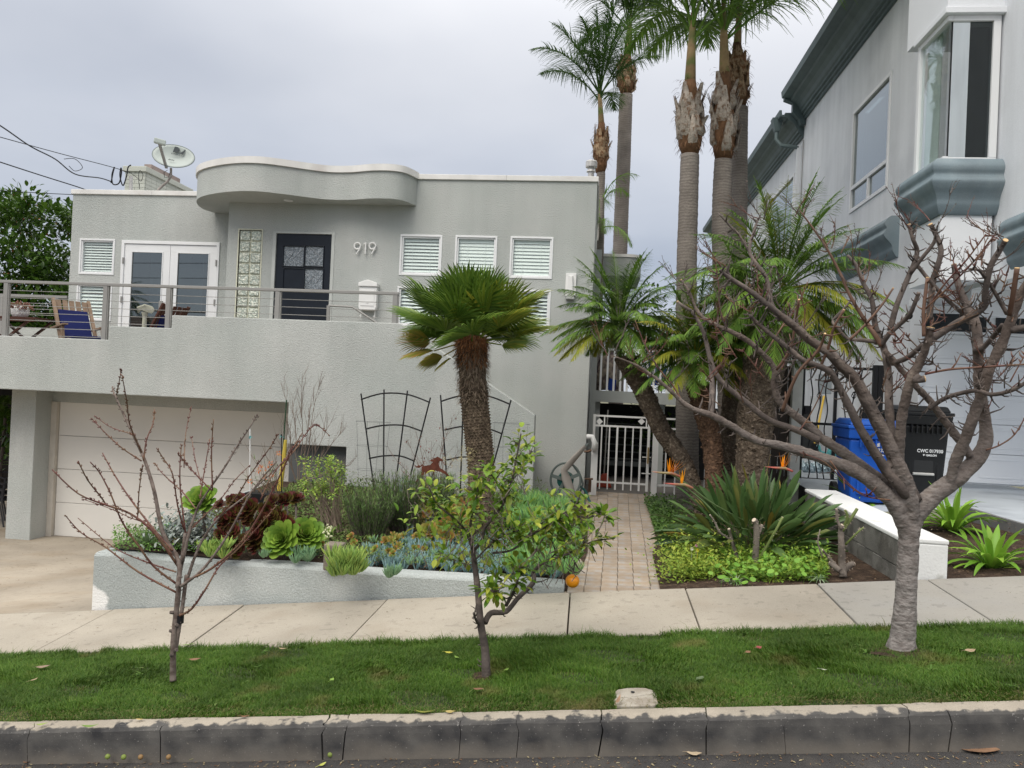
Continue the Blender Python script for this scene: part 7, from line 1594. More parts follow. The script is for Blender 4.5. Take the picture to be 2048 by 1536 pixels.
ylt = thing('stake_sleeve', 'tall yellow plastic sleeve round a stake before the garage door edge', 'stake', q0); MB().tube([q0, q0.lerp(q1, .5)+Vector((.01, 0, 0)), q1], [.036, .03, .02], 8, jit=.1).build('sleeve', yl, ylt); MB().tube([q0-Vector((0, 0, .5)), W(573, 800, 9.0)], .008, 6).build('stake', mat('green_stake', (.02, .06, .03), .6), ylt)
for px, y0_, y1_, lab in ((500, 990, 858, 'thin white plant stake tied with a turquoise ribbon above the orchids'), (563, 985, 868, 'dark plant stake tied with a turquoise ribbon beside the yellow sleeve')):
    t = thing('plant_stake', lab, 'stake', W(px, y0_, 8.35)); MB().tube([W(px, y0_, 8.35), W(px, y1_, 8.35)], .006, 6).build('stake', M['white'] if px < 520 else M['black_metal'], t)
    mb = MB(); c = W(px, 872 if px < 520 else 873, 8.34)
    for k in range(9): v = Vector((U(-1, 1), U(-.6, .2), U(-.8, .8))).normalized(); blade(mb, c, v, .035, .006, .3, 2, lambda t: 1, 0)
    mb.build('ribbon_bow', tq, t)
# --- trellises
def trellis(label, tops, bots, arcs, Y):
    t = thing('trellis', label, 'trellis', W((bots[0][0]+bots[-1][0])/2, 1000, Y))
    Tp = [W(*p, Y) for p in tops]; Bt = [W(*p, Y-.05) for p in bots]
    for a, b in zip(Tp, Bt): MB().tube([a, b], .0115, 6).build('upright', bm, t)
    for (l, m_, r_) in arcs:
        MB().tube(smooth_curve([W(*l, Y-.02), W(*m_[0], Y-.02), W(*m_[1], Y-.02), W(*r_, Y-.02)], 8), .0115, 6).build('arched_bar', bm, t)
trellis('complete black fan trellis leaning on the wall between the shrubs', [(722, 787), (768, 779), (815, 781), (861, 795)], [(748, 975), (767, 985), (789, 985), (806, 1008)], [((722, 799), ((765, 787), (815, 789)), (860, 805)), ((732, 858), ((765, 851), (808, 851)), (845, 863)), ((738, 917), ((766, 912), (800, 912)), (828, 922)), ((742, 962), ((765, 966), (790, 972)), (815, 980))], 10.45)
trellis('black fan trellis partly hidden behind the fan palm trunk', [(881, 790), (927, 783), (976, 784), (1022, 800)], [(897, 1000), (920, 1000), (945, 1000), (966, 1005)], [((881, 803), ((925, 791), (975, 792)), (1021, 809)), ((889, 860), ((925, 853), (968, 855)), (1005, 868)), ((893, 920), ((925, 914), (960, 916)), (988, 926))], 10.45)
wire = mat('thin_wire', (.12, .13, .13), .5, metal=.5)
for lab, x0, x1, y0_, y1_, Y in (('faint round wire plant cage before the first trellis', 712, 782, 842, 985, 10.2), ('faint wire plant cage to the side of the second trellis', 985, 1060, 845, 985, 10.2)):
    t = thing('plant_cage', lab, 'plant cage', W((x0+x1)/2, y1_, Y)); xc_ = (W(x0, y0_, Y)+W(x1, y0_, Y))/2; rr = (W(x1, y0_, Y)-W(x0, y0_, Y)).length/2
    for k in range(3): z = W(x0, y0_+k*48, Y).z; MB().tube([Vector((xc_.x+rr*(1-.1*k)*cos(a), Y+rr*.5*sin(a), z)) for a in [2*pi*i/20 for i in range(21)]], .0022, 4, cap=False).build('ring', wire, t)
    for k in range(4): a = k*pi/2+.5; MB().tube([(xc_.x+rr*cos(a), Y+rr*.5*sin(a), W(x0, y0_, Y).z), (xc_.x+rr*.7*cos(a), Y+rr*.4*sin(a), .25)], .0022, 4).build('leg', wire, t)
# --- red leafed thin shrub, horse silhouette, cholla
rnd = random.Random(60)
c0 = W(868, 1030, 8.6); c0.z = .2; t = thing('red_leaf_shrub', 'sparse thin shrub with small dull red leaves behind the rusty horse', 'shrub', c0); redl = leafm('red_leaf', [(.22, .05, .04), (.30, .12, .08), (.16, .05, .04)], .5, .2)
for tx, ty in ((780, 900), (812, 880), (830, 860), (845, 925), (862, 880), (885, 850), (905, 830), (915, 900), (800, 940), (850, 900), (895, 905)):
    mb = MB(); a = W(868+U(-18, 18), 1010, 8.6); b = W(tx, ty, 8.6+U(-.2, .2)); P = [a+(b-a)*(k/5)+Vector((U(-.02, .02), 0, U(-.01, .01))) for k in range(6)]; mb.tube(P, [.006*(1-.75*k/5) for k in range(6)], 5, cap=False)
    for k in range(7): q, d = along(P, U(.3, 1)); twigtree(mb, q, d+Vector((U(-.7, .7), 0, .1)), U(.06, .16), .002, 1, .5, 2)
    mb.build('branch', twm, t); mb = MB()
    for k in range(12): q, d = along(P, U(.45, 1)); blade(mb, q+Vector((U(-.05, .05), 0, U(-.04, .04))), Vector((U(-1, 1), U(-.5, .2), U(-.3, .8))), .035, .007, .3, 2, lp_)
    mb.build('leaf_spray', redl, t)['kind'] = 'stuff'
hpx = [(830, 968), (836, 952), (842, 940), (843, 935), (846, 931), (838, 936), (832, 935), (828, 929), (834, 933), (836, 930), (841, 932), (844, 928), (848, 932), (860, 930), (866, 924), (860, 922), (862, 919), (868, 918), (864, 915), (870, 916), (875, 913), (880, 916), (887, 920), (884, 923), (879, 922), (877, 928), (880, 936), (887, 940), (895, 947), (901, 956), (891, 949), (882, 944), (872, 942), (860, 944), (848, 950), (838, 958), (832, 968)]
YHo = 7.6; hp = [W(*p, YHo) for p in hpx]; ho = thing('horse_ornament', 'rusty flat metal galloping horse silhouette on a rod above the succulents', 'garden ornament', (W(862, 1080, YHo).x, YHo, .2))
rs = mat('rusted_steel', (.12, .04, .025), .9, .3, 20, bump=.4, bscale=80, bdist=.003)
fixnormals(MB().prism([(p.x, p.z) for p in hp], YHo-.003, YHo+.003).build('horse', rs, ho)); q = W(868, 942, YHo); MB().tube([(q.x, YHo, .2), (q.x, YHo, q.z+.02)], .005, 6).build('rod', rs, ho)
YCa = 7.0; ca = thing('cholla_cactus', 'spiny yellow green branching cactus rising before the fan palm trunk', 'cactus', W(925, 1020, YCa)); cam_ = mat('cactus_skin', (.20, .27, .06), .6, .2, 20, bump=1, bscale=70, bdist=.02, col2=(.34, .36, .08), c2s=9); spn = mat('pale_spine', (.55, .48, .25), .6)
for pts, r_ in (([(921, 1030), (922, 990), (925, 955), (929, 925), (930, 915)], 9), ([(928, 922), (910, 927), (898, 922), (893, 912)], 6.5), ([(930, 918), (929, 905), (930, 893)], 6), ([(934, 920), (943, 910), (950, 899)], 5.5), ([(930, 952), (945, 956), (958, 962), (964, 975)], 5), ([(962, 962), (975, 958), (985, 956)], 5)):
    V = smooth_curve([W(px, py, YCa) for px, py in pts], 5); rr_ = r_/FPX*YCa; MB().tube([V[0]]+V+[V[-1]+(V[-1]-V[-2]).normalized()*rr_*.6], [rr_*.9]+[rr_*(1+U(-.05, .05)) for _ in V]+[rr_*.4], 10, jit=.05).build('joint', cam_, ca, smooth=True)
    mb = MB()
    for i in range(int(90*len(pts)/4)): q, d = along(V, U(0, 1)); o_ = Matrix.Rotation(U(0, 6.28), 3, d) @ perp(d); mb.tube([q+o_*rr_*.9, q+o_*rr_*1.55+Vector((U(-.01, .01), 0, U(-.01, .01)))], [.0012, .0004], 3, cap=False)
    mb.build('spine', spn, ca)['kind'] = 'stuff'
for px, py0, py1, Y, w_, lab in ((890, 975, 1008, 8.9, 26, 'black square nursery pot behind the rusty horse'), (782, 978, 1004, 9.6, 34, 'black nursery pot with a grey tuft at the foot of the first trellis'), (1025, 1010, 1036, 8.2, 34, 'dark blue pot half hidden in the green succulents')):
    a0, a1, b0, b1 = rw(px-w_/2, py0, px+w_/2, py1, Y); t = thing('nursery_pot', lab, 'pot', ((a0+a1)/2, Y, .2)); b0 = .2
    MB().hexa([(a0+.02, Y, b0), (a1-.02, Y, b0), (a1-.02, Y+.16, b0), (a0+.02, Y+.16, b0)], [(a0, Y-.02, b1-.03), (a1, Y-.02, b1-.03), (a1, Y+.18, b1-.03), (a0, Y+.18, b1-.03)]).build('pot', M['black_plastic'] if 'black' in lab else mat('blue_pot', (.012, .02, .07), .4), t); B(a0-.008, a1+.008, Y-.03, Y+.19, b1-.029, b1).build('rim', M['black_plastic'], t, bevel=.004)
    mb = MB()
    for i in range(110): q = Vector((U(a0, a1), Y+U(0, .15), b1+U(0, .12))); blade(mb, q, Vector((U(-.6, .6), U(-.5, .5), 1)), U(.04, .12), .004, .8, 3, pt_)
    mb.build('tuft', dml if '782' in str(px) else cv, t)
mb = MB(); c0 = GP(842, 1085, .2)
for i in range(1400): q = c0+Vector((rnd.gauss(0, .035), U(0, .3), U(0, .55))); q.x += (q.z-.2)*.0; blade(mb, q, Vector((U(-1, 1), U(-1, .5), U(-.2, .8))), .028, .003, .3, 2, pt_)
mb.build('ochre_spike_plant', leafm('ochre_leaf', [(.30, .24, .08), (.20, .22, .06), (.34, .20, .08)], .6, .1), label='upright ochre yellow bristly leafed plant in front of the red leaf shrub', cat='plant')
# sedum grey-white blooms
mb = MB()
for i in range(60): q = GP(U(622, 664), U(1050, 1075), .3); mb.tube([q, q+Vector((0, -.004, .01))], [.010, .006], 5)
mb.build('white_flower_cluster', mat('cream_bloom', (.6, .6, .4), .8), label='small cream white flower cluster above the concrete block', cat='flower')
# low filler inside the planter
mb = MB()
for i in range(17000):
    q = Vector((U(-4.1, -.25), 6.45+4.2*U(0, 1), .18)); hh_ = .06+.10*(q.y-6.5)/4*(1.3+sin(q.x*5)+.6*sin(q.x*13+q.y*4)); q.z += U(0, max(.05, hh_)); blade(mb, q, Vector((U(-1, 1), U(-1, 1), U(0, 1))), U(.03, .08), U(.006, .014), .6, 2, lp_)
mb.build('planter_undergrowth', leafm('mixed_low_leaf', [(.07, .13, .03), (.11, .19, .04), (.15, .20, .06), (.09, .08, .04)], .6, .2), kind='stuff', label='mixed low green undergrowth between the planter plants')
# ================================================================== bed beside the walk
rnd = random.Random(70)
sbm = leafm('strelitzia_leaf', [(.045, .10, .03), (.07, .135, .04), (.11, .18, .06), (.055, .11, .035), (.08, .14, .045), (.17, .18, .05)], .35, .12, .6, .1)
sby = leafm('strelitzia_old', [(.16, .17, .03), (.20, .14, .03)], .45, .12)
c0 = GP(1520, 1120, .26)+Vector((0, .35, 0)); sb_ = thing('bird_of_paradise', 'big clump of grey green bird of paradise leaves with orange crane flowers beside the walk', 'plant', c0)
spw = lambda t: .13 if t < .52 else (.13+.87*sin(pi*min(1, (t-.50)/.53))**.75 if t < .98 else .05)
stm = mat('leaf_stalk', (.10, .15, .06), .5, .1)
for i in range(285):
    a = U(0, 6.28); q = U(0, 1)**.8; e = R(88-58*q); b = c0+Vector((cos(a)*.26*q+U(-.16, .16), sin(a)*.2*q, 0)); d = Vector((cos(a)*cos(e)*1.25, sin(a)*cos(e)*.9, sin(e))).normalized(); ln = U(.50, .88)*(1-.12*q)
    sd_ = d.cross(Vector((0, 0, 1))).normalized(); sd_ = Matrix.Rotation(U(-1.1, 1.1), 3, d) @ sd_
    mb = MB(); blade(mb, b, d, ln, U(.023, .037), .25+.55*q, 12, spw, U(.3, .6), twist=U(-.8, .8), side=sd_); mb.build('leaf', sby if i % 37 == 5 else sbm, sb_, smooth=True)
orb = leafm('crane_petal', [(.85, .28, .01), (.9, .38, .02), (.8, .22, .01)], .4, .2); spath = mat('spathe', (.25, .20, .10), .5, .2, 10, col2=(.40, .10, .08), c2s=8); blp = mat('blue_petal', (.03, .04, .25), .5)
for (fx, fy, bx_, by_, Yf, dirx, open_) in ((1337, 945, 1430, 1010, 6.9, -1, 1), (1362, 968, 1460, 1050, 6.7, -1, .35), (1563, 935, 1545, 1020, 7.2, -1, .8)):
    h = W(fx, fy, Yf); b = W(bx_, by_, Yf+.2); mb = MB().tube(smooth_curve([c0+Vector((U(-.1, .1), 0, .2)), b, h.lerp(b, .4)+Vector((0, 0, .01)), h], 5), [.008]*16, 6, cap=False); mb.build('flower_stalk', stm, sb_)
    MB().tube([h+Vector((.10, 0, -.03)), h+Vector((.03, 0, -.004)), h+Vector((-.06, 0, -.006)), h+Vector((-.15, 0, 0))], [.010, .014, .010, .001], 7).build('spathe', spath, sb_, smooth=True)
    for k in range(int(7*open_)+1): mb = MB(); e = R(55+k*12); blade(mb, h+Vector((.0+.006*k, 0, .004)), (-cos(e)*.8+.3, U(-.3, .1), sin(e)), .125*U(.8, 1.15), .012, -.15, 4, pt_, .3); mb.build('petal', orb, sb_)
    mb = MB(); blade(mb, h+Vector((-.01, 0, .004)), (-1, 0, .25), .06, .004, 0, 2, pt_); mb.build('blue_petal', blp, sb_)
mb = MB(); blade(mb, W(1525, 1000, 7.6), (.12, 0, 1), .45, .018, .1, 4, pt_, .4); mb.build('leaf', sby, sb_)
gcm = leafm('ground_ivy', [(.051, .115, .026), (.083, .166, .038), (.115, .205, .045), (.064, .128, .026)], .4, .2)
mb = MB()
for i in range(5200):
    t = U(0, 1); py = 990+t*130; xl_ = 1287+(py-990)*.36; px = xl_+abs(rnd.gauss(0, 1))*(42-12*t); q = GP(px, py+6, .14)+Vector((0, 0, abs(rnd.gauss(0, .035)))); blade(mb, q, Vector((U(-1, 1), U(-1, 1), U(-.1, 1))), U(.03, .05), U(.011, .018), .6, 3, lp_, .15)
mb.build('ground_ivy_leaves', gcm, kind='stuff', label='dense dark green creeping ground cover lining the walk')
mb = MB(); c0 = GP(1520, 1150, .28)
for i in range(4200): px = U(1450, 1655); q = GP(px, 1108+U(0, 1)*56, .24+.07*(px-1450)/150)+Vector((0, 0, abs(rnd.gauss(0, .055)))); q.y = max(q.y, 6.02); blade(mb, q, Vector((U(-1, 1), U(-1, 1), U(-.2, 1))), U(.025, .05), U(.007, .014), .5, 2, lp_, .2)
mb.build('bedding_plant', leafm('mid_green_bedding', [(.12, .24, .03), (.18, .32, .04), (.28, .38, .05), (.09, .19, .03)], .45, .25), label='mid green leafy bedding growing among the round nasturtium leaves', cat='bedding plant', org=c0)
brz = leafm('canna_leaf', [(.20, .14, .03), (.25, .10, .03), (.14, .14, .03), (.22, .05, .03)], .4, .25)
cn = thing('canna', 'bronze and red broad veined leaves low between the creeping cover and the big clump', 'plant', GP(1370, 1110, .2))
for px, py, a in ((1345, 1065, -.3), (1362, 1058, .1), (1372, 1062, .3), (1392, 1058, .9), (1405, 1070, 1.1), (1338, 1068, -.6)):
    mb = MB(); b = GP(px, py+12, .26); blade(mb, b-Vector((0, 0, .05)), (sin(a), -.3, cos(a)), .18, .042, .35, 5, lp_, .2); mb.build('leaf', brz, cn, smooth=True)
yg = leafm('yellow_green_bedding', [(.166, .282, .038), (.256, .371, .051), (.358, .410, .064), (.128, .243, .038)], .45, .25)
mb = MB(); c0 = GP(1400, 1165, .22)
for i in range(6500): q = GP(rnd.gauss(1400, 38), 1090+U(0, 1)*82, .19)+Vector((0, U(-.05, .1), abs(rnd.gauss(0, .10)))); q.y = max(q.y, 6.02); blade(mb, q, Vector((U(-1, 1), U(-1, 1), U(-.2, 1))), U(.022, .045), U(.007, .013), .5, 2, lp_, .2)
o = mb.build('bedding_plant', yg, label='bushy yellow green small leafed bedding plant at the corner of walk and pavement', cat='bedding plant', org=c0)
for px, py, col, lab in ((1393, 1090, (.75, .35, .55), 'tiny pink flower over the yellow green bedding plant'), (1384, 1097, (.8, .8, .75), 'tiny white flower over the yellow green bedding plant'), (1395, 1100, (.85, .7, .05), 'small yellow flower above the bedding plant'), (1464, 1078, (.85, .6, .02), 'bright yellow daisy flower before the big clump')):
    mb = MB(); c = GP(px, py, .42)
    for k in range(9): a = k*.7; blade(mb, c, Vector((cos(a), -.5, sin(a))), .018, .006, .1, 2, lp_)
    mb.tube([c, (c.x, c.y+.02, .2)], .0015, 3); mb.build('small_flower', mat('petal%d' % px, col, .6), label=lab, cat='flower')
nst = leafm('nasturtium_leaf', [(.141, .320, .038), (.205, .422, .058), (.269, .486, .077)], .45, .3, .4, .08)
ns_ = thing('nasturtium', 'round leafed bright green nasturtium trailing along the pavement edge', 'plant', GP(1540, 1150, .25))
for i in range(190):
    px = rnd.gauss(1480, 34) if i < 110 else U(1520, 1650); py = U(1095, 1165) if i < 110 else U(1085, 1150); z0_ = .24+.08*(px-1480)/150
    c = GP(px, py, z0_+U(.03, .13)); 
    if c.y < 6.0: continue
    r_ = U(.014, .030); nrm = Vector((U(-.5, .5), U(-.9, -.1), 1)).normalized(); u_ = perp(nrm); v_ = nrm.cross(u_); mb = MB(); k = 10
    mb.add([c-nrm*r_*.18]+[c+(u_*cos(2*pi*j/k)+v_*sin(2*pi*j/k))*r_*U(.94, 1.05) for j in range(k)], [(0, 1+j, 1+(j+1) % k) for j in range(k)]); mb.tube([c-nrm*r_*.2, Vector((c.x+U(-.03, .03), c.y+.03, z0_-.02))], .0015, 3, cap=False); mb.build('leaf', nst, ns_, smooth=True)
spd = leafm('strappy_leaf', [(.154, .256, .115), (.230, .333, .179), (.333, .384, .256)], .5, .15)
for px, py, n, L_, lab in ((1472, 1168, 40, .16, 'arching thin leafed clump spilling over the pavement edge'), (1638, 1160, 26, .12, 'small narrow leafed weed by the pavement joint in dark soil'), (1545, 1160, 30, .10, 'yellow green lily like tuft near the pavement edge')):
    c = GP(px, py, .25+.0006*(px-1472)); mb = MB()
    for i in range(n): a = i*2.4; e = R(U(25, 75)); blade(mb, c, (cos(a)*cos(e), sin(a)*cos(e), sin(e)), L_*U(.6, 1.1), .005, 1.8, 5, pt_, .2)
    mb.build('strappy_plant', yg if 'yellow' in lab else spd, label=lab, cat='plant', org=c)
# pruned rose stumps
rsm = mat('rose_cane', (.17, .145, .125), .9, .25, 20, bump=.8, bscale=60, bdist=.006); rgn = mat('green_cane', (.13, .17, .05), .6, .2); thm = mat('pale_bud', (.6, .5, .4), .7)
def rose(label, base, canes, z):
    b = GP(*base, z); t = thing('rose_stump', label, 'shrub', b); Y = b.y
    for pts, r0_, r1_, gm in canes:
        V = smooth_curve([W(px, py, Y+U(-.03, .03)) for px, py in pts], 4); n_ = len(V); MB().tube(V, [(r0_+(r1_-r0_)*i/(n_-1))/FPX*Y for i in range(n_)], 8, jit=.08).build('cane', rgn if gm else rsm, t, smooth=True); MB().tube([V[-1], V[-1]+(V[-1]-V[-2]).normalized()*.003], r1_/FPX*Y*.9, 8).build('cut_end', thm, t)
        mb = MB()
        for i in range(16): q, d = along(V, U(.1, .95)); o_ = Matrix.Rotation(U(0, 6.28), 3, d) @ perp(d); mb.tube([q, q+o_*(r0_/FPX*Y+.012)], [.0028, .0006], 4, cap=False)
        mb.build('thorn', thm, t)['kind'] = 'stuff'
rose('gnarled pruned rose stump with a knobbly base near the block wall', (1686, 1150), [([(1686, 1155), (1684, 1125), (1683, 1095), (1682, 1065), (1684, 1050)], 8, 5, 0), ([(1684, 1062), (1700, 1040), (1714, 1018)], 3.5, 3, 1), ([(1683, 1058), (1675, 1040), (1673, 1018)], 3, 2.5, 0), ([(1686, 1056), (1695, 1035), (1690, 1020)], 3, 2.5, 1), ([(1686, 1150), (1665, 1125), (1655, 1112), (1645, 1100)], 5, 1.6, 0), ([(1688, 1142), (1700, 1130), (1708, 1128)], 7, 5, 0), ([(1680, 1142), (1668, 1132), (1660, 1126)], 6, 5, 0), ([(1645, 1115), (1636, 1085), (1640, 1060)], 1.6, 1, 0), ([(1690, 1090), (1715, 1065), (1727, 1055)], 2.2, 1.5, 1)], .36)
rose('short thick thorny rose stump standing in front of the big clump', (1512, 1130), [([(1512, 1140), (1511, 1110), (1513, 1080), (1512, 1048), (1508, 1040)], 7, 5, 0), ([(1518, 1120), (1535, 1090), (1552, 1060), (1565, 1035)], 3, 2.5, 1), ([(1516, 1070), (1524, 1050)], 4, 3, 0)], .28)
rose('thin pruned rose with a dangling dead cane behind the yellow daisy', (1475, 1120), [([(1475, 1120), (1468, 1095), (1462, 1075), (1458, 1058)], 4, 3, 0), ([(1462, 1080), (1440, 1065), (1430, 1045), (1420, 1030)], 2.4, 1.6, 0)], .28)
# clivia / agapanthus in the border bed
clm = leafm('clivia_leaf', [(.141, .307, .032), (.218, .422, .045), (.307, .512, .064), (.128, .256, .026)], .35, .25, .5, .08)
rnd = random.Random(72)
for px, py, z, n, L_, lab, lean in ((1715, 1012, .52, 40, .46, 'strap leafed plant on the far side of the block wall before the blue bin', 0), (1905, 1062, .54, 54, .46, 'largest strap leafed plant behind the grey tree trunk by the pale driveway', 0), (1985, 1138, .47, 44, .38, 'strap leafed plant nearest the pavement at the driveway edge', 0), (1842, 985, .56, 16, .30, 'smallest strap leafed plant showing above the tree fork', 0), (1795, 1020, .52, 18, .32, 'strap leafed tuft half hidden behind the tree crotch', 0)):
    c = GP(px, py, z); t = thing('clivia', lab, 'plant', c, 'strap leafed plants in the border bed')
    for i in range(n):
        a = i*2.4+U(-.2, .2); e = R(84-50*(i/n)+U(-6, 6)); mb = MB(); blade(mb, c+Vector((cos(a)*.04, sin(a)*.03, 0)), (cos(a)*cos(e), sin(a)*cos(e)*.8, sin(e)), L_*U(.75, 1.1), U(.021, .029), U(1.1, 2.1), 7, lambda t: (.7+.4*t if t < .6 else max(.05, 1.0-(t-.6)**1.6*4.2)), .3, twist=U(-.3, .3)); mb.build('leaf', clm, t, smooth=True)
mb = MB(); c = GP(1868, 1100, .5)
for i in range(40): a = i*2.4; e = R(U(20, 70)); blade(mb, c+Vector((U(-.08, .08), 0, 0)), (cos(a)*cos(e), sin(a)*cos(e), sin(e)), U(.05, .1), .010, .9, 4, lp_)
mb.build('low_weed', cv, label='low leafy weed at the foot of the largest strap leafed plant', cat='weed', org=c)
ws = mat('sprinkler_black', (.02, .02, .02), .5); q = W(1655, 997, 9.0)
# soil litter
lit = leafm('litter', [(.10, .06, .035), (.16, .11, .07), (.06, .035, .02), (.24, .19, .13)], .9, 0)
mb = MB()
for i in range(1500):
    x = U(.7, 4.0); y = U(6.02, 8.4); z = .2+(x-.6)*.105+.01 if x < 2.25 else .5; 
    if 2.25 < x < 2.72: continue
    if x > 2.7: z = .44+.095*(x-2.55)+(y-5.98)*.035
    blade(mb, (x, y, z+.005), (U(-1, 1), U(-1, 1), U(-.1, .25)), U(.012, .04), U(.003, .010), .2, 2, lp_, .2)
mb.build('soil_litter', lit, kind='stuff', label='dry leaf litter on the bed soil')
# ================================================================== lawn
rng = np.random.default_rng(5)
def lawn(n, x0, x1, seed):
    global rng; rng = np.random.default_rng(seed)
    x = rng.uniform(x0, x1, n); y = rng.uniform(YL0+.0, YL1+.01, n)
    ub = [W(1228, 1398, 1).x*0]; 
    a, b = GP(1226, 1408, gz(.5, .16)), GP(1314, 1370, gz(.6, .16)); box = (a.x+.02, b.x-.02, a.y+.02, b.y+.03)
    keep = ~((x > box[0]) & (x < box[1]) & (y > box[2]) & (y < box[3])); x, y = x[keep], y[keep]; n = len(x)
    cl = .5+.5*np.sin(x*9.1+3*np.sin(y*7.3))*np.cos(y*11+2*np.sin(x*5.1))
    h = rng.uniform(.018, .036, n)*(.72+.5*cl)*np.where(rng.random(n) < .06, 1.45, 1)
    h = h*(1+.35*np.maximum(0, np.sin(x*23+np.sin(y*31)*2)*np.sin(y*27+x*3)))
    far = y > YL1-.07; h = np.where(far, h*rng.uniform(.8, 1.75, n), h); y = np.where(far, y+rng.uniform(-.01, .028, n)*np.clip(np.sin(x*13)+.6, 0, 1), y)
    edge = (y-YL0) < .12; h = np.where(edge, h*.75, h)
    worn = (np.sin(x*2.9+1)*np.sin(x*6.7+y*5)*np.cos(y*9+x) > .42); h = np.where(worn, h*.55, h); kp = ~(worn & (rng.random(n) < .6)); x, y, h, cl = x[kp], y[kp], h[kp], cl[kp]; n = len(x)
    th = rng.uniform(0, 2*np.pi, n)*.55+2*np.sin(x*4)*np.cos(y*5); bend = rng.uniform(.15, 1.1, n)*h; wd = rng.uniform(.0011, .0021, n)
    ph = th+rng.normal(0, .7, n)+np.pi/2
    z = .152+G*x
    dx, dy = np.cos(th), np.sin(th); sx, sy = np.cos(ph)*wd, np.sin(ph)*wd
    V = np.zeros((n, 5, 3))
    for k, (t, ww) in enumerate(((0, 1), (0, -1), (.55, .8), (.55, -.8), (1, 0))):
        V[:, k, 0] = x+dx*bend*t*t+sx*ww; V[:, k, 1] = y+dy*bend*t*t+sy*ww; V[:, k, 2] = z+h*t*(1-.25*t)-.004*(t == 0)
    me = bpy.data.meshes.new('lawn_grass'); me.vertices.add(n*5); me.vertices.foreach_set('co', V.ravel())
    base = np.arange(n)[:, None]*5
    idx = np.concatenate([base+np.array([[0, 1, 3, 2]]), base+np.array([[2, 3, 4]])], 1).ravel()
    me.loops.add(n*7); me.loops.foreach_set('vertex_index', idx.astype(np.int32)); me.polygons.add(n*2)
    st_ = (np.arange(n)[:, None]*7+np.array([[0, 4]])).ravel(); me.polygons.foreach_set('loop_start', st_.astype(np.int32)); me.polygons.foreach_set('loop_total', np.tile([4, 3], n).astype(np.int32))
    me.update(calc_edges=True); me.validate(); return me
gm_ = mat('lawn_blade', None, .5, island=[(.04, .10, .010), (.065, .14, .014), (.095, .18, .02), (.045, .11, .012), (.15, .21, .04)], trans=.25, spec=.25, var=.34, vscale=2.3, col2=(.17, .16, .05), c2s=3.1, c2t=(.58, .74))
me = lawn(330000, -4.5, 3.0, 5); me.materials.append(gm_); o = bpy.data.objects.new('lawn_grass', me); COL.objects.link(o); tag(o, 'short green lawn grass between pavement and kerb', None, None, 'stuff')
for x0, x1 in ((-7, -4.5), (3.0, 6)):
    me = lawn(40000, x0, x1, int(x0+20)); me.materials.append(gm_); o = bpy.data.objects.new('lawn_grass', me); COL.objects.link(o); tag(o, 'short green lawn grass beyond the street trees', None, None, 'stuff')
# straw thatch near the kerb edge
mb = MB()
for i in range(5200):
    x = U(-3.4, 2.4); y = YL0+abs(rnd.gauss(0, .09)); mb_z = gz(x, .158)+U(0, .012); blade(mb, (x, y, mb_z), (U(-1, 1), U(-1, 1), U(-.1, .6)), U(.012, .03), .0010, .4, 2, pt_)
mb.build('lawn_thatch', leafm('thatch', [(.22, .17, .08), (.14, .10, .05), (.28, .24, .12), (.10, .13, .04)], .9, .1), kind='stuff', label='dry thatch along the kerb edge of the lawn')
# utility box cover
a, b = GP(1230, 1410, gz(.5, .165)), GP(1312, 1370, gz(.6, .165)); a.y = max(a.y, 3.79); b.y += .05;  um = mat('old_cover_concrete', (.40, .37, .32), .9, .12, 8, fine=.1, bump=.5, bscale=90, bdist=.004, col2=(.27, .24, .2), c2s=9)
uc = thing('utility_cover', 'cracked rounded concrete utility box cover sunk in the lawn by the kerb', 'utility cover', ((a.x+b.x)/2, (a.y+b.y)/2, gz(a.x, .15)))
def rp(x0, x1, y0, y1, cut):
    return [(x0+.02, y0), (x1-.02, y0), (x1, y0+.02), (x1, y1-.04), (x1-.05, y1), (x0+.05, y1), (x0, y1-.04), (x0, y0+.02)]
ym = (a.y+b.y)/2
for P in ([(a.x+.015, a.y), (b.x-.02, a.y), (b.x, a.y+.02), (b.x, ym+.035), (a.x+.13, ym+.005), (a.x+.06, ym-.012), (a.x, ym-.01), (a.x, a.y+.02)], [(a.x, ym-.004), (a.x+.06, ym-.006), (a.x+.13, ym+.011), (b.x, ym+.041), (b.x, b.y-.05), (b.x-.05, b.y-.005), (b.x-.10, b.y), (a.x+.07, b.y), (a.x+.02, b.y-.02), (a.x, b.y-.07)]):
    n = len(P); vs = [(x, y, gz(x, .12)) for x, y in P]+[(x, y, gz(x, .162)) for x, y in P]; fixnormals(MB().add(vs, [tuple(range(n-1, -1, -1)), tuple(range(n, 2*n))]+[(i, (i+1) % n, (i+1) % n+n, i+n) for i in range(n)]).build('cover_half', um, uc, bevel=.005))
q = ((a.x+b.x)/2-.01, b.y-.07); MB().disc((q[0], q[1], gz(q[0], .167)), .010, (0, 0, 1), 10, .002).build('lift_hole', M['dark'], uc)
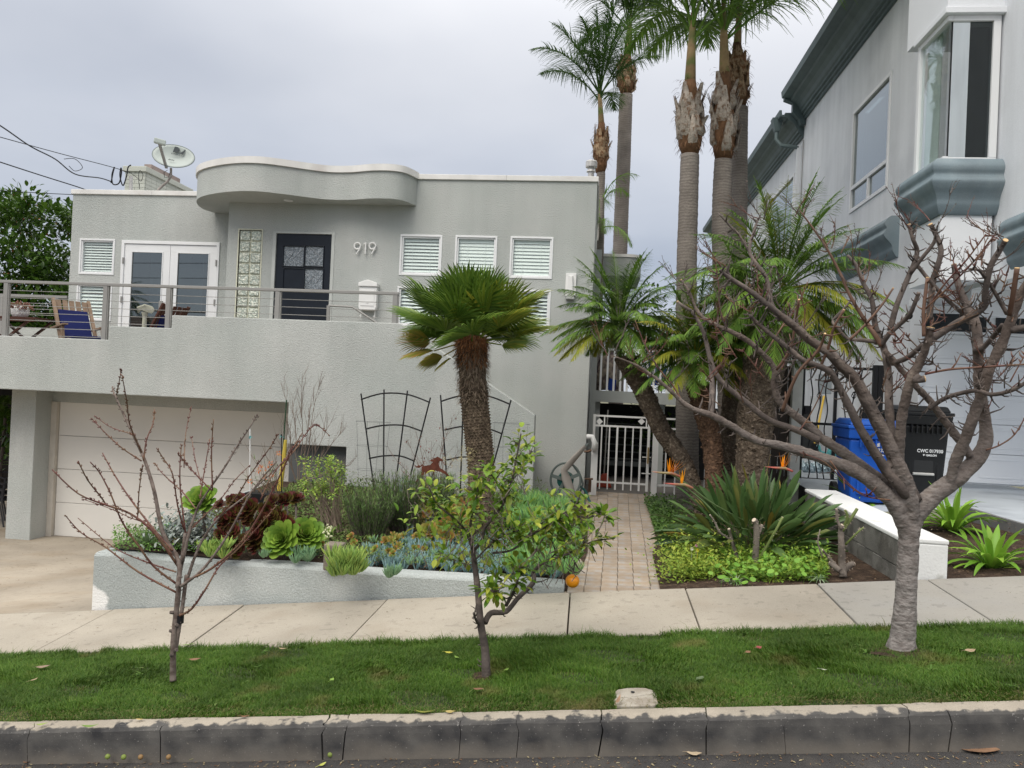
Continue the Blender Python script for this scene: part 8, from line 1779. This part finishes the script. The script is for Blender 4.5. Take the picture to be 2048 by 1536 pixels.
# ================================================================== fallen leaves and bits
def fallen(px, py, z, L_, w, ang, cols, label, curl=.35, name='fallen_leaf', lift=.006, grp=None):
    c = GP(px, py, 0); 
    for _ in range(4): c = GP(px, py, z(c.x)); 
    c.z += lift; d = Vector((cos(ang), sin(ang), .12)); mb = MB(); s = Vector((-sin(ang), cos(ang), U(-.2, .2)))
    P = [c+d*L_*(k/6-.5)+Vector((0, 0, curl*L_*(abs(k/6-.5)**2)*1.4+U(0, .002))) for k in range(7)]; nn = [Vector((0, 0, 1))]*7
    mb.ribbon(P, [s.normalized()]*7, [w*k for k in (.08, .6, .95, 1, .85, .5, .04)], .25, nn); mb.ribbon([P[0]-d*.02, P[0]], [s.normalized()]*2, [.001, .001])
    return mb.build(name, mat('fl', cols, .6, .2, 30), label=label, cat='leaf', org=c, smooth=True)
zl = lambda x: gz(x, .178); zk = lambda x: gz(x, .162); zr_ = lambda x: G*x-.02; zw = lambda x: gz(x, .162)
brn = (.22, .12, .07); tan_ = (.34, .25, .16); yel = (.45, .42, .06); grn = (.18, .30, .05)
for a in ((390, 1322, zl, .075, .018, .1, brn, 'brown curled leaf beside the young tree trunk on the grass'), (86, 1337, zl, .085, .02, .3, (.25, .18, .13), 'large grey brown leaf on the grass at the low end'), (68, 1362, zl, .045, .006, 1.1, tan_, 'thin pale leaf below the large grey brown leaf'), (566, 1300, zl, .06, .012, -.1, tan_, 'pale tan leaf on the grass near the pavement between the two small trees'), (664, 1362, zl, .03, .012, 1.2, grn, 'small yellow green leaf alone on the grass'), (700, 1307, zl, .0, 0, 0, grn, ''), (898, 1308, zl, .055, .012, -.3, yel, 'yellow leaf on the grass beside the orange tree trunk'), (914, 1318, zl, .055, .012, -.9, grn, 'green leaf lying under the yellow one near the orange tree'), (957, 1382, zl, .06, .018, -.2, brn, 'brown oval leaf on the grass below the orange tree'), (1013, 1342, zl, .035, .01, 1.0, grn, 'pale green leaf at the foot of the orange tree'), (1400, 1360, zl, .05, .02, .8, (.10, .14, .07), 'dull green round leaf on the grass by itself'), (1518, 1298, zl, .035, .016, .4, (.30, .07, .07), 'red leaf on the grass, paired with a brown one'), (1496, 1307, zl, .035, .014, .6, brn, 'brown leaf beside the red leaf on the grass'), (1940, 1305, zl, .06, .02, .2, tan_, 'clump of pale dry leaf past the big tree trunk'), (1648, 1342, zl, .03, .005, -.4, (.6, .6, .5), 'tiny white petal like leaf on the grass before the big tree'), (378, 1292, zl, .09, .012, .35, grn, 'long green leaf at the pavement edge behind the young tree'),
          (850, 1428, zk, .10, .017, -.05, (.20, .21, .04), 'olive leaf on the kerb edge under the orange tree'), (900, 1427, zk, .05, .012, -.1, (.4, .32, .12), 'yellowed leaf at the kerb edge next to the olive one'), (280, 1442, zk, .05, .01, 0, (.5, .38, .15), 'pale yellow leaf at the grass edge of the kerb'), (180, 1456, zk, .09, .011, .1, (.14, .22, .05), 'long green leaf lying on the kerb top'), (84, 1452, zk, .055, .011, .3, (.25, .32, .08), 'light green leaf on the kerb top at the low end'), (490, 1436, zk, .05, .009, .1, (.28, .12, .08), 'reddish brown leaf at the lawn edge of the kerb'),
          (402, 1518, zr_, .075, .012, .7, (.40, .42, .08), 'yellow green leaf standing on the road by the kerb'), (55, 1526, zr_, .05, .02, -.1, brn, 'brown leaf scrap on the road below the first kerb crack'), (150, 1521, zr_, .06, .016, 0, brn, 'brown crumpled leaf in the gutter'), (675, 1514, zr_, .05, .010, .3, (.42, .42, .08), 'yellow leaf in the gutter beside green fruit'), (645, 1532, zr_, .04, .008, .9, (.4, .42, .1), 'narrow yellow leaf on the road away from the kerb'), (817, 1514, zr_, .05, .009, .1, (.25, .28, .05), 'olive leaf in the gutter under the orange tree'), (1030, 1506, zr_, .06, .018, -.1, (.36, .17, .09), 'rust coloured leaf at the foot of the widest kerb crack'), (1388, 1511, zr_, .07, .015, -.2, (.45, .36, .25), 'pale tan leaf in the gutter past the utility cover'), (1472, 1506, zr_, .035, .014, .6, (.3, .15, .1), 'small crumpled brown leaf in the gutter'), (1925, 1489, zr_, .075, .016, -.6, (.48, .38, .26), 'pale curled leaf against the kerb at the high end'), (1960, 1502, zr_, .16, .045, -.1, (.22, .13, .08), 'large flattened brown leaf mat on the road at the high end', .04),
          (1236, 1404, zl, .09, .008, 1.3, (.26, .16, .1), 'brown twig like leaf along the side of the utility cover')):
    if a[3]: fallen(*a)
for px, py in ((215, 1518), (247, 1519), (281, 1519), (337, 1519), (660, 1514), (713, 1510)):
    c = GP(px, py, G*GP(px, py, 0).x-.02); c.z += .012; mb = MB(); rr = .013; n = 10
    mb.tube([c+Vector((0, 0, rr*cos(a))) for a in [pi*i/8 for i in range(9)]], [max(.0008, rr*sin(pi*i/8)) for i in range(9)], 10)
    mb.build('green_fruit', mat('gf%d' % px, (.20, .26, .06) if px not in (281, 337, 713) else (.26, .16, .07), .5, .2, 60), label={215: 'small green fruit in the gutter, first of three in a line', 247: 'small green fruit in the gutter between two others', 281: 'small browned fruit ending the line of three in the gutter', 337: 'small browned fruit beside the kerb crack below the young tree', 660: 'small green fruit in the gutter by the yellow leaf', 713: 'orange brown fruit in the gutter by the narrow kerb block'}[px], cat='fruit', smooth=True)
cx_ = W(1985, 1490, 3.62); MB().tube([GP(1950, 1490, G*1.7-.005), GP(1990, 1488, G*1.8-.0), GP(2060, 1482, G*1.9+.0)], [.004, .003, .002], 5).build('dry_stalk', mat('straw', (.42, .33, .18), .8), label='long dry straw stalk lying in the gutter at the high end', cat='stalk')
# debris specks on pavement, driveway, road
def specks(name, n, zf, x0, x1, y0, y1, s0, s1, cols, label):
    mb = MB()
    for i in range(n): x, y = U(x0, x1), U(y0, y1); blade(mb, (x, y, zf(x, y)), (U(-1, 1), U(-1, 1), U(0, .1)), U(s0, s1), U(s0*.2, s1*.25), 0, 2, lp_, .2)
    mb.build(name, leafm(name+'_m', cols, .9, 0), kind='stuff', label=label)
specks('pavement_litter', 150, lambda x, y: gz(x, .164), -4.2, 3.3, YS0, YS1, .006, .022, [(.12, .08, .05), (.2, .14, .09), (.07, .05, .04)], 'tiny leaf bits scattered on the pavement')
specks('driveway_litter', 110, lambda x, y: dz_(x, y)+.006, -9, -4.2, 6, 11, .01, .04, [(.12, .08, .05), (.2, .14, .09)], 'leaf bits on the driveway')
specks('gutter_litter', 1100, lambda x, y: G*x-.022+.003, -3.2, 2.2, 3.45, 3.665, .004, .022, [(.10, .06, .04), (.2, .12, .07), (.30, .26, .16), (.06, .04, .03)], 'leaf crumbs and grit in the gutter')
specks('walk_litter', 60, lambda x, y: .15, -.15, .75, 6.1, 12, .006, .02, [(.12, .08, .05), (.08, .06, .04)], 'leaf crumbs on the paved walk')
# dark soil rings painting contact shade at the trunks, weeds in the lawn, stained joints
for px, py, r_, lab in ((1805, 1302, .17, 'dark soil ring as contact shade round the thick street tree trunk'), (347, 1347, .06, 'small dark soil ring as contact shade at the young tree stem'), (972, 1352, .08, 'small dark soil ring as contact shade at the orange tree stem')):
    c = GP(px, py, gz(W(px, py, 4.4).x, .155)); mb = MB(); k = 22
    P = [(c.x+r_*U(.8, 1.2)*cos(2*pi*j/k), c.y+r_*U(.8, 1.2)*.9*sin(2*pi*j/k)) for j in range(k)]
    mb.add([(c.x, c.y, gz(c.x, .172))]+[(x, y, gz(x, .158)) for x, y in P], [(0, 1+j, 1+(j+1) % k) for j in range(k)]); mb.build('contact_soil_ring', M['soil'], kind='structure')
mb = MB()
for i in range(60):
    cx0 = rnd.choice((-2.6, -1.9, -.4, .9, 1.7, 2.2))+rnd.gauss(0, .12); cy0 = U(YL0+.1, YL1-.03); c = Vector((cx0, cy0, gz(cx0, .165)))
    for k in range(6): blade(mb, c, (U(-1, 1), U(-1, 1), U(.1, .8)), U(.02, .04), U(.003, .006), .8, 3, lp_, .2)
mb.build('lawn_weeds', leafm('weed_leaf', [(.06, .14, .02), (.09, .18, .03), (.14, .20, .05)], .5, .25), kind='stuff', label='broader leafed weeds mixed through the lawn')
# infill tufts and litter so that the planter plants grow into one another
rnd = random.Random(95)
for m_i, m_c, n_c, lab in ((0, mint, 46, 'small mint green succulent tufts filling the gaps along the planter rim'), (1, lime, 30, 'small lime succulent tufts filling gaps between the planter plants'), (2, chalk, 40, 'scattered blue grey finger tufts among the planter plants'), (3, aeo, 34, 'small bronze and green rosettes filling gaps between planter plants')):
    mb = MB()
    for i in range(n_c):
        px = U(300, 880); py = 1092+(px-300)*.075+U(-46, 8); c = GP(px, py, .225)
        if c.y < 6.17: continue
        if m_i < 3: fingers(mb, c, rnd.randint(8, 20), .05, U(.04, .10), .0052, spread=.9, up=U(.6, 1.1))
        else: rosette(mb, c+Vector((0, 0, U(.02, .1))), (U(-.6, .6), -.7, U(.3, 1)), U(.025, .055), 18, .36)
    mb.build('mixed_succulent_leaves', m_c, kind='stuff', label=lab)
mb = MB()
for i in range(900):
    c = GP(U(250, 1110), U(1085, 1150), .23); 
    if c.y > 6.15: blade(mb, c, (U(-1, 1), U(-1, 1), U(-.1, .3)), U(.015, .05), U(.003, .011), .3, 2, lp_, .2)
mb.build('planter_litter', lit, kind='stuff', label='dry leaf litter in the planter')
# dead straps under the palms and the big clump
for (cx0, cy0, n, sp, lab) in ((1520, 1100, 26, 60, 'dry brown straps under the big crane flower clump'), (1440, 1000, 16, 60, 'dry frond scraps at the foot of the palm trunks')):
    mb = MB()
    for i in range(n): c = GP(cx0+U(-sp, sp), cy0+U(-20, 20), .27); blade(mb, c+Vector((0, 0, U(0, .1))), (U(-1, 1), U(-1, .3), U(-.2, .5)), U(.12, .3), U(.006, .014), 1.2, 5, lp_, .4)
    mb.build('dead_leaves', leafm('dead_strap', [(.20, .13, .07), (.30, .22, .13), (.13, .08, .05)], .85, .1), kind='stuff', label=lab)
mb = MB()
for i in range(5200):
    px = U(255, 1090); yr = 1096+(px-255)*.086; q = GP(px, yr-U(0, 40), .235)+Vector((0, 0, U(0, .05)))
    if q.y > 6.14: blade(mb, q, Vector((U(-1, 1), U(-1, 1), U(-.1, 1))), U(.018, .04), U(.005, .010), .5, 2, lp_, .2)
mb.build('rim_creeper_leaves', leafm('rim_creeper', [(.08, .15, .04), (.12, .20, .05), (.17, .22, .07), (.10, .10, .05), (.06, .12, .04)], .55, .2), kind='stuff', label='low creeping foliage covering the soil just inside the planter rim')
# ================================================================== across the street (seen only mirrored in the glass)
rnd = random.Random(90)
op = thing('opposite_house', 'low house with a tiled hip roof across the street, mirrored in the glazed doors', 'house', (-24, -16, -2.6))
ow = mat('opposite_wall', (.42, .38, .33), .9); orf = mat('opposite_roof', (.10, .07, .06), .9, .2, 4)
B(-32, -17, -22, -14, -3.5, 2.39).build('wall', ow, op)
MB().hexa([(-33, -23, 2.4), (-16, -23, 2.4), (-16, -13, 2.4), (-33, -13, 2.4)], [(-28, -18.6, 5.0), (-21, -18.6, 5.0), (-21, -17.4, 5.0), (-28, -17.4, 5.0)]).build('roof', orf, op)
for x in (-30, -26, -21): B(x, x+1.6, -14, -13.95, -.2, 1.3).build('window', M['dark'], op)
grid_sheet('opposite_verge', [-45+i*5 for i in range(19)], [-30, -12, -9], lambda x, y: G*x+.05, lawnm)
q = thing('opposite_palm', 'bushy palm across the street mirrored in the glazed doors', 'palm', (-24.6, -11, -2.3))
MB().tube([(-24.6, -11, -2.4), (-24.5, -11, 2), (-24.6, -11, 5.3)], [.22, .2, .18], 10).build('trunk', qbark, q)
for i in range(34):
    a = i*2.4; e = R(80-100*(i/34)); mb = MB(); frond(mb, Vector((-24.6, -11, 5.4)), Vector((cos(a)*cos(e), sin(a)*cos(e), sin(e))), U(1.5, 1.9), 40, .45, .02, 1.4, .9, .9, .2, seg=7, lseg=2); mb.build('frond', queen[0], q)
for k, (z0, z1) in enumerate(((6.5, 7.6), (7.2, 8.3))):
    MB().tube([(-40, -8, z0-1), (-22, -8, z0-.4), (-4, -8, z0), (18, -8, z1)], .014, 5).build('street_wire', M['black_metal'], label=('lower' if k == 0 else 'upper')+' overhead wire strung along the far side of the street', cat='cable')
